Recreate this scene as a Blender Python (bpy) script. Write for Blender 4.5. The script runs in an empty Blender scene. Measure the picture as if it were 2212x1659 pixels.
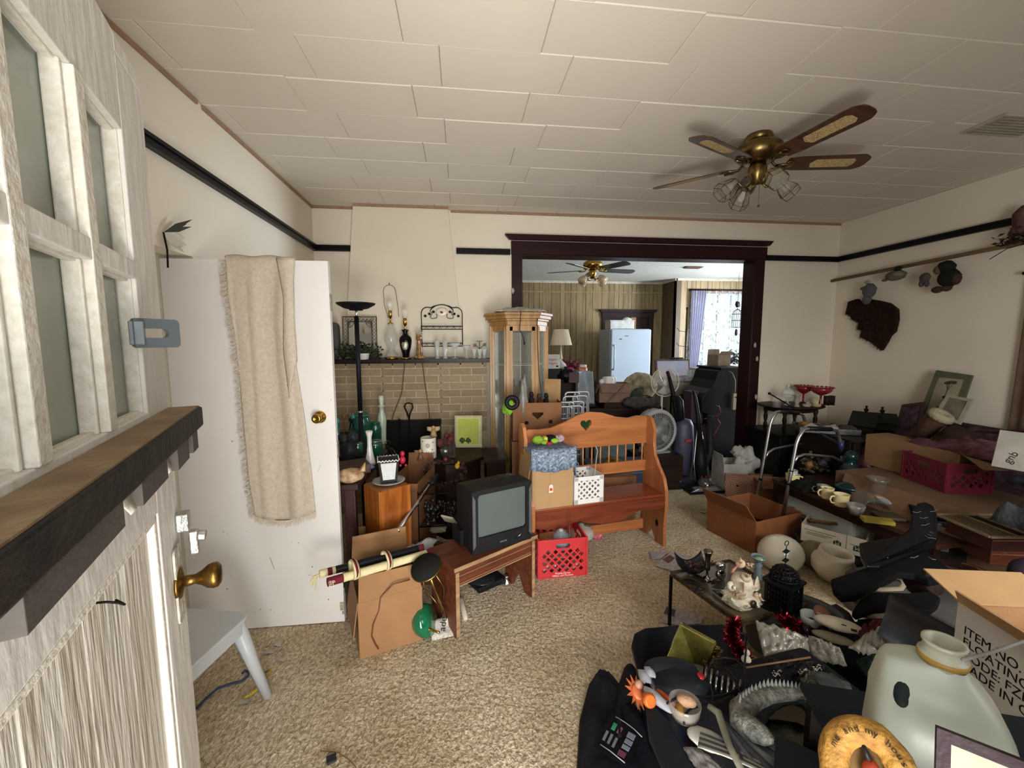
import bpy, bmesh, math, random
from math import sin, cos, pi, radians as R
from mathutils import Vector, Matrix, noise
S = bpy.context.scene
C = S.collection
# ------------------------------------------------------------------ camera
FPX, YAW, PITCH, ROLL, CH = 894.49, 0.12183, 0.10165, -0.00389, 1.6149
CAM = Vector((0, 0, CH))
_f = Vector((sin(YAW) * cos(PITCH), cos(YAW) * cos(PITCH), -sin(PITCH)))
_r0 = Vector((cos(YAW), -sin(YAW), 0)); _u0 = _r0.cross(_f)
_r = cos(ROLL) * _r0 + sin(ROLL) * _u0
_u = -sin(ROLL) * _r0 + cos(ROLL) * _u0
cd = bpy.data.cameras.new('camera'); cam = bpy.data.objects.new('camera', cd); C.objects.link(cam)
cd.sensor_width = 36; cd.lens = FPX / 2212 * 36; cd.clip_start = .02
cam.matrix_world = Matrix.Translation(CAM) @ Matrix((_r, _u, -_f)).transposed().to_4x4()
S.camera = cam
def ray(x, y): return _f + _r * ((x - 1106) / FPX) - _u * ((y - 829.5) / FPX)
def F(x, y, z=0.0): d = ray(x, y); return CAM + d * ((z - CH) / d.z)          # photo point on a height
def V(x, y, Y): d = ray(x, y); return CAM + d * (Y / d.y)                      # photo point on a depth
def XW(x, y, X): d = ray(x, y); return CAM + d * (X / d.x)
# ------------------------------------------------------------------ world, lights, exposure
S.view_settings.view_transform = 'Standard'; S.view_settings.look = 'None'
S.view_settings.exposure = 0.0; S.view_settings.gamma = 1
try: S.view_settings.use_curve_mapping = False
except Exception: pass
S.cycles.use_denoising = True
S.cycles.max_bounces = 10; S.cycles.diffuse_bounces = 5; S.cycles.transparent_max_bounces = 16
S.cycles.sample_clamp_indirect = 6
W = bpy.data.worlds.new('sky'); S.world = W; W.use_nodes = True
W.node_tree.nodes['Background'].inputs[0].default_value = (.80, .92, 1.0, 1)
W.node_tree.nodes['Background'].inputs[1].default_value = 1.0
def area(name, loc, tgt, sx, sy, power, col):
    l = bpy.data.lights.new(name, 'AREA'); l.shape = 'RECTANGLE'; l.size = sx; l.size_y = sy
    l.energy = power; l.color = col; o = bpy.data.objects.new(name, l); C.objects.link(o)
    o.location = loc; o.rotation_euler = (Vector(tgt) - Vector(loc)).to_track_quat('-Z', 'Y').to_euler()
    return o
area('doorway_daylight', (.35, -2.1, 1.5), (.75, 2.4, 1.0), 2.4, 2.4, 215, (1, .98, .95))
area('porch_floor_bounce', (.2, -1.0, .12), (.45, 1.6, 2.9), 1.6, 1.4, 175, (1, .955, .89))
area('right_pile_fill', (2.35, -.6, 1.75), (2.1, 2.2, .2), 1.3, 1.2, 26, (1, .96, .9)).data.spread = 1.6  # added fill lamp brightening the right pile, no known window behind it
area('dining_window_daylight', (6.95, 6.2, 1.7), (3, 6.6, 1.0), 1.4, 1.7, 430, (.84, .92, 1))
area('bay_window_daylight', (5.45, 9.7, 3.9), (4.6, 7.0, .8), 1.6, 1.2, 120, (.85, .94, 1))
# ------------------------------------------------------------------ materials
def lin(h):
    h = h.lstrip('#'); r = [int(h[i:i + 2], 16) / 255 for i in (0, 2, 4)]
    return tuple((c / 12.92 if c <= .04045 else ((c + .055) / 1.055) ** 2.4) for c in r) + (1,)
_mc = {}
def M(hexc, rough=.6, metal=0, var=.25, sc=12, bump=.15, bsc=60, trans=0, alpha=1, emit=0, coat=0, kind='noise', hex2=None, stretch=(1, 1, 1), sub=0):
    key = (hexc, rough, metal, var, sc, bump, bsc, trans, alpha, emit, coat, kind, hex2, stretch)
    if key in _mc: return _mc[key]
    m = bpy.data.materials.new('mat_' + hexc.strip('#')); m.use_nodes = True; nt = m.node_tree; N = nt.nodes; L = nt.links
    b = N['Principled BSDF']; tc = N.new('ShaderNodeTexCoord'); mp = N.new('ShaderNodeMapping'); mp.inputs['Scale'].default_value = stretch
    L.new(tc.outputs['Object'], mp.inputs[0])
    c = lin(hexc); c2 = lin(hex2) if hex2 else tuple(x * (1 - var) for x in c[:3]) + (1,)
    if kind == 'wood':
        w = N.new('ShaderNodeTexNoise'); w.inputs['Scale'].default_value = sc; w.inputs['Detail'].default_value = 6; w.inputs['Distortion'].default_value = 1.2
        t = w.outputs[0]
    elif kind == 'voronoi':
        w = N.new('ShaderNodeTexVoronoi'); w.inputs['Scale'].default_value = sc; t = w.outputs[0]
    else:
        w = N.new('ShaderNodeTexNoise'); w.inputs['Scale'].default_value = sc; w.inputs['Detail'].default_value = 4; t = w.outputs[0]
    L.new(mp.outputs[0], w.inputs['Vector'])
    rp = N.new('ShaderNodeValToRGB'); rp.color_ramp.elements[0].position = .3; rp.color_ramp.elements[1].position = .65
    rp.color_ramp.elements[0].color = c2; rp.color_ramp.elements[1].color = c
    L.new(t, rp.inputs[0]); L.new(rp.outputs[0], b.inputs['Base Color'])
    b.inputs['Roughness'].default_value = rough; b.inputs['Metallic'].default_value = metal
    b.inputs['Transmission Weight'].default_value = trans; b.inputs['Alpha'].default_value = alpha
    b.inputs['Coat Weight'].default_value = coat
    if max(c[:3]) < .035: b.inputs['Specular IOR Level'].default_value = .2
    if emit: L.new(rp.outputs[0], b.inputs['Emission Color']); b.inputs['Emission Strength'].default_value = emit
    if bump:
        n2 = N.new('ShaderNodeTexNoise'); n2.inputs['Scale'].default_value = bsc; n2.inputs['Detail'].default_value = 5
        L.new(mp.outputs[0], n2.inputs['Vector']); bp = N.new('ShaderNodeBump'); bp.inputs['Strength'].default_value = bump
        bp.inputs['Distance'].default_value = .01; L.new(n2.outputs[0], bp.inputs['Height']); L.new(bp.outputs[0], b.inputs['Normal'])
    _mc[key] = m; return m
def wood(h, h2=None, rough=.45, sc=3, axis=0, bump=.15):
    st = [6, 6, 6]; st[axis] = .6
    return M(h, rough, var=.45, hex2=h2, sc=sc, kind='wood', stretch=tuple(st), bump=bump, bsc=8)
def glass(h='ffffff', alpha=.25, rough=.05): return M(h, rough, var=.05, bump=0, alpha=alpha, coat=1)
KRAFT = M('98704a', .8, var=.14, sc=8, bump=.12, bsc=90); KRAFT2 = M('ad8a60', .8, var=.12, sc=6, bump=.1, bsc=80); KRAFTD = M('7e5434', .8, var=.18, sc=7, bump=.12, bsc=90)
BLACK = M('14151a', .5, var=.3, bump=.1); GLOSSB = M('0a0a0d', .15, var=.2, bump=0); CHROME = M('d8d8d8', .18, 1, var=.1, bump=.02)
BRASS = M('c39a4a', .22, 1, var=.35, sc=9, bump=.02); ABRASS = M('8a7547', .32, 1, var=.4, sc=14, bump=.05); ALU = M('c4c6c8', .35, 1, var=.12, bump=.03)
WHITEP = M('e4e4e2', .4, var=.08, sc=5, bump=.03); IRON = M('17130f', .55, .4, var=.3, bump=.1); DARKM = M('241318', .5, var=.35, bump=.1)
# ------------------------------------------------------------------ geometry
class G:
    def __init__(s): s.v = []; s.f = []; s.mi = []; s.sm = []; s.m = Matrix(); s.k = 0
    def T(s, loc=(0, 0, 0), rz=0, rx=0, ry=0, sc=1):
        s.m = Matrix.Translation(Vector(loc)) @ Matrix.Rotation(rz, 4, 'Z') @ Matrix.Rotation(ry, 4, 'Y') @ Matrix.Rotation(rx, 4, 'X') @ Matrix.Scale(sc, 4); return s
    def add(s, vs, fs, sm=False):
        n = len(s.v); s.v += [s.m @ Vector(p) for p in vs]
        for f in fs: s.f.append([i + n for i in f]); s.mi.append(s.k); s.sm.append(sm)
        return s
    def box(s, c, d, ch=0):                      # centre, size
        x, y, z = c; a, b, e = [q / 2 for q in d]
        vs = [(x + i * a, y + j * b, z + k * e) for k in (-1, 1) for j in (-1, 1) for i in (-1, 1)]
        return s.add(vs, [(0, 2, 3, 1), (4, 5, 7, 6), (0, 1, 5, 4), (2, 6, 7, 3), (0, 4, 6, 2), (1, 3, 7, 5)])
    def bar(s, a, b, w, t):                      # box bar from a to b
        a, b = Vector(a), Vector(b); d = (b - a).normalized(); up = Vector((0, 0, 1)) if abs(d.z) < .9 else Vector((0, 1, 0))
        p = d.cross(up).normalized() * w / 2; q = p.cross(d).normalized() * t / 2
        vs = [e + i * p + j * q for e in (a, b) for i, j in ((-1, -1), (1, -1), (1, 1), (-1, 1))]
        return s.add(vs, [(3, 2, 1, 0), (4, 5, 6, 7), (0, 1, 5, 4), (1, 2, 6, 5), (2, 3, 7, 6), (3, 0, 4, 7)])
    def lathe(s, prof, n=20, c=(0, 0, 0), sx=1, sy=1, a0=0, a1=2 * pi):
        c = Vector(c); full = abs(a1 - a0 - 2 * pi) < 1e-6; k = n if full else n + 1; vs = []
        for r, z in prof:
            for i in range(k):
                a = a0 + (a1 - a0) * i / n; vs.append(c + Vector((r * cos(a) * sx, r * sin(a) * sy, z)))
        fs = [(j * k + i, j * k + (i + 1) % k, (j + 1) * k + (i + 1) % k, (j + 1) * k + i) for j in range(len(prof) - 1) for i in range(n)]
        if full:
            if prof[0][0] > 1e-4: fs.append(tuple(range(k))[::-1])
            if prof[-1][0] > 1e-4: fs.append(tuple((len(prof) - 1) * k + i for i in range(k)))
        return s.add(vs, fs, n > 8)
    def cyl(s, a, b, r, r2=None, n=12): return s.tube([a, b], [r, r if r2 is None else r2], n)
    def tube(s, pts, r=.01, n=8, closed=False, sx=1):
        pts = [Vector(p) for p in pts]; m = len(pts); vs = []; nx = None
        for i, p in enumerate(pts):
            if closed: t = pts[(i + 1) % m] - pts[i - 1]
            else: t = pts[min(i + 1, m - 1)] - pts[max(i - 1, 0)]
            t = t.normalized() if t.length > 1e-9 else Vector((0, 0, 1))
            if nx is None: nx = t.orthogonal().normalized()
            nx = (nx - t * nx.dot(t)); nx = nx.normalized() if nx.length > 1e-6 else t.orthogonal().normalized()
            ny = t.cross(nx); rr = r[i] if isinstance(r, (list, tuple)) else r
            for j in range(n): a = 2 * pi * j / n; vs.append(p + nx * cos(a) * rr * sx + ny * sin(a) * rr)
        fs = [(i * n + j, i * n + (j + 1) % n, ((i + 1) % m) * n + (j + 1) % n, ((i + 1) % m) * n + j) for i in range(m if closed else m - 1) for j in range(n)]
        if not closed: fs += [tuple(range(n))[::-1], tuple((m - 1) * n + j for j in range(n))]
        return s.add(vs, fs, n > 4)
    def sph(s, c, r, n=12, amp=0, fr=3, seed=0):
        if not isinstance(r, (list, tuple)): r = (r, r, r)
        c = Vector(c); vs = []; k = max(5, n // 2 + 1)
        for j in range(k + 1):
            th = pi * j / k
            for i in range(n):
                a = 2 * pi * i / n; d = Vector((sin(th) * cos(a), sin(th) * sin(a), cos(th)))
                q = 1 + (amp * noise.noise(d * fr + Vector((seed * 7.3, 0, 0))) if amp else 0)
                vs.append(c + Vector((d.x * r[0], d.y * r[1], d.z * r[2])) * q)
        return s.add(vs, [(j * n + i, (j + 1) * n + i, (j + 1) * n + (i + 1) % n, j * n + (i + 1) % n) for j in range(k) for i in range(n)], True)
    def prism(s, poly, z0, z1, ax='z', sm=False):  # polygon in the two other axes, extruded along ax
        f = {'z': lambda a, b, c: (a, b, c), 'y': lambda a, b, c: (a, c, b), 'x': lambda a, b, c: (c, a, b)}[ax]
        n = len(poly); vs = [f(a, b, z0) for a, b in poly] + [f(a, b, z1) for a, b in poly]
        return s.add(vs, [tuple(range(n))[::-1], tuple(range(n, 2 * n))] + [(i, (i + 1) % n, n + (i + 1) % n, n + i) for i in range(n)])
    def grid(s, fn, nu, nv, th=0, sm=True):
        P = [[Vector(fn(i / nu, j / nv)) for i in range(nu + 1)] for j in range(nv + 1)]
        vs = [p for r in P for p in r]; k = nu + 1
        fs = [(j * k + i, j * k + i + 1, (j + 1) * k + i + 1, (j + 1) * k + i) for j in range(nv) for i in range(nu)]
        if th:
            n = len(vs); off = []
            for j in range(nv + 1):
                for i in range(nu + 1):
                    a = P[j][min(i + 1, nu)] - P[j][max(i - 1, 0)]; b = P[min(j + 1, nv)][i] - P[max(j - 1, 0)][i]
                    q = a.cross(b); q = q.normalized() if q.length > 1e-9 else Vector((0, 0, 1)); off.append(P[j][i] - q * th)
            vs = vs + off; fs += [tuple(x + n for x in f[::-1]) for f in fs]
            bd = [i for i in range(k)] + [j * k + nu for j in range(1, nv + 1)] + [nv * k + i for i in range(nu - 1, -1, -1)] + [j * k for j in range(nv - 1, 0, -1)]
            fs += [(bd[(q + 1) % len(bd)], bd[q], bd[q] + n, bd[(q + 1) % len(bd)] + n) for q in range(len(bd))]
        return s.add(vs, fs, sm)
    def mesh(s, name, mats):
        me = bpy.data.meshes.new(name); me.from_pydata([tuple(p) for p in s.v], [], s.f)
        for m in (mats if isinstance(mats, (list, tuple)) else [mats]): me.materials.append(m)
        me.polygons.foreach_set('material_index', s.mi); me.polygons.foreach_set('use_smooth', s.sm); me.update()
        return me
    def obj(s, name, mats, parent=None, bev=0, label=None, kind=None):
        o = bpy.data.objects.new(name, s.mesh(name, mats)); C.objects.link(o); o.parent = parent
        if bev: b = o.modifiers.new('bevel', 'BEVEL'); b.width = bev; b.segments = 2; b.limit_method = 'ANGLE'
        if label: o['label'] = label
        if kind: o['kind'] = kind
        return o
def tag(o, label, cat, group=None, kind=None):
    o['label'] = label; o['category'] = cat
    if group: o['group'] = group
    if kind: o['kind'] = kind
    return o
def place(o, loc=(0, 0, 0), rz=0, rx=0, ry=0, sc=1):
    o.location = loc; o.rotation_euler = (rx, ry, rz); o.scale = (sc,) * 3; return o
def th(name, label, cat, loc=(0, 0, 0), rz=0, rx=0, ry=0, group=None, sc=1):
    o = bpy.data.objects.new(name, None); C.objects.link(o); o.empty_display_size = .05
    return tag(place(o, loc, rz, rx, ry, sc), label, cat, group)
def one(g, name, mat, label, cat, loc=(0, 0, 0), rz=0, rx=0, ry=0, group=None, bev=0, sc=1, kind=None):
    return place(tag(g.obj(name, mat, bev=bev), label, cat, group, kind), loc, rz, rx, ry, sc)
def st(name, g, mat, parent=None, bev=0):
    o = g.obj(name, mat, parent, bev)
    if parent is None: o['kind'] = 'structure'
    return o
def copy_tree(o, parent=None):
    c = o.copy(); C.objects.link(c); c.parent = parent
    for ch in list(o.children): copy_tree(ch, c)
    return c
def plate(name, outer, holes, t, mat, parent=None, curve_pts=False):   # flat board with cut-outs, in local XZ, thickness along Y
    cu = bpy.data.curves.new(name, 'CURVE'); cu.dimensions = '2D'; cu.fill_mode = 'BOTH'; cu.extrude = t / 2
    for lp in [outer] + list(holes):
        sp = cu.splines.new('POLY'); sp.points.add(len(lp) - 1); sp.use_cyclic_u = True
        for p, (a, b) in zip(sp.points, lp): p.co = (a, b, 0, 1)
    tmp = bpy.data.objects.new(name, cu); me = bpy.data.meshes.new_from_object(tmp); bpy.data.objects.remove(tmp)
    me.transform(Matrix.Rotation(pi / 2, 4, 'X')); me.materials.clear(); me.materials.append(mat); me.name = name
    o = bpy.data.objects.new(name, me); C.objects.link(o); o.parent = parent; return o
def text(body, size, mat, parent, loc, rx=pi / 2, rz=0, ry=0, name='lettering', ext=.0006, al='LEFT', shear=0):
    cu = bpy.data.curves.new(name, 'FONT'); cu.body = body; cu.size = size; cu.extrude = ext; cu.align_x = al; cu.shear = shear
    tmp = bpy.data.objects.new(name, cu); me = bpy.data.meshes.new_from_object(tmp); bpy.data.objects.remove(tmp); bpy.data.curves.remove(cu)
    me.materials.clear(); me.materials.append(mat); me.name = name; o = bpy.data.objects.new(name, me); C.objects.link(o); o.parent = parent
    o.location = loc; o.rotation_euler = (rx, ry, rz); return o
def arc(c, r, a0, a1, n=12, ax='xz', ry=None):
    ry = r if ry is None else ry; o = []
    for i in range(n + 1):
        a = a0 + (a1 - a0) * i / n; p = r * cos(a), ry * sin(a)
        o.append(Vector(c) + Vector({'xz': (p[0], 0, p[1]), 'xy': (p[0], p[1], 0), 'yz': (0, p[0], p[1])}[ax]))
    return o
def heart(s, cx, cz, n=20):
    return [(cx + s * 16 * sin(t) ** 3 / 16, cz + s * (13 * cos(t) - 5 * cos(2 * t) - 2 * cos(3 * t) - cos(4 * t)) / 16) for t in [2 * pi * i / n for i in range(n)]]
def rrect(w, h, r, n=4, cx=0, cy=0):
    o = []
    for sx, sy, a0 in ((1, 1, 0), (-1, 1, pi / 2), (-1, -1, pi), (1, -1, 1.5 * pi)):
        for i in range(n + 1): a = a0 + pi / 2 * i / n; o.append((cx + sx * (w / 2 - r) + r * cos(a), cy + sy * (h / 2 - r) + r * sin(a)))
    return o
# ------------------------------------------------------------------ the setting
XL, XR, YB, ZC = -1.391, 4.232, 4.297, 2.912
WALL = M('e6ddcc', .75, var=.05, sc=2.2, bump=.12, bsc=25)
WALLR = WALL
CEIL = M('dcd3c6', .8, var=.05, sc=1.5, bump=.08, bsc=40)
# carpet
fm = M('ece0c8', .95, hex2='c4b292', sc=2.0, bump=1, bsc=45); nt = fm.node_tree
b = nt.nodes['Principled BSDF']; tc = nt.nodes['Texture Coordinate']
vor = nt.nodes.new('ShaderNodeTexNoise'); vor.inputs['Scale'].default_value = 60; vor.inputs['Detail'].default_value = 3; vor.inputs['Distortion'].default_value = .8
mp = nt.nodes.new('ShaderNodeMapping'); mp.inputs['Scale'].default_value = (1.3, .75, 1); mp.inputs['Rotation'].default_value = (0, 0, .5)
nt.links.new(tc.outputs['Object'], mp.inputs[0]); nt.links.new(mp.outputs[0], vor.inputs['Vector'])
rp = nt.nodes.new('ShaderNodeValToRGB'); rp.color_ramp.elements[0].position = .34; rp.color_ramp.elements[1].position = .66
rp.color_ramp.elements[0].color = (.56, .52, .46, 1); rp.color_ramp.elements[1].color = (1.15, 1.13, 1.1, 1)
mx = nt.nodes.new('ShaderNodeMix'); mx.data_type = 'RGBA'; mx.blend_type = 'MULTIPLY'; mx.inputs['Factor'].default_value = 1
nt.links.new(vor.outputs[0], rp.inputs[0]); src = b.inputs['Base Color'].links[0].from_socket
st2 = nt.nodes.new('ShaderNodeTexNoise'); st2.inputs['Scale'].default_value = .75; st2.inputs['Detail'].default_value = 8; st2.inputs['Roughness'].default_value = .7
nt.links.new(tc.outputs['Object'], st2.inputs['Vector'])
rp3 = nt.nodes.new('ShaderNodeValToRGB'); rp3.color_ramp.elements[0].position = .35; rp3.color_ramp.elements[1].position = .55
rp3.color_ramp.elements[0].color = (.70, .64, .57, 1); rp3.color_ramp.elements[1].color = (1, 1, 1, 1)
nt.links.new(st2.outputs[0], rp3.inputs[0])
mx2 = nt.nodes.new('ShaderNodeMix'); mx2.data_type = 'RGBA'; mx2.blend_type = 'MULTIPLY'; mx2.inputs['Factor'].default_value = 1
nt.links.new(src, mx.inputs['A']); nt.links.new(rp.outputs[0], mx.inputs['B']); nt.links.new(mx.outputs['Result'], mx2.inputs['A'])
nt.links.new(rp3.outputs[0], mx2.inputs['B']); nt.links.new(mx2.outputs['Result'], b.inputs['Base Color'])
bpn = nt.nodes.new('ShaderNodeBump'); bpn.inputs['Strength'].default_value = 1; bpn.inputs['Distance'].default_value = .012
nt.links.new(vor.outputs[0], bpn.inputs['Height'])
for n in nt.nodes:
    if n.type == 'BUMP' and n != bpn: nt.links.new(bpn.outputs[0], n.inputs['Normal'])
g = G().box(((XL + XR) / 2, 2.05, -.05), (XR - XL + .3, 4.75, .1)); st('floor', g, fm)
g = G().box((2.6, 6.7, -.052), (8.6, 4.55, .1)); st('floor_dining', g, M('3a4038', .95, var=.4, sc=4, bump=.8, bsc=70))
st('wall_left', G().box((XL - .06, 2.1, 2.49), (.12, 4.6, .85)).box((XL - .06, .55, 1.03), (.12, 1.5, 2.07)).box((XL - .06, 3.41, 1.03), (.12, 1.98, 2.07)), WALL)
st('wall_closet', G().box((XL - .70, 1.85, 1.2), (.05, 1.4, 2.4)).box((XL - .40, 1.24, 1.2), (.6, .06, 2.4)).box((XL - .40, 2.47, 1.2), (.6, .06, 2.4)).box((XL - .4, 1.85, 2.42), (.65, 1.4, .05)).box((XL - .4, 1.85, -.03), (.65, 1.4, .06)), WALL)
st('wall_right', G().box((XR + .06, 2.1, ZC / 2), (.12, 4.6, ZC)), WALLR)
# front wall with the open doorway and an unseen window opening added to let light in (behind the camera)
g = G()
g.box(((XL - .34) / 2, -.12, ZC / 2), (-.34 - XL, .14, ZC)).box((.14, -.12, 2.55), (.96, .14, .72))
g.box((1.14, -.12, ZC / 2), (1.04, .14, ZC)).box((2.34, -.12, .45), (1.36, .14, .9)).box((2.34, -.12, 2.5), (1.36, .14, .82)).box(((3.02 + XR) / 2, -.12, ZC / 2), (XR - 3.02, .14, ZC))
st('wall_front', g, WALL)
# back wall with the cased opening
OX0, OX1, OZ = .60, 3.215, 2.50
g = G(); g.box(((XL + OX0) / 2, YB + .075, ZC / 2), (OX0 - XL, .15, ZC)).box(((OX0 + OX1) / 2, YB + .075, (OZ + ZC) / 2), (OX1 - OX0, .15, ZC - OZ)).box(((OX1 + XR) / 2, YB + .075, ZC / 2), (XR - OX1, .15, ZC))
st('wall_back', g, WALL)
st('ceiling', G().box(((XL + XR) / 2, 2.1, ZC + .06), (XR - XL + .2, 4.7, .08)), M('4a4238', .9, bump=0))
ceil = bpy.data.objects['ceiling']
# ceiling tiles, 12 x 24 inches, laid with a quarter-length shift in every other row
cw, cl = .6096, .3048
rnd = random.Random(4)
def tile_mesh(w, l):
    g = G(); e = .004; z0 = ZC + .02; z1 = ZC
    lo = [(-w / 2 + e, -l / 2 + e, z1), (w / 2 - e, -l / 2 + e, z1), (w / 2 - e, l / 2 - e, z1), (-w / 2 + e, l / 2 - e, z1)]
    up = [(-w / 2, -l / 2, z1 + e), (w / 2, -l / 2, z1 + e), (w / 2, l / 2, z1 + e), (-w / 2, l / 2, z1 + e)]
    tp = [(a, b, z0) for a, b, c in up]
    return g.add(lo + up + tp, [(3, 2, 1, 0), (8, 9, 10, 11)] + [(i + k, (i + 1) % 4 + k, (i + 1) % 4 + 4 + k, i + 4 + k) for k in (0, 4) for i in range(4)])
full = tile_mesh(cw - .0015, cl - .0004).mesh('ceiling_tile', CEIL); cache = {}
for r in range(-7, 8):
    y0 = 1.987 + r * cl; y1 = min(y0 + cl, YB)
    if y1 - y0 < .03: continue
    off = -.0756 + (0 if r % 2 == 0 else -.25) * cw
    for k in range(-4, 9):
        x0, x1 = off + k * cw, off + (k + 1) * cw
        x0, x1 = max(x0, XL), min(x1, XR)
        if x1 - x0 < .02: continue
        if x1 - x0 > cw - .001 and y1 - y0 > cl - .001: me = full
        else:
            key = (round(x1 - x0, 3), round(y1 - y0, 3))
            if key not in cache: cache[key] = tile_mesh(x1 - x0 - .0015, y1 - y0 - .0004).mesh('ceiling_tile', CEIL)
            me = cache[key]
        o = bpy.data.objects.new('ceiling_tile', me); C.objects.link(o); o.parent = ceil
        o.location = ((x0 + x1) / 2, (y0 + y1) / 2, rnd.uniform(-.001, .001)); o.rotation_euler = (rnd.uniform(-.002, .002), 0, 0)
RAIL = M('0b0d12', .35, var=.2, bump=.05); STRIP = M('a08066', .6, var=.2, sc=20, bump=.1)
ZR = ZC - .396
def railbar(a, b, n): return G().bar(a, b, .035, .05).bar(Vector(a) + Vector((0, 0, .018)), Vector(b) + Vector((0, 0, .018)), .055, .018)
st('trim_1', railbar((XL + .017, .1, ZR), (XL + .017, YB, ZR), 0), RAIL)
st('trim_2', railbar((XL, YB - .017, ZR), (-1.03, YB - .017, ZR), 0), RAIL)
st('trim_3', railbar((-.03, YB - .017, ZR), (.51, YB - .017, ZR), 0), RAIL)
st('trim_4', railbar((3.33, YB - .017, ZR), (XR, YB - .017, ZR), 0), RAIL)
st('trim_5', railbar((XR - .017, .1, ZR), (XR - .017, YB, ZR), 0), RAIL)
st('trim_6', G().bar((XL + .006, 0.9, ZC - .012), (XL + .006, 2.55, ZC - .012), .012, .022).bar((XL + .006, 2.6, ZC - .012), (XL + .006, YB, ZC - .012), .012, .022), STRIP)
st('trim_7', G().bar((XL, YB - .006, ZC - .012), (-1.0, YB - .006, ZC - .012), .012, .022).bar((-.08, YB - .006, ZC - .012), (XR, YB - .006, ZC - .012), .012, .02), STRIP)
# cased opening
MAR = M('2c1216', .4, var=.3, sc=5, bump=.08)
g = G(); g.box((.58, YB - .012, OZ / 2), (.11, .024, OZ)).box((3.268, YB - .012, OZ / 2), (.11, .024, OZ))
g.box((.606, YB + .075, OZ / 2), (.012, .19, OZ)).box((3.209, YB + .075, OZ / 2), (.012, .19, OZ)).box(((OX0 + OX1) / 2, YB + .075, OZ - .006), (OX1 - OX0, .19, .012))
g.box((1.93, YB - .014, 2.565), (2.82, .028, .13))
g.prism([(.50, 2.64), (3.345, 2.64), (3.39, 2.69), (.455, 2.69)], YB - .06, YB, 'y')
o = st('trim_8', g, MAR, bev=.003)
g = G()
for (x, y) in ((1632, 745), (1636, 775), (1634, 858), (1108, 628)):
    p = V(x, y, YB - .03); g.sph((p.x, YB - .024, p.z), (.016, .004, .028), 10, .7, 4, x)
g.obj('chipped_paint', M('b8aca4', .7), o)
# chimney breast
CHM = M('ddd4c2', .75, var=.05, sc=2.2, bump=.1, bsc=25)
g = G(); g.prism([(-.985, ZC), (-.106, ZC), (-.02, 1.97), (.03, 1.47), (-1.12, 1.47), (-1.07, 1.99)], 4.19, YB, 'y'); st('wall_chimney', g, CHM)
st('trim_9', G().bar((-.985, 4.184, ZC - .012), (-.1, 4.184, ZC - .012), .012, .024), STRIP)
# fireplace: core, bricks one by one, mantel shelf
fp = G().box((-.455, 4.13, .715), (1.39, .30, 1.43)); FPX0, FPX1 = -1.15, .24
core = G(); yb = 3.965
core.box((-.935, 4.124, .7), (.425, .35, 1.4)).box((.02, 4.124, .7), (.435, .35, 1.4)).box((-.46, 4.124, 1.145), (.54, .35, .51)).box((-.46, 4.26, .43), (.52, .06, .88))
fo = st('wall_fireplace', core, M('b3a58c', .9, var=.2, sc=30, bump=.4, bsc=120))
BR = [M(c_, .9, var=.2, sc=60, bump=.6, bsc=150) for c_ in ('968469', '8f7d64', '9d8b70')]
bl, bh, mo = .198, .0585, .0105
def bmesh_(w, k):
    g = G(); g.box((0, 0, 0), (w, .03, bh)); return g.mesh('brick', BR[k])
bm = {}
nrow = int(1.41 / (bh + mo)) + 1
for r in range(nrow):
    z = 1.435 - bh / 2 - r * (bh + mo)
    if z < .02: break
    x = FPX0 - (0 if r % 2 else .104)
    while x < FPX1 - .01:
        a, c_ = max(x, FPX0), min(x + bl, FPX1)
        if z < .89:
            if a < -.72 < c_: c_ = -.72
            elif a < -.20 < c_: a = -.20
            elif a >= -.72 and c_ <= -.20: x += bl + mo; continue
        w = round(c_ - a, 3)
        if w > .02:
            k = rnd.randrange(3)
            if (w, k) not in bm: bm[(w, k)] = bmesh_(w, k)
            o = bpy.data.objects.new('brick', bm[(w, k)]); C.objects.link(o); o.parent = fo
            o.location = ((a + c_) / 2, 3.958 + rnd.uniform(-.002, .002), z)
        x += bl + mo
g = G(); g.box((-.455, 4.03, 1.447), (1.50, .30, .022)).box((-.455, 4.06, 1.428), (1.44, .24, .02)); ms = st('trim_10', g, M('22120f', .35, var=.3, bump=.05), bev=.002)
# the back room
PL = [wood('948058', '735f40', .5, 2.5, 2), wood('9c885f', '7d6a49', .5, 2.5, 2), wood('8a764f', '6c5a3c', .5, 2.5, 2)]
YF = 8.9
fw = st('wall_dining_back', G().box((1.6, YF + .06, ZC / 2), (6.0, .1, ZC)), M('2a2118', .9, bump=0))
x = -.9; rnd = random.Random(9)
while x < 4.47:
    w = rnd.choice([.10, .13, .16, .20, .26]); w = min(w, 4.474 - x); k = rnd.randrange(3)
    o = G().box((x + w / 2, YF, ZC / 2 - .01), (w - .008, .02, ZC - .02)).obj('panel_plank', PL[k], fw); x += w
st('wall_dining_return', G().box((4.53, 8.6, ZC / 2), (.1, .62, ZC)), wood('5d4a33', '463524', .5, 2.5, 2))
g = G(); WX0, WX1, WZ0, WZ1 = 4.86, 6.05, .98, 2.62
bw = st('wall_bay', G().box(((4.48 + WX0) / 2, 8.36, ZC / 2), (WX0 - 4.48, .1, ZC)).box((6.35, 8.36, ZC / 2), (.6, .1, ZC)).box(((WX0 + WX1) / 2, 8.36, WZ0 / 2), (WX1 - WX0, .1, WZ0)).box(((WX0 + WX1) / 2, 8.36, (WZ1 + ZC) / 2), (WX1 - WX0, .1, ZC - WZ1)), M('2a2118', .9, bump=0))
x = 4.48
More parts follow.
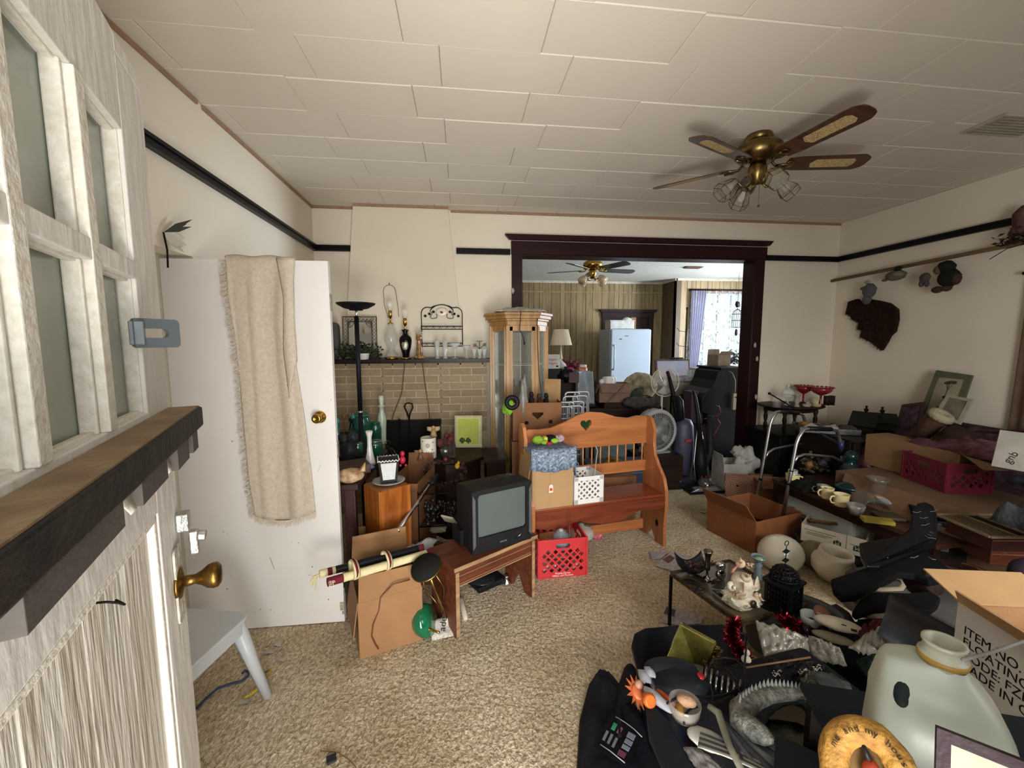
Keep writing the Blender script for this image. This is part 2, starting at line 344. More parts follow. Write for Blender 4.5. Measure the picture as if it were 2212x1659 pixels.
while x < 6.6:
    w = rnd.choice([.10, .13, .16]); inw = x + w > WX0 and x < WX1
    for (z0, z1) in (((0, WZ0), (WZ1, ZC)) if inw else ((0, ZC),)):
        G().box((x + w / 2, 8.305, (z0 + z1) / 2), (w - .008, .012, z1 - z0)).obj('panel_plank', wood('a28c66', '84704f', .5, 2.5, 2), bw)
    x += w
g = G()
for xx in (WX0 + .02, (WX0 + WX1) / 2, WX1 - .02): g.box((xx, 8.35, (WZ0 + WZ1) / 2), (.03, .04, WZ1 - WZ0))
for k in range(5): g.box(((WX0 + WX1) / 2, 8.35, WZ0 + .02 + k * (WZ1 - WZ0 - .04) / 4), (WX1 - WX0, .04, .03 if k != 2 else .05))
for q in (.25, .75): g.box((WX0 + (WX1 - WX0) * q, 8.35, (WZ0 + WZ1) / 2), (.018, .03, WZ1 - WZ0))
wn = st('window_1', g, M('cfd2d0', .5, bump=0))
G().box(((WX0 + WX1) / 2, 8.362, (WZ0 + WZ1) / 2), (WX1 - WX0, .004, WZ1 - WZ0)).obj('pane', glass('f4fbff', .08), wn)
g = G(); g.box((6.66, 4.9, ZC / 2), (.1, .9, ZC)).box((6.66, 7.7, ZC / 2), (.1, 1.4, ZC)).box((6.66, 6.2, .4), (.1, 1.7, .8)).box((6.66, 6.2, 2.72), (.1, 1.7, .36)); st('wall_dining_right', g, PL[0])
st('wall_dining_left', G().box((-.95, 6.7, ZC / 2), (.1, 4.5, ZC)), PL[1])
st('ceiling_dining', G().box((2.85, 6.72, ZC + .05), (7.8, 4.56, .1)), M('d9d8d0', .85, var=.08, sc=3, bump=.6, bsc=35))
st('wall_dining_front', G().box((5.45, 4.5, ZC / 2), (2.4, .1, ZC)), PL[2])
st('trim_11', G().bar((-.9, YF - .02, ZC - .02), (4.47, YF - .02, ZC - .02), .02, .05).bar((4.49, 8.29, ZC - .02), (6.6, 8.29, ZC - .02), .02, .05).bar((4.46, 8.9, ZC - .02), (4.46, 8.3, ZC - .02), .02, .05), M('c9c2b4', .6))
st('trim_12', G().bar((-.9, YF - .02, 2.68), (4.47, YF - .02, 2.68), .012, .03), PL[1])
# doorway behind the freezer
g = G(); g.box((3.15, YF - .03, 1.08), (.12, .04, 2.16)).box((4.2, YF - .03, 1.08), (.12, .04, 2.16)).box((3.67, YF - .03, 2.2), (1.2, .05, .12)).prism([(3.05, 2.25), (4.29, 2.25), (4.34, 2.31), (3.0, 2.31)], YF - .09, YF - .01, 'y').box((3.67, YF - .014, 1.08), (.95, .008, 2.16))
st('door_1', g, M('2b1a1c', .5, var=.3))
G().box((3.8, YF - .03, 1.9), (.12, .02, .5)).obj('tan_panel', wood('b98a50'), bpy.data.objects['door_1'])  # tan wood panel set into the dark doorway
# outdoor tree beyond the window
g = G(); rr = random.Random(3)
for i in range(700):
    c = Vector((rr.uniform(5.5, 11), rr.uniform(14, 17), rr.uniform(-.5, 2.2 + rr.random()))); a = rr.uniform(0, 6.3)
    g.add([c, c + Vector((.18 * cos(a), 0, .18 * sin(a))), c + Vector((.1 * cos(a + .8), .05, .25 * sin(a + .8)))], [(0, 1, 2)])
one(g.cyl((8, 15.5, -2), (8, 15.5, 1), .12), 'tree', M('6f9a4a', .8, var=.4, sc=3, bump=0), 'green leafy tree seen through the lace-curtained window', 'tree', kind='stuff')
# ------------------------------------------------------------------ front door, open at the left
DW = M('dcd8d2', .6, var=.10, sc=9, bump=.35, bsc=40, stretch=(1, 1, .35)); DWC = M('e0dcd2', .6, hex2='cfc9ba', sc=70, bump=.3, bsc=110)
ux, uy = -.362, .932; HG = (-.288, .104)
fd = th('front_door', 'weathered white front door swung open at the left edge, six glass panes over a black ledge', 'door', (HG[0], HG[1], 0), math.atan2(uy, ux))
# local: x along the door from the hinge, -y = the room face we see
T = .045
def dbox(g, x0, x1, z0, z1, y0=0, y1=T): return g.box(((x0 + x1) / 2, (y0 + y1) / 2, (z0 + z1) / 2), (x1 - x0, y1 - y0, z1 - z0))
g = G(); dbox(g, .765, .91, .01, 2.10); g.prism([(.765, 2.10), (.91, 2.10), (.905, 2.125), (.885, 2.132), (.765, 2.132)], 0, T, 'y'); g.obj('stile', DW, fd, .003)
g = G(); dbox(g, 0, .19, .01, 2.132); g.obj('stile', DW, fd, .003)
g = G(); dbox(g, .19, .765, 1.975, 2.132); g.obj('rail', DW, fd, .002)
g = G(); dbox(g, .19, .765, 1.30, 1.49); g.obj('rail', DW, fd, .002)
g = G(); dbox(g, .19, .765, .01, .26); g.obj('rail', DW, fd, .002)
cols = [(.195, .375), (.42, .565), (.61, .765)]; rows = [(1.757, 1.975), (1.49, 1.727)]
for x0, x1 in ((.375, .42), (.565, .61)):
    g = G(); dbox(g, x0 + .008, x1 - .008, 1.49, 1.975, -.004, T - .006); g.obj('muntin', DWC, fd, .002)
g = G(); dbox(g, .19, .765, 1.727, 1.757, -.003, T - .006); g.obj('muntin', DW, fd, .002)
PANE = M('a6b2a4', .22, hex2='8c9788', sc=7, bump=.25, bsc=9, alpha=.72, coat=.3)
for z0, z1 in rows:
    for x0, x1 in cols:
        g = G(); dbox(g, x0 - .002, x1 + .002, z0, z1, T - .018, T - .014); g.obj('pane', PANE, fd)
        g = G()
        for a, b_ in (((x0, z0), (x0, z1)), ((x1, z0), (x1, z1)), ((x0, z1), (x1, z1)), ((x0, z0), (x1, z0))):
            g.bar((a[0], .016, a[1]), (b_[0], .016, b_[1]), .012, .01) if a[0] != b_[0] else g.box((a[0], .016, (z0 + z1) / 2), (.007, .02, z1 - z0))
        g.obj('glazing_bead', DWC, fd, .002)
g = G(); dbox(g, .02, .905, 1.436, 1.478, -.058, 0); g.obj('ledge', M('1c1a19', .6, hex2='2c2722', sc=14, bump=.4, bsc=60), fd, .004, label='black painted wooden ledge worn to bare wood on top')
g = G(); dbox(g, .02, .90, 1.478, 1.4805, -.053, -.002); g.obj('worn_top', M('8c7558', .85, hex2='6d5740', sc=14, bump=.4), fd)
rr = random.Random(2)
for x0, x1 in ((.22, .43), (.50, .63), (.70, .79), (.83, .88)):
    g = G(); dbox(g, x0, x1, 1.392 + rr.uniform(0, .008), 1.436, -.05, -.001); g.obj('ledge_block', M('4a443e', .8, var=.3), fd, .001)
g = G()
for x0, x1 in ((.43, .50), (.63, .69), (.79, .83)): g.grid(lambda u, v, x0=x0, x1=x1: (x0 + (x1 - x0) * u, -.03 - .012 * v * u, 1.44 - .038 * v - .01 * sin(9 * u)), 5, 3, .001)
g.obj('torn_paper', M('efe9dc', .8), fd)
# lower beadboard panel
bds = [(.19, .335), (.335, .48), (.48, .625), (.625, .765)]
for x0, x1 in bds:
    g = G(); dbox(g, x0 + .002, x1 - .002, .26, 1.30, .014, .034); g.obj('panel_board', M('d8d4cc', .65, hex2='b4ab9b', sc=5, bump=1, bsc=14, stretch=(5, 5, .5)), fd, .003)
g = G(); dbox(g, .747, .765, .26, 1.30, .002, .02); dbox(g, .19, .765, 1.285, 1.30, .002, .02); g.obj('panel_moulding', DWC, fd, .003)
kb = G().T((.855, 0, 1.115), rx=pi / 2); kb.lathe([(.0, 0), (.034, .0), (.034, .004), (.030, .008), (.012, .012), (.010, .03), (.016, .042), (.024, .052), (.027, .062), (.026, .070), (.018, .076), (0, .077)], 20)
kb.obj('knob', M('8a6a35', .35, 1, hex2='5c4526', sc=20, bump=.1), fd, label='tarnished brass knob')
g = G().T((.855, -.001, 1.115)).prism(rrect(.055, .16, .01), -.004, 0, 'y'); g.obj('knob_plate', M('d9d4c8', .6, hex2='8a8070', sc=30, bump=.6), fd)
g = G().box((.885, -.012, 1.235), (.03, .022, .04)).cyl((.885, -.02, 1.20), (.885, -.05, 1.195), .012).box((.875, -.03, 1.19), (.02, .016, .05)); g.obj('latch', M('c8c8c4', .3, .9, var=.4, sc=30, bump=.3), fd, .003, label='painted metal latch above the knob')
g = G().tube([(.475, -.002, 1.292), (.475, -.012, 1.290), (.476, -.022, 1.285), (.482, -.026, 1.278), (.49, -.022, 1.276), (.494, -.014, 1.281)], .0016, 6); g.obj('hook', IRON, fd, label='small wire cup hook')
g = G().box((.70, -.052, 1.632), (.003, .1, .003)); 
pl = plate('plastic_clip', rrect(.075, .05, .008), [rrect(.045, .016, .008, cx=-.004)], .008, M('5a6266', .3, alpha=.9, bump=.02), fd); place(pl, (.735, -.028, 1.632), rz=-.75)
G().box((.712, -.008, 1.632), (.012, .02, .04)).obj('clip_mount', M('6b7478', .4), fd, .002)
g = G(); cr = [(.435, 1.965), (.437, 1.93), (.445, 1.90), (.44, 1.87), (.452, 1.83), (.46, 1.80), (.452, 1.78), (.448, 1.772)]
g.tube([(x, T - .02, z) for x, z in cr], [.003, .004, .005, .006, .004, .003, .002, .001], 6, sx=.3); g.obj('crack', M('2c2f2c', .8), fd)
# ------------------------------------------------------------------ white slab door standing in front of the left wall
SLAB = M('dedbd8', .5, var=.05, sc=3, bump=.04, bsc=20)
sd = th('slab_door', 'plain white slab door standing upright with a beige throw over its top', 'door', (XL + .01, 2.36, 0), R(-.6))
G().box((.275, .0175, 1.025), (.822, .035, 2.04)).obj('slab', SLAB, sd, .001)
g = G().T((.607, 0, 1.208), rx=pi / 2).lathe([(0, 0), (.034, 0), (.034, .004), (.028, .01), (.012, .014), (.012, .03), (.024, .038), (.027, .05), (.024, .06), (.012, .064), (.010, .060), (0, .060)], 24)
g.obj('knob', BRASS, sd, label='shiny round brass knob with a keyhole')
g = G()
for z in (1.83, 1.02, .22): g.box((.688, .02, z), (.006, .028, .09))
g.obj('hinge', M('b9b4a6', .4, .8, var=.4, sc=40), sd)
g = G(); rr = random.Random(8)
for i in range(26):
    x, z = rr.uniform(.05, .67), rr.choice([rr.uniform(.05, .6), rr.uniform(.05, 2)]); g.sph((x, -.0005, z), (rr.uniform(.001, .004), .0006, rr.uniform(.001, .004)), 6)
for a, b_ in (((.3, .42), (.32, .35)), ((.58, .9), (.60, .94)), ((.21, .86), (.23, .865)), ((.5, .3), (.52, .302))): g.bar((a[0], -.0004, a[1]), (b_[0], -.0004, b_[1]), .002, .0008)
g.obj('scuff_mark', M('6c665e', .8), sd)
G().box((.675, -.001, .10), (.022, .003, .05)).box((.68, -.002, .06), (.01, .003, .018)).obj('torn_tape', M('b5a98f', .8, var=.5, sc=60), sd)
# throw blanket
TH = M('cfc3b2', .95, hex2='c0b3a0', sc=60, bump=.6, bsc=220)
bk = th('throw_blanket', 'cream woven throw with fringed edge hanging over the white slab door', 'blanket', (0, 0, 0))
Lp = [(487, 556), (493, 640), (508, 730), (520, 830), (528, 930), (538, 1040), (552, 1115)]
Rp = [(626, 556), (628, 600), (628, 690), (640, 790), (658, 900), (672, 1010), (682, 1105)]
def lerp(pts, t):
    k = t * (len(pts) - 1); i = min(int(k), len(pts) - 2); f = k - i; return (pts[i][0] * (1 - f) + pts[i + 1][0] * f, pts[i][1] * (1 - f) + pts[i + 1][1] * f)
YS = 2.352
def bf(u, v):
    if v < .12:                                   # over the door top
        q = v / .12; a = lerp(Lp, 0); c = lerp(Rp, 0); p = V(a[0] * (1 - u) + c[0] * u, 556, YS)
        return (p.x, YS + .06 * (1 - q) - .005, 2.052 + .012 * sin(pi * q) + .004 * sin(12 * u))
    w = (v - .12) / .88; a = lerp(Lp, w); c = lerp(Rp, w)
    yy = YS - .012 - .012 * sin(u * 7 + 1.5 * w) * min(1, w * 4) - .014 * max(0, cos(u * 14 + w * 3)) * min(1, w * 5)
    y = a[1] * (1 - u) + c[1] * u + (14 * sin(u * pi) if w > .97 else 0)
    p = V(a[0] * (1 - u) + c[0] * u, y, yy); z = min(p.z, 2.056); return (p.x, yy, z)
G().grid(bf, 40, 60, .006).obj('cloth', TH, bk)
def bf2(u, v):
    a = (596, 556) if v < .05 else lerp([(596, 556), (612, 640), (612, 760), (625, 860)], v); c = lerp([(636, 556), (632, 600), (634, 690), (640, 780)], v)
    p = V(a[0] * (1 - u) + c[0] * u, a[1] * (1 - u) + c[1] * u, YS - .04); return (p.x, YS - .03 - .015 * sin(pi * u), min(p.z, 2.05))
G().grid(bf2, 8, 20, .006).obj('cloth_fold', TH, bk)
g = G(); rr = random.Random(5)
for i in range(300):
    w = i / 300; a = lerp(Lp, w) if rr.random() < .8 else lerp(Lp, w); p = V(a[0] + 2, a[1], YS - .016)
    q = p + Vector((-rr.uniform(.02, .042), -rr.uniform(0, .012), -rr.uniform(.0, .03))); g.tube([p, (p + q) / 2 + Vector((0, 0, -.008)), q], .0019, 3)
for i in range(150):
    u = i / 150; x0, y0, x1, y1 = 552, 1115, 682, 1105; p = V(x0 + (x1 - x0) * u, y0 + (y1 - y0) * u + 14 * sin(u * pi), YS - .02)
    q = p + Vector((rr.uniform(-.008, .008), -rr.uniform(0, .008), -rr.uniform(.015, .04))); g.tube([p, q], .0019, 3)
g.obj('fringe', TH, bk, kind='stuff')
# ------------------------------------------------------------------ mantel
GL = glass('eef3f2', .22); GL2 = glass('dfe8e6', .4, .08); MZ = 1.4585
def mx_(px, Y=4.03): p = V(px, 771, Y); return (p.x, Y, MZ)
def wid(a, b, y, Y): return (V(b, y, Y) - V(a, y, Y)).length
# wrought iron rack on the chimney wall
rk = th('spice_rack', 'black wrought iron wall rack with two shelves and an oval fruit plaque', 'rack', (V(956, 748, 4.17).x, 4.165, V(956, 748, 4.17).z))
hw = wid(912, 1000, 700, 4.17) / 2
g = G(); r_ = .0045
g.tube([(-hw, 0, 0), (-hw, 0, .30)] + arc((-hw + .06, 0, .32), .06, pi, pi * .35, 6) + [(-.06, 0, .395)], r_, 6)
g.tube([(hw, 0, 0), (hw, 0, .30)] + arc((hw - .06, 0, .32), .06, 0, pi * .65, 6) + [(.06, 0, .395)], r_, 6)
g.tube(arc((0, 0, .30), .125, pi * .85, pi * .15, 12, ry=.105), r_, 6)
for s in (-1, 1):
    g.tube([(s * (.055 + .07 * t - .02 * sin(9 * t)), -.002, .315 - .05 * sin(4 * t) * (1 - t * .3)) for t in [i / 12 for i in range(13)]], .003, 5)
    for k in range(3): g.sph((s * (.08 + k * .04), -.005, .335 - k * .02), (.014, .003, .012), 6)
g.obj('iron_frame', IRON, rk)
for z in (0, .165):
    g = G(); g.tube([(-hw, 0, z), (-hw, -.06, z), (hw, -.06, z), (hw, 0, z)], .004, 6); g.tube([(-hw, -.06, z + .03), (hw, -.06, z + .03)], .0035, 5).tube([(-hw, 0, z + .03), (hw, 0, z + .03)], .0035, 5)
    for k in range(13): x = -hw + 2 * hw * k / 12; g.tube([(x, -.06, z), (x + (.02 if k % 2 else -.02) * (0 < k < 12), -.06, z + .03)], .002, 4)
    g.tube([(-hw, -.03, z), (hw, -.03, z)], .003, 4); g.obj('shelf', IRON, rk)
g = G().T((0, -.004, .335), rx=pi / 2).lathe([(0, .004), (.05, .004), (.056, .002), (.056, -.004)], 20, sy=.7); g.obj('plaque', M('d9d3c4', .3, var=.05), rk)
g = G().sph((0, -.009, .33), (.013, .003, .012), 10).sph((-.012, -.009, .336), (.008, .003, .006), 8); g.obj('fruit_motif', M('7c1f22', .4), rk)
# mirror with ornate metal frame
mr = th('ornate_mirror', 'mirror in an ornate grey metal frame leaning behind the ivy on the mantel', 'mirror', (V(779, 760, 4.12).x, 4.10, MZ), rx=R(-5))
g = G(); fw_, fh_ = .155, .40
for a, b_ in (((-fw_, 0), (-fw_, fh_)), ((fw_, 0), (fw_, fh_)), ((-fw_, fh_), (fw_, fh_)), ((-fw_, 0), (fw_, 0)), ((-fw_ + .045, .04), (-fw_ + .045, fh_ - .04)), ((fw_ - .045, .04), (fw_ - .045, fh_ - .04)), ((-fw_ + .04, fh_ - .045), (fw_ - .04, fh_ - .045))):
    g.tube([(a[0], 0, a[1]), (b_[0], 0, b_[1])], .005, 6)
for s in (-1, 1):
    for k in range(11): g.tube(arc((s * (fw_ - .022), 0, .03 + k * .034), .014, 0, 2 * pi, 8), .0025, 4)
for k in range(8): g.tube(arc((-.12 + k * .034, 0, fh_ - .022), .014, 0, 2 * pi, 8), .0025, 4)
for s in (-1, 1):
    for k in range(5): g.tube([(s * (fw_ - .05), 0, fh_ - .05), (s * (fw_ - .05 - .05 * cos(k * .35)), 0, fh_ - .05 - .05 * sin(k * .35))], .002, 4)
    g.tube(arc((s * (fw_ - .05), 0, fh_ - .05), .05, pi if s > 0 else 0, 1.5 * pi, 6), .003, 4) if s > 0 else g.tube(arc((s * (fw_ - .05), 0, fh_ - .05), .05, 0, -pi / 2, 6), .003, 4)
g.obj('frame', M('6a6459', .4, .7, var=.3), mr); G().box((0, .008, fh_ / 2), (2 * fw_ - .08, .004, fh_ - .06)).obj('mirror_glass', M('c8cac8', .05, 1, var=.03, bump=0), mr)
# ivy
def foliage(name, label, n, c, r, mat, seed, lf=.022, cat='plant', pot=None):
    t = th(name, label, cat, c); rr = random.Random(seed); g = G(); s_ = G()
    for i in range(n):
        a, e = rr.uniform(0, 2 * pi), rr.uniform(-.1, 1); q = Vector((r[0] * cos(a) * rr.uniform(.3, 1), r[1] * sin(a) * rr.uniform(.3, 1), max(.01, r[2] * (.15 + e * rr.uniform(.3, 1)))))
        d = Vector((rr.uniform(-1, 1), rr.uniform(-1, 1), rr.uniform(-.5, 1))).normalized(); w = d.orthogonal().normalized(); l = lf * rr.uniform(.7, 1.3)
        g.add([q, q + d * l * .5 + w * l * .35 + Vector((0, 0, .003)), q + d * l, q + d * l * .5 - w * l * .35 + Vector((0, 0, .003))], [(0, 1, 2, 3)])
        if i % 5 == 0: s_.tube([(0, 0, 0), q * .5 + Vector((0, 0, r[2] * .2)), q], .0018, 4)
    g.obj('leaf', mat, t, kind='stuff'); s_.obj('stem', M('4a3b22', .8), t); return t
iv = foliage('ivy_plant', 'dark green trailing ivy in a small white pot at the left of the mantel', 420, mx_(772, 4.0), (.22, .10, .14), M('26361f', .6, var=.4, bump=0), 3, .035)
G().lathe([(.045, 0), (.055, .05), (.06, .055)], 16, c=(.07, -.07, 0)).obj('pot', WHITEP, iv)
# lamps
def bulb(g, z, r=.03): g.lathe([(.012, z), (.013, z + .02), (r * .8, z + .04), (r, z + .06), (r * .85, z + .08), (r * .4, z + .095), (0, z + .1)], 14); return g
cl = th('crystal_lamp', 'cut crystal table lamp with bare bulb and wire harp on the mantel', 'lamp', mx_(846, 3.98))
G().lathe([(0, 0), (.062, 0), (.064, .012), (.055, .02), (.05, .024)], 22).obj('base', BRASS, cl)
G().lathe([(.06, .024), (.05, .05), (.02, .075), (.022, .09), (.05, .13), (.066, .18), (.06, .22), (.035, .27), (.022, .30), (.028, .325)], 12).obj('crystal_body', glass('c8cac4', .32, .1), cl)
G().lathe([(.03, .325), (.02, .335), (.008, .34), (.008, .38), (.017, .385), (.018, .44), (.012, .45)], 14).obj('socket', BRASS, cl)
bulb(G(), .44, .032).obj('bulb', glass('f5f2ea', .45), cl)
G().tube([(-.02, 0, .38), (-.03, 0, .42), (-.05, 0, .5)] + [(.0 - .055 * cos(t), 0, .62 + .06 * sin(t)) for t in [pi * i / 10 for i in range(11)]] + [(.07, 0, .5), (.075, 0, .42), (.078, 0, .39)], .0025, 6).tube([(0, 0, .68), (0, 0, .70)], .004, 6).obj('harp', M('4a4334', .4, .8), cl)
bl_ = th('black_vase_lamp', 'black vase table lamp with oval silver flower medallion and bare bulb', 'lamp', mx_(877, 3.97))
G().lathe([(0, 0), (.05, 0), (.05, .012), (.035, .018)], 20).obj('base', BRASS, bl_)
G().lathe([(.03, .018), (.032, .05), (.05, .11), (.058, .17), (.052, .20), (.025, .225), (.022, .25), (.036, .27), (.034, .272)], 24).obj('vase_body', GLOSSB, bl_)
G().sph((0, -.045, .13), (.032, .014, .05), 14).obj('medallion', M('b5b3a5', .3, .7, hex2='8b8875', sc=60, bump=.6, bsc=60), bl_)
G().lathe([(.012, .27), (.008, .29), (.008, .31), (.017, .315), (.018, .37), (.012, .38)], 14).obj('socket', BRASS, bl_); bulb(G(), .37, .03).obj('bulb', glass('f5f2ea', .45), bl_)
tl = th('torchiere_lamp', 'tall black torchiere floor lamp with wide dish shade in front of the mantel', 'lamp', (V(773, 760, 3.4).x, 3.4, 0))
zt = V(768, 655, 3.4).z
G().lathe([(0, 0), (.13, 0), (.13, .02), (.03, .04), (.014, .05)], 24).obj('base', BLACK, tl)
g = G().lathe([(.017, .05), (.017, 1.05)], 16).lathe([(.018, 1.07), (.018, zt - .10)], 16).obj('pole', BLACK, tl)
G().lathe([(.019, 1.05), (.019, 1.07)], 16).lathe([(.008, zt - .10), (.006, zt - .09), (.012, zt - .08), (.006, zt - .07), (.012, zt - .055)], 14).obj('chrome_joint', CHROME, tl)
G().lathe([(.0, zt - .055), (.05, zt - .055), (.052, zt - .048), (.09, zt - .04), (.14, zt - .012), (.148, zt), (.146, zt), (.13, zt - .008), (.05, zt - .03), (0, zt - .035)], 36).obj('dish_shade', BLACK, tl)
# fox figurine, glassware
fx = th('fox_vase', 'mottled gold and brown seated animal figurine with pointed ears on the mantel', 'figurine', mx_(906, 3.97))
FXM = M('a5804f', .2, .2, hex2='4a2a1c', sc=30, bump=.5, bsc=50, coat=.5)
g = G().lathe([(.05, 0), (.052, .012), (.035, .03), (.03, .07), (.024, .13), (.02, .17), (.024, .18)], 12).sph((0, 0, .195), (.032, .035, .03), 12, .3, 5).sph((-.005, -.035, .185), (.014, .03, .012), 10)
g.sph((-.03, -.02, .02), (.02, .03, .018), 8, .4, 4).sph((.03, -.01, .02), (.02, .03, .018), 8, .4, 4)
g.obj('body', FXM, fx); g = G()
for s in (-1, 1): g.add([(s * .008, 0, .215), (s * .03, .0, .21), (s * .02, .012, .21), (s * .034, 0, .265)], [(0, 1, 3), (1, 2, 3), (2, 0, 3), (0, 2, 1)])
g.obj('ear', FXM, fx)
def glassware(px, label, prof, Y=3.97, n=18, name='drinking_glass', cat='glass'):
    return one(G().lathe(prof, n), name, GL2, label, cat, mx_(px, Y))
fl = [(0, 0), (.022, 0), (.022, .008), (.008, .02), (.014, .05), (.028, .17), (.0265, .17), (.012, .052), (0, .03)]
glassware(945, 'tall clear flared glass, left of two on the mantel', fl); glassware(962, 'tall clear flared glass, right of two on the mantel', fl)
cp = [(0, 0), (.03, 0), (.03, .004), (.004, .01), (.004, .09), (.02, .10), (.045, .135), (.047, .15), (.044, .135), (.02, .104), (0, .1)]
glassware(983, 'clear wide coupe glass with thin stem on the mantel', cp)
glassware(1008, 'small clear stemmed glass near the right end of the mantel', [(a * .8, b * .85) for a, b in cp])
cg = th('crystal_candleholder', 'cluster of cut crystal candle cups with a dark metal disc at the mantel end', 'candle holder', mx_(1036, 3.97)); 
for k, (x, y) in enumerate(((-.05, 0), (0, .02), (.045, -.01), (.0, -.04))): G().lathe([(.022, 0), (.006, .02), (.01, .03), (.03, .09), (.028, .09), (.006, .035)], 8, c=(x, y, 0)).obj('crystal_cup', GL2, cg)
g = G().tube([(0, 0, .02), (0, 0, .16)], .003, 6).lathe([(0, .16), (.03, .16), (.03, .165), (0, .165)], 14).tube([(0, 0, .09), (-.04, 0, .13)], .003, 5).tube([(0, 0, .09), (.045, 0, .13)], .003, 5).box((-.045, 0, .125), (.03, .004, .03)).box((.05, 0, .13), (.03, .004, .03)); g.obj('metal_stem', M('3a332c', .4, .7), cg)
one(G().prism(rrect(.10, .34, .045), -.04, .04, 'y'), 'grey_case', M('4b4845', .5), 'dark grey rounded case standing upright at the far left end of the mantel', 'case', (V(724, 772, 4.05).x, 4.03, MZ + .172))
cdm = M('5a4028', .6, bump=0)
one(G().tube([V(875, 779, 3.87), V(868, 850, 3.90), V(850, 895, 3.91), V(838, 940, 3.92)], .004, 6), 'lamp_cable', cdm, 'brown electric cord hanging down the bricks, left of two below the mantel', 'cord')
one(G().tube([V(912, 779, 3.87), V(918, 830, 3.9), V(926, 880, 3.92), V(929, 915, 3.92)], .004, 6), 'lamp_cable', cdm, 'brown electric cord hanging down the bricks, right of two below the mantel', 'cord')
# ------------------------------------------------------------------ pine bench
PINE = wood('b4713f', '92582e', .38, 2.2, 0, .1); PINEV = wood('b8774a', '965c34', .38, 2.2, 2, .1); PINED = wood('7d3a20', '5a2616', .4, 2.2, 0, .1)
bn = th('pine_bench', 'orange stained pine bench with a heart cut in its scalloped back', 'bench', (1.03, 2.86, 0), R(9.7))
side = [(0, 0), (.01, .15), (-.005, .33), (.0, .46), (.03, .55), (.10, .63), (.15, .70), (.17, .80), (.165, .90), (.20, .985), (.25, 1.01), (.29, 1.0), (.30, .9), (.30, .4), (.33, .0), (.24, 0), (.165, .09), (.10, 0)]
for s in (-1, 1):
    g = G().prism(side, s * .55 - .014, s * .55 + .014, 'x'); g.obj('side_board', PINEV, bn, .004)
    g = G()
    for yy, zz in ((.09, .16), (.10, .33)): g.T((s * .55 - .0155, yy, zz), ry=pi / 2).lathe([(0, 0), (.018, 0), (.018, .031), (0, .031)], 14, sx=1.6)
    g.T(); g.obj('oval_hole_shade', M('1d130d', .6), bn)  # dark discs paint the shade inside the oval holes
crest = [(-.535, .78), (.535, .78), (.535, 1.0), (.44, 1.01), (.36, .995), (.25, 1.01), (.13, 1.05), (.0, 1.065), (-.10, 1.04), (-.2, .995), (-.32, .955), (-.42, .95), (-.5, .955), (-.535, .94)]
o = plate('back_board', crest, [heart(.05, -.02, .965)], .022, PINE, bn); o.location = (0, .27, 0)
G().prism(heart(.042, -.015, .96), -.006, .006, 'y').obj('green_heart', M('1e3a1e', .15, coat=.6, bump=0), bn).location = (0, .285, 0)
G().box((0, .27, .59), (1.07, .022, .09)).obj('back_rail', PINE, bn, .003)
for k in range(14): G().cyl((-.50 + k * .077, .27, .62), (-.50 + k * .077, .27, .80), .006, n=8).obj('spindle', wood('c98a52', 'a8693a', .4, 2, 2), bn)
G().box((0, .14, .42), (1.07, .28, .024)).obj('seat', wood('8c4526', '6a2f1c', .3, 2.2, 0, .1), bn, .004)
apr = [(-.535, .41), (.535, .41), (.535, .33), (.44, .32), (.36, .335), (.28, .32), (.16, .275), (.0, .265), (-.12, .285), (-.2, .31), (-.27, .30), (-.36, .275), (-.45, .28), (-.535, .30)]
plate('apron', apr, [], .02, PINED, bn).location = (0, .005, 0)
G().box((0, .16, .14), (.9, .02, .08)).obj('stretcher', PINE, bn, .003)
# things on the bench
def inb(x, y, z=.432):
    a = R(9.7); return (1.03 + x * cos(a) - y * sin(a), 2.86 + x * sin(a) + y * cos(a), z)
def carton(name, label, w, d, h, loc, rz, mat=KRAFT, flaps=(), cat='box', t=.005, rx=0, ry=0, depth=.96, group=None):
    c = th(name, label, cat, loc, rz, rx, ry, group)
    g = G(); g.box((0, -d / 2, h / 2), (w, t, h)).box((0, d / 2, h / 2), (w, t, h)).box((-w / 2, 0, h / 2), (t, d, h)).box((w / 2, 0, h / 2), (t, d, h)).box((0, 0, t / 2), (w, d, t)); g.obj('box_body', mat, c, .0015)
    for f in flaps:                       # (side, angle from vertical outward, length)
        sd_, an, ln = f[:3]; g = G()
        nx, ny = {'f': (0, -1), 'b': (0, 1), 'l': (-1, 0), 'r': (1, 0)}[sd_]; hw_ = (w if nx == 0 else d) / 2 - .002
        ox, oy = nx * w / 2, ny * d / 2; q = Vector((nx * sin(an), ny * sin(an), cos(an))) * ln; tx = Vector((-ny, nx, 0)) * hw_
        b0 = Vector((ox, oy, h)); nn = tx.cross(q).normalized() * t / 2; sk = .93
        vs = [b0 - tx - nn, b0 + tx - nn, b0 + q + tx * sk - nn, b0 + q - tx * sk - nn, b0 - tx + nn, b0 + tx + nn, b0 + q + tx * sk + nn, b0 + q - tx * sk + nn]
        g.add(vs, [(3, 2, 1, 0), (4, 5, 6, 7), (0, 1, 5, 4), (1, 2, 6, 5), (2, 3, 7, 6), (3, 0, 4, 7)]); g.obj('flap', mat, c)
    return c
cb = carton('cardboard_box', 'tan cardboard box standing on the left of the pine bench under a crocheted cloth', .31, .24, .40, inb(-.40, .13), R(9.7), KRAFT2, [('l', R(172), .20)])
G().box((0, 0, .395), (.29, .23, .006)).obj('lid', KRAFT2, cb)
G().box((0, -.121, .2), (.05, .0008, .4)).obj('packing_tape', M('b8935f', .35), cb)
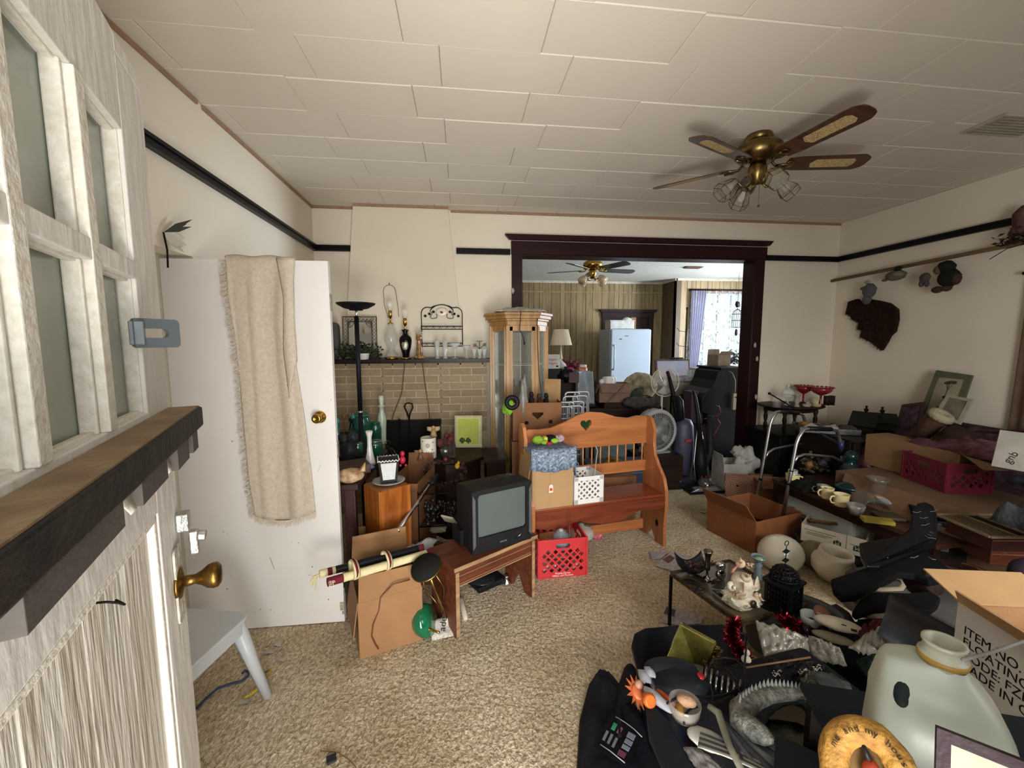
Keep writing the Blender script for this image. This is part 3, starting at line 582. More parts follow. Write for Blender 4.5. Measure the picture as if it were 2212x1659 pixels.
# crocheted cloth over the box
cc = th('crocheted_cloth', 'blue and white crocheted cloth draped over the tan box on the bench', 'cloth', inb(-.40, .13, .835), R(9.7))
def cf(u, v):
    x = -.17 + .34 * u; y = .13 - .34 * v; z = .008
    if y < -.125: z -= (-.125 - y) * 1.9; y = -.13 - .012 * sin(u * 26) * (-.125 - y) / .085 - .008
    z += .012 * sin(9 * u + 3) * sin(5 * v + 1) if v < .7 else 0; z -= .05 * abs(u - .5) ** 1.5 * (1 if v < .75 else -1.6)
    return (x, y, z + .018)
cfm = M('8fa0b4', .9, hex2='3f5068', sc=55, bump=1, bsc=90)
G().grid(cf, 36, 26, .006).obj('cloth', cfm, cc)
g = G()
for k in range(3): g.tube([Vector(cf(i / 20, .80 + .05 * k + .02 * abs((i % 4) - 2))) + Vector((0, -.004, 0)) for i in range(21)], .003, 4)
g.obj('white_stitching', M('dfe4e8', .9), cc)
g = G()
for i in range(13): p = Vector(cf(i / 12, .97)); g.tube(arc((p.x, p.y - .002, p.z - .004), .014, 0, 2 * pi, 8), .004, 5)
g.obj('scalloped_edge', M('5b6c84', .9), cc)
g = G().grid(lambda u, v: (.165 + .03 * u, .1 - .2 * v, .015 - .14 * u * (1 + .6 * v)), 6, 8, .005); g.obj('side_fold', M('7b93ac', .9, var=.2, bump=.5), cc)
ty = th('stuffed_toy', 'green plush toy with pink and white ball feet lying on the crocheted cloth', 'toy', inb(-.38, .13, .875), R(9.7))
g = G().sph((-.09, .0, .03), (.045, .035, .032), 12, .2).sph((.03, -.02, .02), (.04, .025, .02), 10, .2).sph((-.05, -.03, .015), (.03, .02, .016), 10); g.obj('body', M('86b02e', .9, var=.3, bump=.5), ty)
G().box((-.035, 0, .03), (.03, .05, .045)).obj('yellow_band', M('c9c155', .9), ty, .01); G().box((.012, 0, .032), (.06, .06, .05)).obj('black_shirt', M('101012', .9), ty, .012); G().sph((.08, -.0, .03), (.04, .034, .03), 12).obj('patterned_ball', M('c7b0b6', .8, hex2='7a4a70', sc=40), ty)
G().sph((-.02, -.05, .01), (.025, .018, .012), 10).obj('red_patch', M('a8203a', .8), ty)
pt = th('price_tag', 'white paper tag with red print hanging on a string over the tan box', 'tag', inb(-.42, -.002, .585), R(9.7))
G().prism([(-.016, -.035), (.016, -.035), (.016, .015), (.006, .025), (-.006, .025), (-.016, .015)], -.001, 0, 'y').obj('card', M('e8dccb', .7), pt); G().box((0, -.0015, -.012), (.022, .0006, .02)).obj('red_print', M('c3402e', .7), pt); G().tube([(0, 0, .02), (-.002, 0, .12)], .002, 4).obj('string', M('c8a07a', .9), pt)
# white lattice planter box
lb = th('lattice_basket', 'white plastic lattice sided box holding an upturned clear glass bowl on the bench', 'basket', inb(-.115, .125), R(9.7)); w, d, h = .235, .225, .20
for ang in range(4):
    g = G().T((0, 0, 0), rz=ang * pi / 2); q = w / 2 if ang % 2 == 0 else d / 2; dd = (d if ang % 2 == 0 else w) / 2
    g.box((0, -dd, .0125), (2 * q, .006, .045)).box((0, -dd, h - .0125), (2 * q, .006, .03)).box((-q + .014, -dd, h / 2), (.034, .006, h)).box((q - .014, -dd, h / 2), (.034, .006, h))
    g.obj('side_frame', WHITEP, lb, .001); g = G().T((0, 0, 0), rz=ang * pi / 2); a0, a1, b0, b1 = -q + .028, q - .028, .03, h - .022
    for s in (-1, 1):
        for k in range(-6, 10):
            x0 = a0 + k * .045; p = []
            for zz in (b0, b1): p.append((x0 + s * (zz - b0), zz) if s > 0 else (x0 + (b1 - b0) - (zz - b0), zz))
            (xa, za), (xb, zb) = p; dx = xb - xa
            ts = [max(0, (a0 - xa) / dx if dx > 0 else (a1 - xa) / dx), min(1, (a1 - xa) / dx if dx > 0 else (a0 - xa) / dx)]
            if ts[1] - ts[0] > .05: g.bar((xa + dx * ts[0], -dd + s * .001, za + (zb - za) * ts[0]), (xa + dx * ts[1], -dd + s * .001, za + (zb - za) * ts[1]), .003, .014)
    g.obj('lattice', WHITEP, lb)
G().box((0, 0, .004), (w, d, .006)).obj('bottom', WHITEP, lb)
one(G().lathe([(.095, 0), (.1, .01), (.09, .05), (.05, .075), (.02, .08), (.02, .095), (.0, .1)], 24), 'glass_bowl', GL2, 'upturned clear glass bowl inside the white lattice box', 'bowl', inb(-.115, .125, .13))
one(G().tube([inb(-.06, .03, .615), inb(-.04, .06, .66), inb(.0, .12, .73), inb(.02, .14, .78), inb(.0, .13, .82)], .0035, 6), 'white_cable', M('b9b4a8', .5), 'thin white cord rising from the lattice box against the bench back', 'cord')
# ------------------------------------------------------------------ milk crate
def crate(name, label, w, d, h, loc, rz, mat, letter=None):
    c = th(name, label, 'crate', loc, rz)
    for ang in range(4):
        q, dd = (w / 2, d / 2) if ang % 2 == 0 else (d / 2, w / 2); outer = [(-q, 0), (q, 0), (q, h), (-q, h)]
        hd = [rrect(.10, .032, .015, 3, 0, h - .05)]; holes = []
        nx = int((2 * q - .05) / .026); 
        for i in range(nx):
            for j in range(6):
                cx, cz = -q + .04 + i * (2 * q - .08) / (nx - 1) , .055 + j * .026
                if cz > h - .085 and abs(cx) < .075: continue
                if cz > h - .06: continue
                if (i + j) % 2 == 0: holes.append([(cx - .0175, cz), (cx, cz - .0175), (cx + .0175, cz), (cx, cz + .0175)])
        o = plate('side', outer, hd + holes, .007, mat, c); o.rotation_euler = (0, 0, ang * pi / 2); a = ang * pi / 2; o.location = (sin(a) * dd, -cos(a) * dd, 0)
        g = G().T((0, 0, 0), rz=a)
        for zz in (.004, h - .004, h - .022): g.box((0, -dd - .004, zz), (2 * q + .008, .006, .006))
        for s in (-1, 1): g.box((s * (q - .002), -dd - .004, h / 2), (.012, .008, h))
        g.obj('rim', mat, c, .001)
    G().box((0, 0, .006), (w, d, .008)).obj('bottom', mat, c)
    if letter: text(letter[0], .02, M('f2e9e4', .6, bump=0), c, (0, -d / 2 - .0045, .024), al='CENTER', ext=.0004); text(letter[1], .018, M('f2e9e4', .6, bump=0), c, (0, -d / 2 - .0045, .008), al='CENTER', ext=.0004)
    return c
REDP = M('c33238', .38, var=.12, sc=6, bump=.05)
crate('milk_crate', 'bright red plastic milk crate with diamond lattice sides under the pine bench', .34, .33, .275, (.665, 2.81, 0), R(2), REDP, ('Prairie Farms', 'Milton, and Partners'))
jr = th('glass_jar', 'rounded clear glass jar inside the red milk crate', 'jar', (.68, 2.74, .155)); G().lathe([(.05, 0), (.065, .02), (.068, .08), (.05, .115), (.035, .12), (.035, .135), (.0, .135)], 18).obj('jar_body', glass('8c98a6', .6), jr); G().sph((0, 0, .135), (.02, .02, .012), 10).obj('knob', GL2, jr)
rr = random.Random(7)
for k in range(10):
    one(G().lathe([(0, 0), (.03, 0), (.036, .07), (.03, .072), (0, .06)], 12), 'small_tumbler', M(rr.choice(['b99a84', '8a7a70', 'd0b49c', '6d6a70']), .2, var=.2, bump=0), 'small pale tumbler packed inside the red milk crate', 'glass', (.56 + (k % 4) * .07, 2.70 + (k // 4) * .085, .012), group='tumblers in the red milk crate')
one(G().cyl((.735, 2.68, .03), (.72, 2.67, .40), .0045), 'thin_dowel', wood('5a3420', '40230f'), 'thin brown dowel standing up out of the red milk crate', 'dowel')
one(G().sph((0, 0, .045), (.05, .04, .045), 14, .1, 3).cyl((.04, 0, .05), (.08, .02, .07), .035, .02), 'pink_ornament', M('b8325a', .4, hex2='f0a0b0', sc=50), 'shiny pink striped ornament on the carpet behind the red crate', 'ornament', F(1290, 1165, 0), rz=.5)
# ------------------------------------------------------------------ stool and television
SW = wood('6e3820', '43200f', .5, 3, 0, .3); SWE = wood('a88a66', '7c5a3c', .7, 4, 0, .3)
a = math.atan2(.35, .49); sx0, sy0 = -.04, 2.139
stl = th('step_stool', 'worn reddish brown wooden step stool with chipped pale edges', 'stool', (sx0, sy0, 0), R(33))
Lx, Ly = .56, .27
G().box((Lx / 2, Ly / 2, .40), (Lx + .05, Ly + .02, .022)).obj('top_board', SW, stl, .002)
G().box((Lx / 2, -.012, .40), (Lx + .05, .003, .022)).obj('worn_edge', SWE, stl)
for x in (.0, Lx):
    g = G().prism([(0, 0), (.0, .389), (Ly, .389), (Ly, 0), (Ly - .07, 0), (Ly / 2, .12), (.07, 0)], x - .011, x + .011, 'x'); g.obj('leg_panel', SW, stl, .002)
    G().box((x, -.0015, .19), (.022, .003, .37)).obj('worn_edge', SWE, stl)
g = G().box((Lx / 2, .02, .335), (Lx - .02, .016, .10)); g.obj('apron', SW, stl, .002); G().box((Lx / 2, .010, .30), (Lx - .02, .004, .003)).box((Lx / 2, .010, .345), (Lx - .02, .004, .003)).obj('groove', M('9c7654', .8), stl); G().box((Lx / 2, .011, .287), (Lx - .02, .006, .006)).obj('worn_edge', SWE, stl)
G().box((Lx / 2, Ly - .02, .335), (Lx - .02, .016, .10)).obj('apron', SW, stl, .002)
tv = th('television', 'small old black tube television standing askew on the step stool', 'television', (.150, 2.50, .412), R(24))
TVB = M('1c1b1e', .55, var=.25, sc=14, bump=.12, bsc=120)
w, h = .40, .37
g = G(); ring = lambda y, sw, z0, z1: [(-w / 2 * sw, y, z0), (w / 2 * sw, y, z0), (w / 2 * sw, y, z1), (-w / 2 * sw, y, z1)]
vs = ring(-.17, 1, 0, h) + ring(-.06, .98, .0, h) + ring(.05, .93, .0, h - .02) + ring(.17, .68, .01, h - .10)
fs = [(k * 4 + i, k * 4 + (i + 1) % 4, k * 4 + 4 + (i + 1) % 4, k * 4 + 4 + i) for k in range(3) for i in range(4)] + [(3, 2, 1, 0), (12, 13, 14, 15)]
g.add(vs, fs); g.obj('cabinet', TVB, tv, .008)
fr_ = plate('front_bezel', rrect(w, h, .012), [rrect(.325, .255, .02, cy=.03)], .03, TVB, tv); fr_.location = (0, -.18, h / 2)
def scr(u, v):
    x = (u - .5) * .33; z = (v - .5) * .26; return (x, -.178 - .016 * (1 - (2 * u - 1) ** 2) * (1 - (2 * v - 1) ** 2), h / 2 + .03 + z)
G().grid(scr, 14, 12).obj('screen', M('59605f', .12, var=.06, sc=3, bump=0, coat=.6), tv)
g = G()
for s in (-1, 1): g.prism([(s * .197, .03), (s * .197, h - .02), (s * .180, h - .05), (s * .180, .05)], -.199, -.193, 'y')
g.obj('silver_trim', M('777a7c', .4, .6), tv); text('SANYO', .014, M('a8a8a4', .5, .5, bump=0), tv, (.0, -.1965, .032), al='CENTER')
G().box((.09, -.198, .035), (.03, .008, .014)).obj('button', BLACK, tv, .002); G().tube([(.095, -.2, .04), (.11, -.205, .05), (.12, -.2, .06)], .003, 5).obj('antenna_stub', ALU, tv)
G().box((-.205, .0, .05), (.02, .12, .09)).obj('side_vent', BLACK, tv)
# things under the stool
ub = th('black_case', 'flat black case with a round cover under the step stool', 'case', F(1055, 1262, 0), R(30)); G().box((0, .04, .02), (.22, .2, .04)).obj('case_body', BLACK, ub, .01); G().lathe([(0, .05), (.085, .05), (.09, .042), (.09, .04)], 24, c=(-.03, .03, 0)).obj('round_cover', M('25272b', .3), ub)
one(G().lathe([(0, 0), (.03, 0), (.03, .02), (.014, .03), (.012, .05), (.02, .06), (0, .062)], 16), 'chrome_fitting', CHROME, 'small chrome fitting on the carpet under the step stool', 'fitting', F(1094, 1262, 0))
one(G().lathe([(0, 0), (.014, 0), (.016, .15), (.014, .19), (0, .19)], 12), 'white_tube', M('cdbfae', .6), 'pale tube lying on the carpet beside the stool leg', 'tube', F(1006, 1338, .016), rx=R(-84), rz=R(10))
# ------------------------------------------------------------------ carton with wrapped bats
bx_ = carton('brown_carton', 'large brown cardboard box on the carpet in front of the slab door', .325, .33, .305, (-.44, 2.255, 0), R(19.8), KRAFT, [('f', R(-22), .12), ('b', R(-8), .22), ('l', R(172), .2)])
G().box((.02, -.1665, .15), (.0008, .0008, .3)).box((.0, -.167, .262), (.07, .0008, .08)).obj('packing_tape', M('b88f60', .4), bx_)
g = G().tube([V(885, 1252, 2.135), V(850, 1262, 2.10), V(822, 1290, 2.08), V(818, 1320, 2.075), V(806, 1350, 2.055), V(803, 1375, 2.05), V(812, 1395, 2.055), V(818, 1402, 2.055)], .0035, 6)
one(g, 'brown_cable', M('6a3f24', .5), 'brown electric cord trailing over the front of the large brown carton', 'cord')
one(G().box((0, 0, .03), (.02, .014, .06)), 'green_strip', M('10241a', .4), 'dark green plastic corner tucked into the large brown carton', 'strip', V(747, 1268, 2.2))
CRM = M('d9cfa2', .9, var=.12, sc=20, bump=.4); MRN = M('6d1426', .9, var=.25, sc=30, bump=.4)
def bat(name, label, p0, p1, y0, y1, r, mats):
    t = th(name, label, 'martial arts stick bag'); a, b_ = V(p0[0], p0[1], y0), V(p1[0], p1[1], y1); n = len(mats)
    acc = 0
    for k, (m_, fr) in enumerate(mats):
        G().tube([a.lerp(b_, acc), a.lerp(b_, acc + fr)], r, 14).obj('sleeve', m_, t, .002); acc += fr
    return t, a, b_
t1, a1, b1 = bat('stick_case', 'black and cream cloth stick case with red braid lying behind on the brown carton', (690, 1240), (915, 1182), 2.06, 2.28, .019, [(CRM, .07), (MRN, .04), (CRM, .03), (BLACK, .8), (MRN, .06)])
g = G(); rr = random.Random(3)
for i in range(14): p = a1 + Vector((0, 0, 0)); q = p + Vector((rr.uniform(-.05, -.01), rr.uniform(-.02, .01), rr.uniform(-.09, -.03))); g.tube([p, (p + q) / 2 + Vector((-.01, 0, .01)), q], .002, 4)
g.obj('tassel', CRM, t1)
t2, a2, b2 = bat('stick_case', 'cream cloth stick case with dark red ends lying in front on the brown carton', (707, 1258), (935, 1192), 1.98, 2.26, .021, [(MRN, .13), (CRM, .8), (MRN, .07)])
d2 = (b2 - a2).normalized()
for tq in (.22, .52):
    c0 = a2.lerp(b2, tq) + Vector((0, .02, .018)); n1 = d2.cross(Vector((0, 0, 1))).normalized(); n2 = Vector((0, 0, 1))
    ln = [c0 + n1 * (.052 * cos(t)) + n2 * (.044 * sin(t)) for t in [2 * pi * i / 18 for i in range(18)]]
    G().tube(ln, .005, 6, True, sx=3.2).obj('strap', CRM, t2)
    G().tube([ln[i] + n1 * .004 * cos(2 * pi * i / 18) + Vector((0, 0, .004)) for i in range(-4, 8)], .003, 5, sx=2.6).obj('red_braid', MRN, t2)
text('武', .035, M('e8d8c0', .8, bump=0), t2, a2 + Vector((.01, -.0225, -.01)), rz=R(8))
# box behind with pink lamp
carton('open_carton', 'open brown cardboard box behind the wrapped sticks holding a pink lamp', .36, .28, .22, (-.52, 2.60, 0), R(15), KRAFT2, [('b', R(-4), .20)])
pk = th('pink_lamp', 'upturned pink glass lamp base with black socket in the open carton', 'lamp', V(788, 1222, 2.5) + Vector((0, 0, -.05)), 0, R(6)); G().lathe([(.02, 0), (.07, .02), (.085, .06), (.08, .1), (.05, .125), (.015, .135)], 24).obj('glass_base', M('c98a92', .15, var=.12, coat=.6, bump=0), pk); G().lathe([(.012, .135), (.018, .15), (.02, .19), (.014, .2)], 14).obj('socket', GLOSSB, pk); G().lathe([(.016, .2), (.017, .215), (.008, .22), (.006, .24), (0, .245)], 12).obj('blue_cap', M('7aa6c0', .3, bump=0), pk)
bk2 = th('purple_booklet', 'purple booklet with white printing standing by the pink lamp', 'booklet', V(826, 1210, 2.44), R(20), 0, R(-20)); G().box((0, 0, .0), (.09, .005, .12)).obj('cover', M('4a2f6b', .4), bk2); text('diabetes', .016, M('ddd4ee', .5, bump=0), bk2, (-.036, -.004, .0)); G().sph((.02, -.004, .03), (.012, .001, .01), 8).obj('white_motif', M('e8e0ef', .5), bk2)
one(G().grid(lambda u, v: (-.11 + .22 * u + .02 * sin(7 * v), -.08 + .16 * v, .05 + .035 * sin(5 * u + 1) * sin(4 * v) + .015 * noise.noise(Vector((u * 9, v * 9, 1)))), 14, 12, .003), 'plastic_bag', M('d5dadd', .3, alpha=.85, bump=.5, bsc=30), 'crumpled white plastic bag beside the step stool and open carton', 'bag', V(905, 1190, 2.62) + Vector((0, 0, -.03)))
# brass candle stand, green lamp, newspaper scrap
bs = th('brass_plant_stand', 'upside down brass stand with a round black felt base leaning on the stool', 'stand', V(965, 1335, 2.13), 0)
top = V(920, 1225, 2.10) - V(965, 1335, 2.13)
q_ = Vector((0, 0, 1)).rotation_difference(top.normalized()); Lb = top.length
g = G(); g.m = q_.to_matrix().to_4x4(); g.lathe([(.0, 0), (.006, .002), (.008, .03), (.006, .06), (.014, .075), (.008, .09), (.012, .12), (.006, .14), (.007, .2), (.016, Lb - .02)], 14); g.obj('stem', ABRASS, bs)
g = G(); g.m = Matrix.Translation(top) @ Matrix.Rotation(R(28), 4, 'X') @ Matrix.Rotation(R(-14), 4, 'Y'); g.lathe([(.0, .008), (.078, .008), (.08, .0), (.078, -.008), (.03, -.014), (0, -.014)], 28); g.obj('round_base', M('1b1a17', .85, var=.3), bs)
g = G(); g.m = Matrix.Translation(top) @ Matrix.Rotation(R(28), 4, 'X') @ Matrix.Rotation(R(-14), 4, 'Y'); g.lathe([(.0805, .003), (.083, -.004), (.08, -.009)], 28); g.obj('brass_rim', ABRASS, bs)
g = G()
for s in (-1, 1): g.tube([top + Vector((s * .03, 0, -.01)), top * .6 + Vector((s * .05, 0, 0)), top * .3 + Vector((s * .02, 0, 0)), top * .35], .004, 6)
g.obj('brace', ABRASS, bs)
gl = th('green_lamp', 'glossy green glass lamp shade lying on the carpet by the stool leg', 'lamp', (V(915, 1345, 2.17)), 0); g = G().T((0, 0, .01), ry=R(72), rz=R(-20)); g.lathe([(0, -.055), (.03, -.052), (.07, -.03), (.088, .01), (.08, .04), (.0, .045)], 24); g.obj('shade', M('0b6a45', .12, var=.25, bump=0, coat=.7), gl); G().cyl((.03, -.04, -.01), (.09, -.09, .0), .006).sph((.03, -.045, -.01), .012, 10).obj('brass_fitting', BRASS, gl)
npc = th('newspaper_scrap', 'crumpled newspaper scrap on the carpet against the stool leg', 'newspaper', F(962, 1378, .0), R(12), R(52)); G().grid(lambda u, v: (-.075 + .15 * u, -.0 + .10 * v, .012 * sin(4 * u + 3 * v) + .006 * sin(9 * v)), 10, 8, .0015).obj('sheet', M('cfcac0', .8, hex2='98948c', sc=70), npc); text('ade', .05, M('1a1a1a', .8, bump=0), npc, (.0, .03, .014), rx=0, rz=R(75))
# ------------------------------------------------------------------ pile beside the fireplace
MAH = wood('3c1a18', '26100f', .45, 3, 2, .1); ORW = wood('a05c22', '74380f', .35, 3, 2, .1); DKW = wood('2a1a14', '180e0a', .5, 3, 0, .1)
def blob(name, label, cat, loc, r, mat, seed=1, amp=.5, n=18, fr=2.5, **k): return one(G().sph((0, 0, r[2] * .9), r, n, amp, fr, seed), name, mat, label, cat, loc, **k)
def cloth_heap(name, label, loc, w, d, h, mat, seed=1, cat='cloth', n=22, **k):
    def f(u, v):
        x, y = (u - .5) * w, (v - .5) * d; e = max(0, 1 - max(abs(u - .5), abs(v - .5)) ** 2 * 4.1)
        q = Vector((u * 4 + seed * 3, v * 4, seed)); return (x * (1 + .15 * noise.noise(q)), y * (1 + .15 * noise.noise(q + Vector((5, 0, 0)))), h * e ** .6 * (.7 + .6 * noise.noise(q * 1.2)) + .012 * noise.noise(q * 4) + .01)
    return one(G().grid(f, n, n, .004), name, mat, label, cat, loc, **k)
k1, k2 = F(772, 1047, .74), F(828, 989, .74)
dk = th('mahogany_desk', 'dark red brown wooden desk crowded with ornaments, left of the fireplace', 'desk', (0, 0, 0))
g = G().prism([(k1.x, k1.y), (k2.x, k2.y + .25), (XL + .03, k2.y + .25), (XL + .03, k1.y)], .705, .74); g.obj('desk_top', MAH, dk, .003)
for x, y in ((k1.x - .05, k1.y + .03), (XL + .08, k1.y + .03), (k2.x - .06, k2.y + .2)): G().box((x, y, .352), (.065, .05, .705)).obj('leg', MAH, dk, .004)
G().box(((k1.x + XL) / 2, k1.y + .03, .65), (k1.x - XL - .1, .02, .11)).obj('apron', MAH, dk)
def onD(px, py, z=.74): p = F(px, py, z); return (p.x, p.y, z)
# cushion / purse
one(G().sph((0, 0, .045), (.085, .06, .045), 20, .12, 3).grid(lambda u, v: (.05 + .04 * u, -.03 + .06 * v, .07 + .05 * u * sin(pi * v)), 6, 6, .006), 'tapestry_pincushion', M('cfb48c', .85, hex2='7c4a34', sc=22, bump=.4), 'cream patterned fabric fish shaped cushion on the desk corner', 'cushion', onD(757, 1042), R(15))
ob = th('orange_crate', 'narrow orange stained wooden drawer box standing on end with a plate on top', 'drawer', F(836, 1052, .70).to_tuple()[:2] + (0,), R(38)); h = .72; w_ = .20
G().box((0, -w_ / 2, h / 2), (w_, .014, h)).obj('front_board', ORW, ob, .002); G().box((-w_ / 2, 0, h / 2), (.014, w_, h)).obj('side_board', ORW, ob, .002); G().box((0, w_ / 2, h / 2), (w_, .014, h)).obj('back_board', ORW, ob, .002); [G().box((0, 0, z), (w_, w_, .012)).obj('end_board', ORW, ob) for z in (.007, h - .007)]
G().box((w_ / 2 - .008, -w_ / 2 + .002, h / 2), (.02, .02, h)).obj('corner_post', wood('b9702e', '8a4a18', .35, 3, 2), ob)
one(G().lathe([(.0, 0), (.05, 0), (.058, .1), (.056, .11), (.045, .01)], 20), 'white_bowl', WHITEP, 'white bowl rim showing inside the open orange drawer', 'bowl', F(862, 1140, .40), 0, R(88), R(20))
pc = F(840, 1040, .725)
one(G().lathe([(0, 0), (.06, 0), (.075, .006), (.102, .012), (.102, .015), (.075, .009), (0, .004)], 32), 'grey_plate', M('a9adae', .25, var=.06, bump=0), 'pale grey dinner plate on top of the orange drawer', 'plate', (pc.x, pc.y, .721))
ln = th('white_lantern', 'black metal lantern with white frosted panes and a wire dome on the plate', 'lantern', (pc.x, pc.y, .728), R(12)); LBK = M('1d1f22', .5)
g = G()
for s in (-1, 1):
    for q in (-1, 1): g.bar((s * .042, q * .042, .012), (s * .056, q * .056, .14), .014, .014)
g.box((0, 0, .012), (.10, .10, .02)).box((0, 0, .14), (.125, .125, .012)).obj('metal_frame', LBK, ln, .001)
for k in range(4): g = G().T(rz=k * pi / 2); g.add([(-.036, -.044, .02), (.036, -.044, .02), (.05, -.057, .135), (-.05, -.057, .135), (-.036, -.041, .02), (.036, -.041, .02), (.05, -.054, .135), (-.05, -.054, .135)], [(0, 1, 2, 3), (7, 6, 5, 4)]); g.obj('frosted_pane', M('cfd3d4', .35, var=.12, sc=30, bump=.4), ln)
g = G()
for k in range(4):
    m_ = G(); 
    g.T(rz=k * pi / 2); g.tube([(-.06 + i * .12 / 24, -.064, .148 + .005 * sin(i * pi / 2)) for i in range(25)], .0035, 5)
g.obj('wavy_trim', WHITEP, ln); g = G()
for k in range(12): a = 2 * pi * k / 12; g.tube([(.056 * cos(a) * cos(t), .056 * sin(a) * cos(t), .15 + .07 * sin(t)) for t in [i * pi / 2 / 7 for i in range(8)]], .0017, 4)
g.tube([(0, 0, .22), (0, 0, .235)], .006, 6).tube(arc((0, 0, .25), .016, 0, 2 * pi, 10), .002, 4).obj('wire_dome', IRON, ln)
g = G()
for s in (-1, 1): g.box((s * .03, -.03, .003), (.01, .01, .012)).box((s * .03, .03, .003), (.01, .01, .012))
g.obj('feet', WHITEP, ln, kind='stuff')
one(G().lathe([(0, 0), (.038, 0), (.036, .02), (.022, .09), (.016, .15), (.016, .2), (.026, .245), (.024, .245), (.014, .2)], 16), 'milk_glass_vase', M('d9d9d4', .2, var=.08, sc=20, bump=.5, bsc=50, coat=.5), 'tall white milk glass bud vase on the desk', 'vase', onD(800, 1003))
def canister(px, py, r, h, label, mat, z=.74, wire=True):
    j = th('glass_canister', label, 'jar', onD(px, py, z)); G().lathe([(0, 0), (r, 0), (r, h * .8), (r * .85, h * .92), (r * .8, h)], 22).obj('glass_body', mat, j); G().lathe([(r * .86, h), (r * .86, h * 1.04), (r * .5, h * 1.1), (0, h * 1.12)], 22).obj('lid', mat, j)
    if wire: G().tube([(r * .9 * cos(t), r * .9 * sin(t), h) for t in [2 * pi * i / 24 for i in range(24)]], .003, 5, True).tube([(0, -r * .95, h), (0, -r * 1.15, h * .8), (0, -r * 1.1, h * .72)], .003, 5).obj('wire_clamp', CHROME, j)
    return j
GRG = M('0f5a48', .1, var=.2, alpha=.8, bump=0, coat=.6)
canister(784, 968, .068, .28, 'large green glass canister with a wire clamp lid, tallest on the desk', GRG); canister(812, 962, .05, .19, 'medium green glass canister behind the bud vase', GRG, wire=False); canister(812, 985, .05, .12, 'squat green glass canister with wire clamp, right of the bud vase', GRG); canister(774, 995, .04, .13, 'small green glass jar with a silver lid, left of the bud vase', GRG)
one(G().lathe([(0, 0), (.035, 0), (.03, .04), (.034, .12), (.038, .2), (.034, .24), (.02, .28), (.018, .32), (.03, .325), (.03, .33), (.016, .34), (.02, .37), (.024, .40), (.018, .42), (.0, .42)], 18), 'jadeite_candlestick', M('b5c2b0', .3, var=.08, bump=0, coat=.3), 'tall pale green turned candlestick in front of the bricks', 'candlestick', onD(827, 958))
up = th('utensil_crock', 'metal crock full of kitchen utensils at the back of the desk', 'crock', onD(744, 972)); G().lathe([(0, 0), (.06, 0), (.062, .14), (.058, .14), (.056, .01)], 20).obj('pot', M('47484a', .35, .8), up); rr = random.Random(12)
for k in range(9):
    a = rr.uniform(0, 6.3); x, y = .04 * cos(a), .04 * sin(a); q = Vector((x * 2, y * 1.5, .2 + .08 * rr.random())); m_ = [M('1f8a86', .4), CHROME, BLACK, M('6a4a2c', .6)][k % 4]
    g = G().cyl((x, y, .02), q, .005); g.sph(q, (.018, .006, .028), 10); g.obj('utensil', m_, up)
one(G().sph((0, 0, .08), (.075, .06, .09), 16, .7, 3, 2).sph((.03, 0, .19), (.04, .04, .05), 12, .5, 3), 'dark_statue', M('26262a', .5, var=.4, bump=.4), 'dark carved statue among the clutter at the left of the desk', 'statue', onD(755, 1000))
one(G().box((0, 0, .03), (.26, .18, .06)), 'brown_box', M('4a3226', .6), 'flat brown box sloping at the left of the desk', 'box', onD(752, 1020), R(25), R(0), R(0), bev=.004)
one(G().lathe([(0, 0), (.016, 0), (.016, .02), (.012, .025), (.012, .06), (0, .06)], 12), 'yellow_lighter', M('d8b020', .4), 'yellow plastic lighter standing among the green jars', 'lighter', onD(772, 970, .74))
one(G().lathe([(0, 0), (.02, 0), (.02, .04), (0, .04)], 12).sph((.04, 0, .01), (.03, .02, .014), 10, .5), 'blue_cap_item', M('4a6aa8', .5, hex2='b9c4cc', sc=20), 'small blue and white figurine beside the bud vase base', 'figurine', onD(788, 1012))
# red doll ornament hanging by the lantern
one(G().sph((0, 0, .03), (.018, .014, .022), 10).sph((0, 0, .065), (.014, .012, .016), 10).sph((-.012, 0, .0), .008, 8).sph((.016, 0, .0), .008, 8), 'red_ornament', M('b01532', .5), 'small red ornament with white bobbles beside the black lantern', 'ornament', V(870, 1005, 2.75), sc=1.2)
# big cardboard, low boxes
cd1 = carton('tall_carton', 'tall brown cardboard box with raised flap behind the orange drawer', .22, .45, .62, tuple(F(893, 1110, .3).to_tuple()[:2]) + (0,), R(-12), KRAFTD, [('b', 0, .10)])
one(G().tube([V(859, 1147, 2.42), V(930, 1046, 2.9)], .0125, 12), 'chrome_tube', CHROME, 'long chrome vacuum tube leaning across the clutter', 'tube')
bpy.data.objects['chrome_tube'].modifiers.clear()
G().tube([V(930, 1046, 2.9), V(946, 1026, 3.0)], .015, 12).obj('black_grip', BLACK, bpy.data.objects['chrome_tube'])
# octagonal table against the bricks
oc = F(985, 1000, .66); ot = th('octagonal_table', 'dark octagonal wooden side table against the brick fireplace', 'table', (oc.x, 3.52, 0), R(22.5))
G().lathe([(0, .63), (.26, .63), (.27, .645), (.27, .66), (0, .66)], 8).obj('top', DKW, ot); G().lathe([(.21, .02), (.22, .62)], 8).obj('body', DKW, ot); G().lathe([(.24, 0), (.24, .03)], 8).obj('plinth', DKW, ot)
yp = th('yellow_picture', 'framed chartreuse picture with two dark trees leaning on the bricks', 'picture', (V(1012, 985, 3.66).x, 3.70, .662), R(-6), R(-12))
G().box((0, 0, .145), (.25, .012, .29)).obj('frame', M('b8ad84', .5), yp, .002); G().box((.0, -.007, .145), (.215, .002, .255)).obj('mat', M('c8c89a', .6), yp); G().box((.0, -.009, .145), (.19, .002, .23)).obj('print', M('a9b42c', .5, var=.15, sc=14), yp)
g = G()
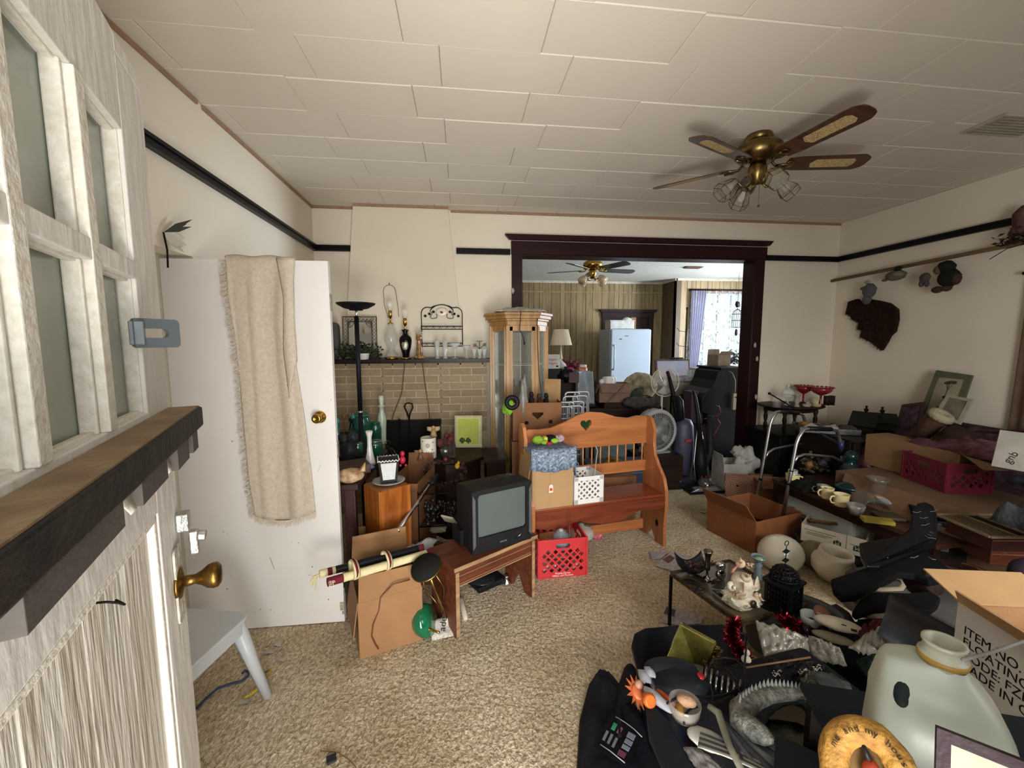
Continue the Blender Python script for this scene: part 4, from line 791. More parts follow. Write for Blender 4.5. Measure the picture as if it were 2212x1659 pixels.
for x in (-.055, .0): g.sph((x, -.011, .065), (.024, .0012, .02), 12, .8, 5, x); g.box((x, -.011, .04), (.004, .001, .02))
g.obj('tree_motif', M('30401a', .6), yp)
def onT(px, Y): p = V(px, 985, Y); return (p.x, Y, .661)
cn = th('white_canister', 'white ceramic canister with punched snowflakes on the octagonal table', 'canister', onT(926, 3.42)); G().lathe([(0, 0), (.062, 0), (.064, .005), (.064, .17), (.06, .172), (.058, .01)], 26).obj('canister_body', M('d8d3c6', .45, var=.06, bump=0), cn)
g = G()
for cz, nn in ((.115, 8), (.05, 6)):
    for k in range(nn): a = 2 * pi * k / nn; g.bar((.006 * cos(a), -.0655, cz + .006 * sin(a)), (.02 * cos(a), -.0645, cz + .02 * sin(a)), .004, .003)
for x, z in ((-.04, .15), (-.045, .07), (.04, .14), (.045, .05), (.035, .08)): g.sph((x, -math.sqrt(.0645 ** 2 - x * x), z), (.005, .002, .005), 8)
g.obj('snowflake_cutout', M('2a2824', .8), cn, kind='stuff')
def angel(px, Y, z, label, c):
    p = V(px, 960, Y); t = th('angel_figurine', label, 'figurine', (p.x, Y, z)); G().lathe([(0, 0), (.03, 0), (.02, .04), (.012, .06), (0, .065)], 12).obj('robe', c, t); G().sph((0, 0, .075), .016, 10).obj('head', M('b58a6a', .6), t)
    g = G()
    for s in (-1, 1): g.grid(lambda u, v: (s * (.008 + .045 * u), .012, .03 + .05 * v * (1 - .4 * u) + .02 * u), 4, 4, .003)
    g.obj('wing', c, t)
angel(908, 3.36, .66, 'brown angel figurine with spread wings left of the white canister', M('6a553a', .5, var=.4)); angel(937, 3.46, .83, 'angel figurine standing over the rim of the white canister', M('a58c62', .5, var=.3))
rs = th('rose_arrangement', 'dusty red rose arrangement beside the yellow picture', 'flowers', onT(962, 3.42)); g = G(); rr = random.Random(4)
G().lathe([(0, 0), (.035, 0), (.045, .07), (.03, .08), (0, .08)], 14).obj('silver_vase', M('8a8680', .25, .8, var=.4), rs)
for k in range(9): g.sph((rr.uniform(-.06, .06), rr.uniform(-.04, .04), rr.uniform(.1, .19)), .026, 10, .5, 6, k)
g.obj('rose', M('5e2226', .8, var=.4, sc=30), rs, kind='stuff')
for k, px in enumerate((972, 980)): one(G().lathe([(0, 0), (.022, 0), (.018, .03), (.02, .09), (.012, .12), (.006, .16), (0, .17)], 8), 'castle_ornament', M('3c332c', .8, var=.4, bump=.5), ('small dark tower ornament with a pointed roof, nearer the roses', 'small dark tower ornament with a pointed roof, nearer the yellow picture')[k], 'ornament', onT(px, 3.40))
# fruit wreath
wr = th('fruit_wreath', 'dark vine wreath with leaves and a yellow pear hung over the wire rack', 'wreath', V(960, 1022, 3.18), 0, R(60)); rr = random.Random(6); g = G(); g2 = G()
for k in range(3): g.tube([((.15 + .012 * sin(5 * t + k)) * cos(t), (.10 + .012 * cos(5 * t + k)) * sin(t), .012 * sin(3 * t + k)) for t in [2 * pi * i / 30 for i in range(30)]], .008, 5, True)
g.obj('vine', M('2c1d16', .9), wr)
for k in range(46):
    a = rr.uniform(0, 2 * pi); q = Vector((.15 * cos(a), .10 * sin(a), rr.uniform(0, .03))); d = Vector((rr.uniform(-1, 1), rr.uniform(-1, 1), .4)).normalized() * .04; w = d.orthogonal().normalized() * .014; g2.add([q, q + d * .5 + w, q + d, q + d * .5 - w], [(0, 1, 2, 3)])
g2.obj('leaf', M('43332c', .8, hex2='5e2a30', sc=18, bump=0), wr, kind='stuff'); G().sph((.10, .045, .03), (.02, .024, .02), 12).sph((.11, .07, .032), (.012, .016, .012), 10).obj('pear', M('c9a52c', .4), wr); G().sph((.01, .1, .03), .017, 10).obj('red_apple', M('7a1f24', .3), wr)
# wire rack with trinkets
wk = th('wire_rack', 'black wire rack heaped with shiny trinkets in front of the octagonal table', 'rack', (V(965, 1050, 3.0).x, 3.02, 0)); g = G()
for x in (-.2, .2):
    for y in (-.12, .12): g.cyl((x, y, 0), (x, y, .56), .005)
for z in (.30, .54):
    for k in range(9): g.cyl((-.2, -.12 + .03 * k, z), (.2, -.12 + .03 * k, z), .0025, n=5)
    g.tube([(-.2, -.12, z), (.2, -.12, z), (.2, .12, z), (-.2, .12, z)], .005, 5, True)
g.obj('wire_frame', IRON, wk)
g = G(); rr = random.Random(11)
for k in range(90): g.sph((rr.uniform(-.19, .19), rr.uniform(-.11, .11), rr.uniform(.31, .42)), (rr.uniform(.008, .02),) * 3, 6, .8, 4, k)
one(g, 'trinket_heap', M('5a5a54', .25, .6, hex2='15161a', sc=40), 'heap of dark shiny beads and trinkets in the black wire rack', 'trinkets', wk.location, kind='stuff')
wb = th('wicker_basket', 'brown wicker basket with a twisted handle among boxes behind the stool', 'basket', F(890, 1150, .16)); WKM = M('8a6238', .8, hex2='5a3a20', sc=60, bump=1, bsc=60)
g = G()
for k in range(6): r0 = .07 + .006 * k; g.tube([(r0 * cos(t), r0 * sin(t) * .8, .014 * k + .002 * sin(10 * t)) for t in [2 * pi * i / 24 for i in range(24)]], .008, 5, True)
g.obj('woven_side', WKM, wb); G().tube([(.1 * cos(t), -.0 + .004 * sin(20 * t), .08 + .10 * sin(t)) for t in [pi * i / 24 for i in range(25)]], .009, 6).obj('handle', WKM, wb); G().lathe([(0, .0), (.07, 0), (.07, .01)], 16, sy=.8).obj('bottom', WKM, wb)
carton('low_carton', 'low brown box with papers behind the step stool', .34, .26, .16, (V(925, 1160, 2.78).x, 2.80, 0), R(-5), KRAFTD, [('f', R(20), .06)])
carton('low_carton', 'shallow brown carton at the foot of the wire rack', .30, .22, .24, (V(1005, 1120, 3.0).x + .1, 3.3, 0), R(8), KRAFTD)
sp = th('switch_plate', 'white plastic adapter plate lying on the low brown box', 'plate', V(970, 1122, 2.72), R(-35), R(40)); G().box((0, 0, 0), (.10, .012, .075)).obj('plate_body', M('cfc8b0', .5), sp, .003); G().box((0, -.008, 0), (.07, .003, .05)).obj('raised_face', M('b9b298', .5), sp, .001)
blob('wrapped_bundle', 'pale paper wrapped bundle tied with string behind the step stool', 'bundle', F(945, 1150, .17), (.06, .04, .03), M('9a9078', .8, var=.4), 4)
cloth_heap('brown_cloth_heap', 'heap of brown cloth and paper under the wire rack', (V(935, 1100, 2.95).x, 2.95, 0), .45, .25, .2, M('4c3826', .9, var=.5, sc=8, bump=.6), 3)
sv = th('fireplace_shovel', 'black twisted iron fireplace tool with a ring handle beside the bricks', 'fireplace tool', (V(884, 930, 3.8).x, 3.82, 0)); G().tube([(0, 0, 0), (0, 0, .92)], .007, 8).obj('shaft', IRON, sv); G().tube([(0, 0, .92), (-.02, 0, .98), (-.04, 0, 1.03), (-.025, 0, 1.06), (.0, 0, 1.065), (.03, 0, 1.055), (.035, 0, 1.02), (.01, 0, .97), (0, 0, .92)], .007, 8).obj('ring_handle', IRON, sv); G().prism([(-.06, 0), (.06, 0), (.06, .12), (.02, .16), (-.02, .16), (-.06, .12)], -.004, .004, 'y').obj('blade', IRON, sv)
one(G().tube([(0, 0, 0), (0, 0, .88)], .007, 8).sph((0, 0, .9), .016, 8), 'fireplace_poker', IRON, 'black iron poker with a ball end left of the ring handled tool', 'fireplace tool', (V(862, 930, 3.8).x, 3.84, 0))
one(G().box((0, 0, .425), (.50, .02, .85)).box((0, 0, .865), (.53, .05, .03)), 'firebox_shade_panel', M('050505', .7, bump=0), 'black panel painting the shade of the fireplace opening and its metal insert', 'fire screen', (-.46, 3.90, 0))  # near-black sheet stands for the firebox shade and a black metal insert
# ------------------------------------------------------------------ curio cabinet
OAK = wood('a67e44', '80592a', .35, 3, 2, .1); cx = V(1124, 680, 3.8).x
cu = th('curio_cabinet', 'tall six sided oak curio cabinet with glass doors at the left of the opening', 'cabinet', (cx, 3.86, 0))
hexp = lambda s, yb=.19: [(-.14 * s, -.19 * s), (.14 * s, -.19 * s), (.28 * s, .03 * s), (.28 * s, yb), (-.28 * s, yb), (-.28 * s, .03 * s)]
G().prism(hexp(.95), .0, .12).obj('plinth', OAK, cu, .003); g = G()
for s_, z0, z1 in ((.96, 1.76, 1.80), (1.02, 1.80, 1.82), (1.1, 1.82, 1.85), (1.16, 1.85, 1.875)): g.prism(hexp(s_, .19), z0, z1)
g.obj('cornice', OAK, cu, .003)
hp = hexp(.93); 
for i in (0, 1, 2, 5): x, y = hp[i]; G().box((x, y, .94), (.034, .034, 1.64)).obj('corner_post', OAK, cu, .002)
for i, (a_, b_) in enumerate(((5, 0), (0, 1), (1, 2))):
    A, B = Vector(hp[a_] + (0,)), Vector(hp[b_] + (0,)); d = (B - A).normalized(); nm = ('side_door', 'front_door', 'side_door')[i]
    g = G()
    for z in (.15, 1.735): g.bar(A + Vector((0, 0, z)), B + Vector((0, 0, z)), .02, .05)
    for q in (A + d * .03, B - d * .03): g.bar(q + Vector((0, 0, .14)), q + Vector((0, 0, 1.75)), .03, .02)
    g.obj('door_frame', OAK, cu, .002); g = G(); m_ = (A + B) / 2; nrm = Vector((d.y, -d.x, 0)); g.add([A + d * .03 + Vector((0, 0, .15)), B - d * .03 + Vector((0, 0, .15)), B - d * .03 + Vector((0, 0, 1.74)), A + d * .03 + Vector((0, 0, 1.74))], [(0, 1, 2, 3)])
    g.obj('glass_panel', M('b9c4bf', .05, var=.2, sc=30, bump=.15, bsc=40, alpha=.2 if i == 1 else .3, coat=1), cu)
G().box((0, .175, .94), (.5, .006, 1.62)).obj('mirror_back', M('c9cfc8', .06, 1, var=.05, bump=0), cu)
for z in (.55, 1.0, 1.4): G().prism(hexp(.85, .16), z, z + .006).obj('glass_shelf', glass('cfe0da', .4), cu)
G().tube([(-.115, -.2, .98), (-.118, -.215, 1.0), (-.113, -.21, 1.06), (-.118, -.215, 1.08), (-.115, -.2, 1.10)], .005, 6).obj('door_handle', IRON, cu)
cloth_heap('white_blanket', 'folded off white blanket on top of the curio cabinet', (cx, 3.85, 1.876), .46, .28, .05, M('b9b3a6', .9, var=.15), 5, 'blanket')
one(G().tube([(cx - .02, 3.63, 1.885), (cx - .025, 3.625, 1.80), (cx - .03, 3.64, 1.72), (cx + .0, 3.63, 1.66), (cx + .01, 3.635, 1.61)], .003, 5).sph((cx + .012, 3.633, 1.60), (.008, .006, .014), 8), 'hanging_plug', BLACK, 'black electric plug hanging down the front of the curio cabinet', 'plug')
one(G().tube([(cx + .13, 3.66, 1.885), (cx + .135, 3.655, 1.6), (cx + .15, 3.66, 1.3), (cx + .19, 3.66, 1.05), (cx + .2, 3.66, .95)], .003, 5), 'hanging_wire', BLACK, 'thin black wire running down the right side of the curio cabinet', 'wire')
one(G().box((0, 0, .32), (.16, .35, .64)).box((0, 0, .655), (.2, .38, .03)), 'dark_nightstand', DKW, 'dark wooden nightstand between the bricks and the curio cabinet', 'nightstand', (V(1062, 950, 3.5).x + .02, 3.45, 0), bev=.003)
# produce box with heart cut-outs
pz = .80; pb = th('produce_box', 'brown produce box with heart shaped cut-outs behind the pine bench', 'box', (V(1158, 880, 3.42).x, 3.45, pz), R(-3))
w, d, h = .40, .26, .315; o = plate('box_body', [(-w / 2, 0), (w / 2, 0), (w / 2, h), (-w / 2, h)], [[(x, z) for x, z in ((-.04, .235), (.045, .235), (.05, .22), (.005, .18), (-.002, .18), (-.045, .22))], rrect(.034, .03, .014, 4, -.09, .15), rrect(.034, .034, .015, 4, .11, .155)], .006, KRAFTD, pb); o.location = (0, -d / 2, 0)
G().box((-w / 2, 0, h / 2), (.006, d, h)).box((w / 2, 0, h / 2), (.006, d, h)).box((0, d / 2, h / 2), (w, .006, h)).box((0, 0, .004), (w, d, .006)).obj('box_sides', KRAFTD, pb)
carton('support_carton', 'tall dark brown carton under the heart cut-out produce box', .42, .30, pz - .002, (V(1158, 880, 3.42).x, 3.45, 0), R(-3), KRAFTD)
def onp(px, Y=3.42, z=.9): p = V(px, 850, Y); return (p.x, Y, z)
blob('green_plush', 'lime green plush toy poking out of the heart cut-out box', 'toy', onp(1098, 3.36, 1.02), (.05, .04, .07), M('7fb02a', .9, var=.3, bump=.6), 3, .6)
blob('plastic_sleeve', 'cloudy crumpled plastic sleeve standing in the heart cut-out box', 'plastic wrap', onp(1130, 3.36, .95), (.04, .04, .19), M('8d8c86', .2, alpha=.8, var=.3, bump=.8, bsc=25), 7, .5)
one(G().tube([(.045 * cos(t), 0, .045 * sin(t)) for t in [2 * pi * i / 16 for i in range(16)]], .02, 8, True), 'black_coil', BLACK, 'coiled black hose at the left rim of the heart cut-out box', 'hose', onp(1106, 3.33, 1.12))
rr = random.Random(2)
for k, px in enumerate((1148, 1165, 1180)): one(G().sph((0, 0, .06), (.025, .03, .06), 10, .6, 3, k).sph((0, 0, .13), (.02, .02, .025), 8, .5), 'dark_doll', M(('241a1c', '3a1a22', '1c1c22')[k], .7, var=.4), 'dark doll standing in the heart cut-out box, %s of three' % ('left', 'middle', 'right')[k], 'doll', onp(px, 3.42 + .02 * k, 1.02 + .02 * (k == 0)))
one(G().box((0, 0, .11), (.14, .01, .26)), 'tan_board', M('9b7a4c', .7), 'tan board standing upright behind the dark dolls', 'board', onp(1193, 3.52, 1.05), R(-20), R(-8))
# ------------------------------------------------------------------ things in the dining room
cb2 = th('dark_cabinet', 'dark low cabinet under the heap of household things left inside the opening', 'cabinet', (V(1225, 800, 5.1).x, 5.2, 0)); G().box((0, 0, .56), (.66, .5, 1.1)).obj('cabinet_body', DKW, cb2, .004); G().box((0, 0, 1.125), (.7, .54, .03)).obj('cabinet_top', DKW, cb2, .003)
def onC(px, Y=5.05, z=1.14): p = V(px, 800, Y); return (p.x, Y, z)
sl = th('shaded_lamp', 'table lamp with a pleated cream shade against the wood panelling', 'lamp', onC(1211, 5.25)); G().lathe([(0, 0), (.07, 0), (.05, .03), (.02, .06), (.03, .2), (.012, .34), (.008, .48)], 16).obj('lamp_base', M('b9a98a', .4), sl)
g = G(); n = 60; vs = []
for z, r0 in ((.43, .14), (.63, .09)):
    for i in range(n): a = 2 * pi * i / n; r1 = r0 + (.004 if i % 2 else 0); vs.append((r1 * cos(a), r1 * sin(a), z))
g.add(vs, [(i, (i + 1) % n, n + (i + 1) % n, n + i) for i in range(n)]).obj('lamp_shade', M('c5baa2', .8, var=.06, bump=0), sl)
db = th('diaper_box', 'white cardboard box with red lettering left of the shaded lamp', 'box', onC(1191, 4.95, 1.29), R(6)); G().box((0, 0, .085), (.17, .14, .17)).obj('box_body', M('d0d2d0', .6, bump=0), db, .003); text('Huggies', .04, M('b8202a', .5, bump=0), db, (-.075, -.0715, .10)); text('Huggies', .04, M('b8202a', .5, bump=0), db, (-.075, -.0715, .055))
G().box((.05, -.0715, .03), (.03, .001, .02)).obj('bar_code', M('303030', .6), db)
one(G().box((0, 0, .075), (.22, .2, .15)), 'dark_box', BLACK, 'dark box under the red lettered white box', 'box', onC(1192, 4.97, 1.141), bev=.004)
cw_ = th('cow_pillow', 'black and white cow print pillow propped among the heap', 'pillow', onC(1213, 4.92, 1.14), R(10), R(-15), R(-12)); G().sph((0, 0, .14), (.12, .05, .14), 18, .15, 2).obj('pillow_body', M('d8d4cc', .9, hex2='17171a', sc=5, bump=0), cw_)
blob('black_bag', 'shiny black bag slumped beside the cow print pillow', 'bag', onC(1226, 4.84, 1.14), (.10, .06, .08), M('111114', .35), 6)
rf = foliage('red_flowers', 'dark red artificial flowers and foliage on top of the heap', 260, onC(1232, 5.1, 1.26), (.15, .1, .13), M('6c1722', .8, var=.5, bump=0), 5, .035, 'flowers')
blob('pink_toy', 'bright pink wrapped toy under the red flowers', 'toy', onC(1232, 4.88, 1.24), (.04, .03, .035), M('c02a86', .6), 3, .6)
one(G().box((0, 0, .05), (.12, .1, .12)), 'brown_carton', M('5b4648', .7), 'small square brown box behind the folded walkers', 'box', onC(1238, 4.8, 1.14), bev=.003)
jar = th('snack_jar', 'plastic jar with a white lid and red label on the heap', 'jar', onC(1259, 4.95, 1.22)); G().lathe([(0, 0), (.055, 0), (.055, .08), (0, .08)], 18).obj('jar_body', M('a8423a', .4, hex2='d0b488', sc=25), jar); G().lathe([(0, .08), (.045, .08), (.045, .11), (0, .11)], 18).obj('lid', M('dadada', .4), jar)
one(G().grid(lambda u, v: (-.09 + .18 * u + .05 * (1 - v) * (u - .3), -.03 - .03 * sin(6 * u + 2 * v), .40 * v + .0), 14, 16, .003).grid(lambda u, v: (-.09 + .18 * u, .05 - .02 * sin(5 * u), .4 * v), 8, 8, .003), 'plastic_bag', M('aab4be', .25, alpha=.75, bump=.7, bsc=18), 'cloudy blue plastic bag hanging off the right side of the heap', 'bag', onC(1262, 4.84, .86))
def walker_folded(px, Y, z0, label, s=1):
    p = V(px, 900, Y); t = th('folded_walker', label, 'walker', (p.x, Y, 0)); g = G()
    for k, (dx, dz) in enumerate(((-.055, 0), (.055, .0), (-.02, .035), (.09, .035))):
        w2 = .075; g.tube([(dx - w2, .03 * k, 0), (dx - w2, .03 * k, z0 - .05 + dz)] + arc((dx - w2 + .03, .03 * k, z0 - .03 + dz), .03, pi, pi / 2, 4) + arc((dx + w2 - .03, .03 * k, z0 - .03 + dz), .03, pi / 2, 0, 4) + [(dx + w2, .03 * k, 0)], .011, 8)
        for zz in (.12, .28, .5): g.tube([(dx - w2, .03 * k, z0 - zz + dz), (dx + w2, .03 * k, z0 - zz + dz)], .008, 6)
    g.obj('tube_frame', M('c8ccd0', .3, .7, var=.1, bump=0), t); return t
walker_folded(1231, 3.98, .97, 'folded aluminium walker, nearer of two between cabinet and opening'); walker_folded(1243, 4.14, 1.05, 'folded aluminium walker, farther of two between cabinet and opening')
# dark dining table and things on it
dt = th('dining_table', 'dark dining table piled with boxes behind the pine bench', 'table', (V(1340, 870, 5.0).x, 5.15, 0)); G().box((0, 0, .79), (1.0, .75, .04)).obj('tabletop', DKW, dt, .004); G().box((0, 0, .72), (.9, .65, .1)).obj('apron', DKW, dt)
for x in (-.44, .44):
    for y in (-.32, .32): G().box((x, y, .38), (.06, .06, .76)).obj('leg', DKW, dt, .003)
def onDt(px, Y=4.9, z=.812): p = V(px, 860, Y); return (p.x, Y, z)
cmk = carton('open_carton', 'brown carton with open white flap holding a coffee maker', .37, .24, .23, onDt(1322, 4.92, .875), R(-6), M('86695a', .8), [('f', R(150), .12), ('l', R(160), .12)])
one(G().box((0, 0, .03), (.62, .4, .06)), 'dark_tray', DKW, 'dark wooden drawer under the coffee maker carton', 'drawer', onDt(1345, 4.98, .812), bev=.003)
cof = th('coffee_maker', 'white coffee maker lying on top of the open carton', 'coffee maker', onDt(1313, 4.94, 1.08), R(20)); G().box((0, 0, .05), (.12, .10, .10)).obj('maker_body', WHITEP, cof, .02); G().tube(arc((.07, 0, .05), .05, -pi / 2, pi / 2, 8), .01, 6).obj('handle', WHITEP, cof); G().sph((-.1, 0, .04), (.035, .03, .035), 12).obj('lid', WHITEP, cof)
one(G().bar((-.11, 0, -.02), (.11, 0, .20), .012, .006), 'wooden_ruler', wood('6b4a34'), 'dark wooden stick leaning across the coffee maker carton', 'stick', onDt(1330, 4.74, .90))
fp_ = th('floral_pillow', 'cream pillow printed with dark flowers behind the black basket', 'pillow', onDt(1385, 5.2, .86), 0, R(-12)); G().sph((0, 0, .16), (.24, .05, .19), 20, .08, 2).obj('pillow_body', M('b7ab92', .9, hex2='3f3a24', sc=10, bump=.2), fp_)
bb = th('black_basket', 'black woven plastic basket on the dining table', 'basket', onDt(1386, 4.85)); g = G()
for k in range(6): g.tube([((.08 + .004 * k) * sx, (.055 + .003 * k) * sy, .012 + .022 * k) for sx, sy in ((-1, -1), (1, -1), (1, 1), (-1, 1))], .006, 5, True)
for k in range(9): x = -.08 + .02 * k; g.cyl((x, -.056, 0), (x * 1.2, -.07, .125), .004, n=5)
for k in range(5): y = -.05 + .025 * k; g.cyl((-.08, y, 0), (-.1, y * 1.2, .125), .004, n=5).cyl((.08, y, 0), (.1, y * 1.2, .125), .004, n=5)
g.box((0, 0, .004), (.16, .11, .006)); g.obj('woven_side', BLACK, bb)
blob('dark_green_cushion', 'dark green cushion standing in the black woven basket', 'cushion', onDt(1376, 4.86, .85), (.08, .03, .10), M('2e3628', .8), 2, .2)
for k, (px, Y, r0) in enumerate(((1375, 4.72, .07), (1400, 4.8, .06))): one(G().sph((0, 0, r0), (.17, r0, r0), 16, .25, 3, k), 'rolled_blanket', M('4c443e', .9, hex2='2c2a2a', sc=14, bump=.5), 'rolled patterned blanket on the dining table edge, %s one' % ('nearer', 'farther')[k], 'blanket', onDt(px, Y, .812))
tot = th('blue_tote', 'dark blue plastic storage tote behind the bench spindles', 'tote', (V(1335, 980, 3.9).x, 3.86, 0)); G().box((0, 0, .19), (.62, .38, .38)).obj('tote_body', M('26304a', .5), tot, .02); G().box((0, 0, .395), (.66, .42, .03)).obj('lid', M('39435c', .5), tot, .008)
blob('yellow_plush', 'yellow and brown plush toy seen through the bench spindles', 'toy', (V(1322, 1000, 3.5).x, 3.52, .44), (.07, .05, .07), M('9a7420', .9, hex2='4a2a14', sc=12), 4, .7)
one(G().box((0, 0, .21), (.5, .2, .42)), 'brown_box', KRAFTD, 'low brown box hidden behind the bench back', 'box', (V(1310, 1000, 3.5).x, 3.52, 0), bev=.004)
# pedestal fan
pf = V(1437, 825, 4.55); fn = th('pedestal_fan', 'beige pedestal fan with round wire grille in the opening', 'fan', (pf.x, 4.62, 0)); zc = pf.z; FM = M('c9c6bd', .4, var=.06, bump=0)
G().lathe([(0, 0), (.18, 0), (.18, .02), (.03, .04), (.014, .05)], 24).obj('base', FM, fn); G().cyl((0, 0, .04), (0, 0, zc - .16), .013).obj('pole', FM, fn); g = G().T((0, -.05, zc), rx=R(90)).lathe([(0, -.12), (.05, -.11), (.055, -.03), (0, -.02)], 18); g.obj('motor', FM, fn)
g = G().T((0, -.07, zc), rx=R(90)); g.tube([(.17 * cos(t), .17 * sin(t), 0) for t in [2 * pi * i / 32 for i in range(32)]], .006, 6, True); 
for k in range(60): a = 2 * pi * k / 60; g.tube([(.045 * cos(a), .045 * sin(a), .03), (.12 * cos(a + .12), .12 * sin(a + .12), .028), (.168 * cos(a + .2), .168 * sin(a + .2), 0)], .0013, 3)
g.lathe([(0, .03), (.046, .03), (.046, .036), (0, .038)], 24); g.obj('wire_grille', FM, fn)
for k in range(3):
    a = 2.1 * k + .6; g = G().T((0, -.07, zc), rx=R(90)); g.grid(lambda u, v: ((.03 + .12 * u) * cos(a + (v - .5) * (.5 + 1.0 * u)), (.03 + .12 * u) * sin(a + (v - .5) * (.5 + 1.0 * u)), -.01 + .02 * (v - .5)), 6, 8, .002); g.obj('fan_blade', M('b4b2ac', .3), fn)
# round floor fan
rf_ = V(1415, 930, 4.3); ff = th('drum_fan', 'grey round drum fan behind the right end of the pine bench', 'fan', (rf_.x, 4.3, rf_.z - .245), R(12)); g = G().T((0, 0, .245), rx=R(90)); g.lathe([(.215, -.07), (.245, -.05), (.245, .05), (.235, .07), (.205, .07), (.205, .055), (.225, .04), (.225, -.05), (.2, -.07)], 40); g.obj('drum', M('a7a9a8', .4, var=.06), ff)
g = G().T((0, -.06, .245), rx=R(90))
for k in range(48): a = 2 * pi * k / 48; g.tube([(.05 * cos(a), .05 * sin(a), 0), (.208 * cos(a + .1), .208 * sin(a + .1), 0)], .0022, 3)
for r0 in (.05, .11, .16): g.tube([(r0 * cos(t), r0 * sin(t), 0) for t in [2 * pi * i / 30 for i in range(30)]], .0025, 4, True)
g.lathe([(0, .004), (.05, .004), (.05, -.004), (0, -.004)], 20); g.obj('grille', M('9b9d9c', .4), ff)
for k in range(5): a = 2 * pi * k / 5; g = G().T((0, -.0, .245), rx=R(90)); g.grid(lambda u, v: ((.04 + .15 * u) * cos(a + (v - .5) * .8), (.04 + .15 * u) * sin(a + (v - .5) * .8), .02 * (v - .5)), 4, 5, .002); g.obj('fan_blade', M('6a6c70', .4), ff)
G().T((0, 0, .49)).tube([(-.07, 0, 0), (-.06, 0, .03), (.06, 0, .03), (.07, 0, 0)], .009, 6).obj('handle', BLACK, ff); G().box((0, 0, .01), (.3, .16, .02)).obj('foot', M('8a8c8c', .5), ff)
one(G().box((0, 0, (rf_.z - .247) / 2), (.5, .34, rf_.z - .247)), 'fan_box', DKW, 'dark box under the grey drum fan', 'box', (rf_.x, 4.3, 0), bev=.004)
# vacuums
vb = V(1523, 1058, 4.02); vc = th('upright_vacuum', 'black and silver upright vacuum with a wide floor head in the opening', 'vacuum cleaner', (vb.x, 4.06, 0))
g = G().prism([(-.2, 0), (.2, 0), (.2, .03), (.12, .06), (-.12, .06), (-.2, .03)], -.10, .05, 'y'); g.obj('floor_head', M('1b1e2a', .3), vc, .01)
G().prism([(-.19, .032), (.19, .032), (.11, .065), (-.11, .065)], -.104, -.02, 'y').obj('silver_hood', M('a9adb4', .3, .6), vc, .006); G().sph((0, -.02, .095), (.07, .07, .06), 16).obj('motor_dome', M('5a5e60', .2, .4, var=.3), vc); G().sph((0, -.085, .085), (.03, .02, .03), 14).obj('headlight', CHROME, vc)
G().tube([(0, .03, .1), (-.0, .07, .3), (0, .10, .55)], [.05, .07, .04], 12).obj('body_tube', BLACK, vc); G().tube([(-.075, .02, .1), (-.075, .07, .3), (-.04, .1, .55), (-.02, .12, .65)], .007, 6).tube([(.075, .02, .1), (.075, .07, .3), (.04, .1, .55), (.02, .12, .65)], .007, 6).obj('silver_frame', ALU, vc)
G().tube([(0, .1, .55), (0, .15, .8), (-.02, .18, .98), (-.04, .2, 1.07)], [.03, .024, .02, .012], 10).obj('handle', BLACK, vc); G().tube([(0, .06, .12), (.12, .08, .4), (.12, .12, .8)], .03, 10).obj('side_bag', M('24262b', .6), vc); G().box((0, -.0, .16), (.06, .02, .02)).obj('red_badge', M('9a1c22', .4), vc)
vp = V(1482, 960, 4.25); v2 = th('purple_vacuum', 'dark purple bagged upright vacuum left of the silver headed vacuum', 'vacuum cleaner', (vp.x, 4.3, 0)); G().lathe([(.07, .10), (.10, .14), (.12, .3), (.115, .5), (.10, .68), (.07, .74), (0, .76)], 18, sy=.75).obj('dust_bag', M('3b3b52', .5, var=.35, sc=8, bump=.5, bsc=12), v2); G().box((0, -.05, .06), (.28, .26, .11)).obj('floor_head', M('1a1a22', .4), v2, .03)
G().tube([(0, .08, .1), (-.02, .12, .7), (-.06, .15, 1.0), (-.11, .16, 1.20), (-.15, .14, 1.27)], [.02, .025, .028, .022, .018], 10).obj('handle', BLACK, v2); G().box((.0, -.094, .52), (.07, .01, .03)).obj('red_logo', M('a02438', .5), v2, .004)
G().tube([(-.04, -.0, .72), (-.05, .02, .95), (-.09, .04, 1.0)], [.04, .035, .03], 10).obj('hose_pocket', BLACK, v2)
# piano
pn = th('upright_piano', 'black upright piano seen from its curved side in the opening', 'piano'); yy = 4.72
pp = [(1612, 797), (1560, 797), (1552, 802), (1546, 822), (1536, 840), (1524, 850), (1516, 862), (1516, 890), (1530, 895), (1534, 1040), (1612, 1040)]
pts = [(V(a, b_, yy).x, max(0, V(a, b_, yy).z)) for a, b_ in pp]; pts[-1] = (pts[-1][0], 0); pts[-2] = (pts[-2][0], 0)
G().prism(pts, yy, yy + .5, 'y').obj('case', M('13131a', .45, var=.2, bump=.05), pn, .006); zt = pts[0][1]; G().box(((pts[0][0] + pts[1][0]) / 2, yy + .25, zt + .012), (abs(pts[0][0] - pts[1][0]) + .05, .54, .024)).obj('lid', M('1b1a20', .4), pn, .004)
ps = th('power_strip', 'beige power strip hanging by its cord beside the dark door jamb', 'power strip', V(1587, 850, 4.66), 0); G().box((0, 0, -.10), (.05, .035, .20)).obj('strip_body', M('a29a84', .5), ps, .006); G().tube([(0, 0, 0), (.005, 0, .06), (.0, 0, .16), (-.03, .02, .25), (-.06, .05, .275)], .005, 6).obj('cord', M('a29a84', .5), ps)
G().box((.004, -.019, -.045), (.02, .006, .014)).obj('switch', BLACK, ps)
def onPn(px, Y=5.0, dz=.027): p = V(px, 790, Y); return (p.x, Y, zt + dz)
carton('open_carton', 'open brown carton standing on the black piano', .20, .18, .14, onPn(1552, 5.05), R(12), M('8a7868', .8), [('f', R(40), .06), ('b', 0, .07)])
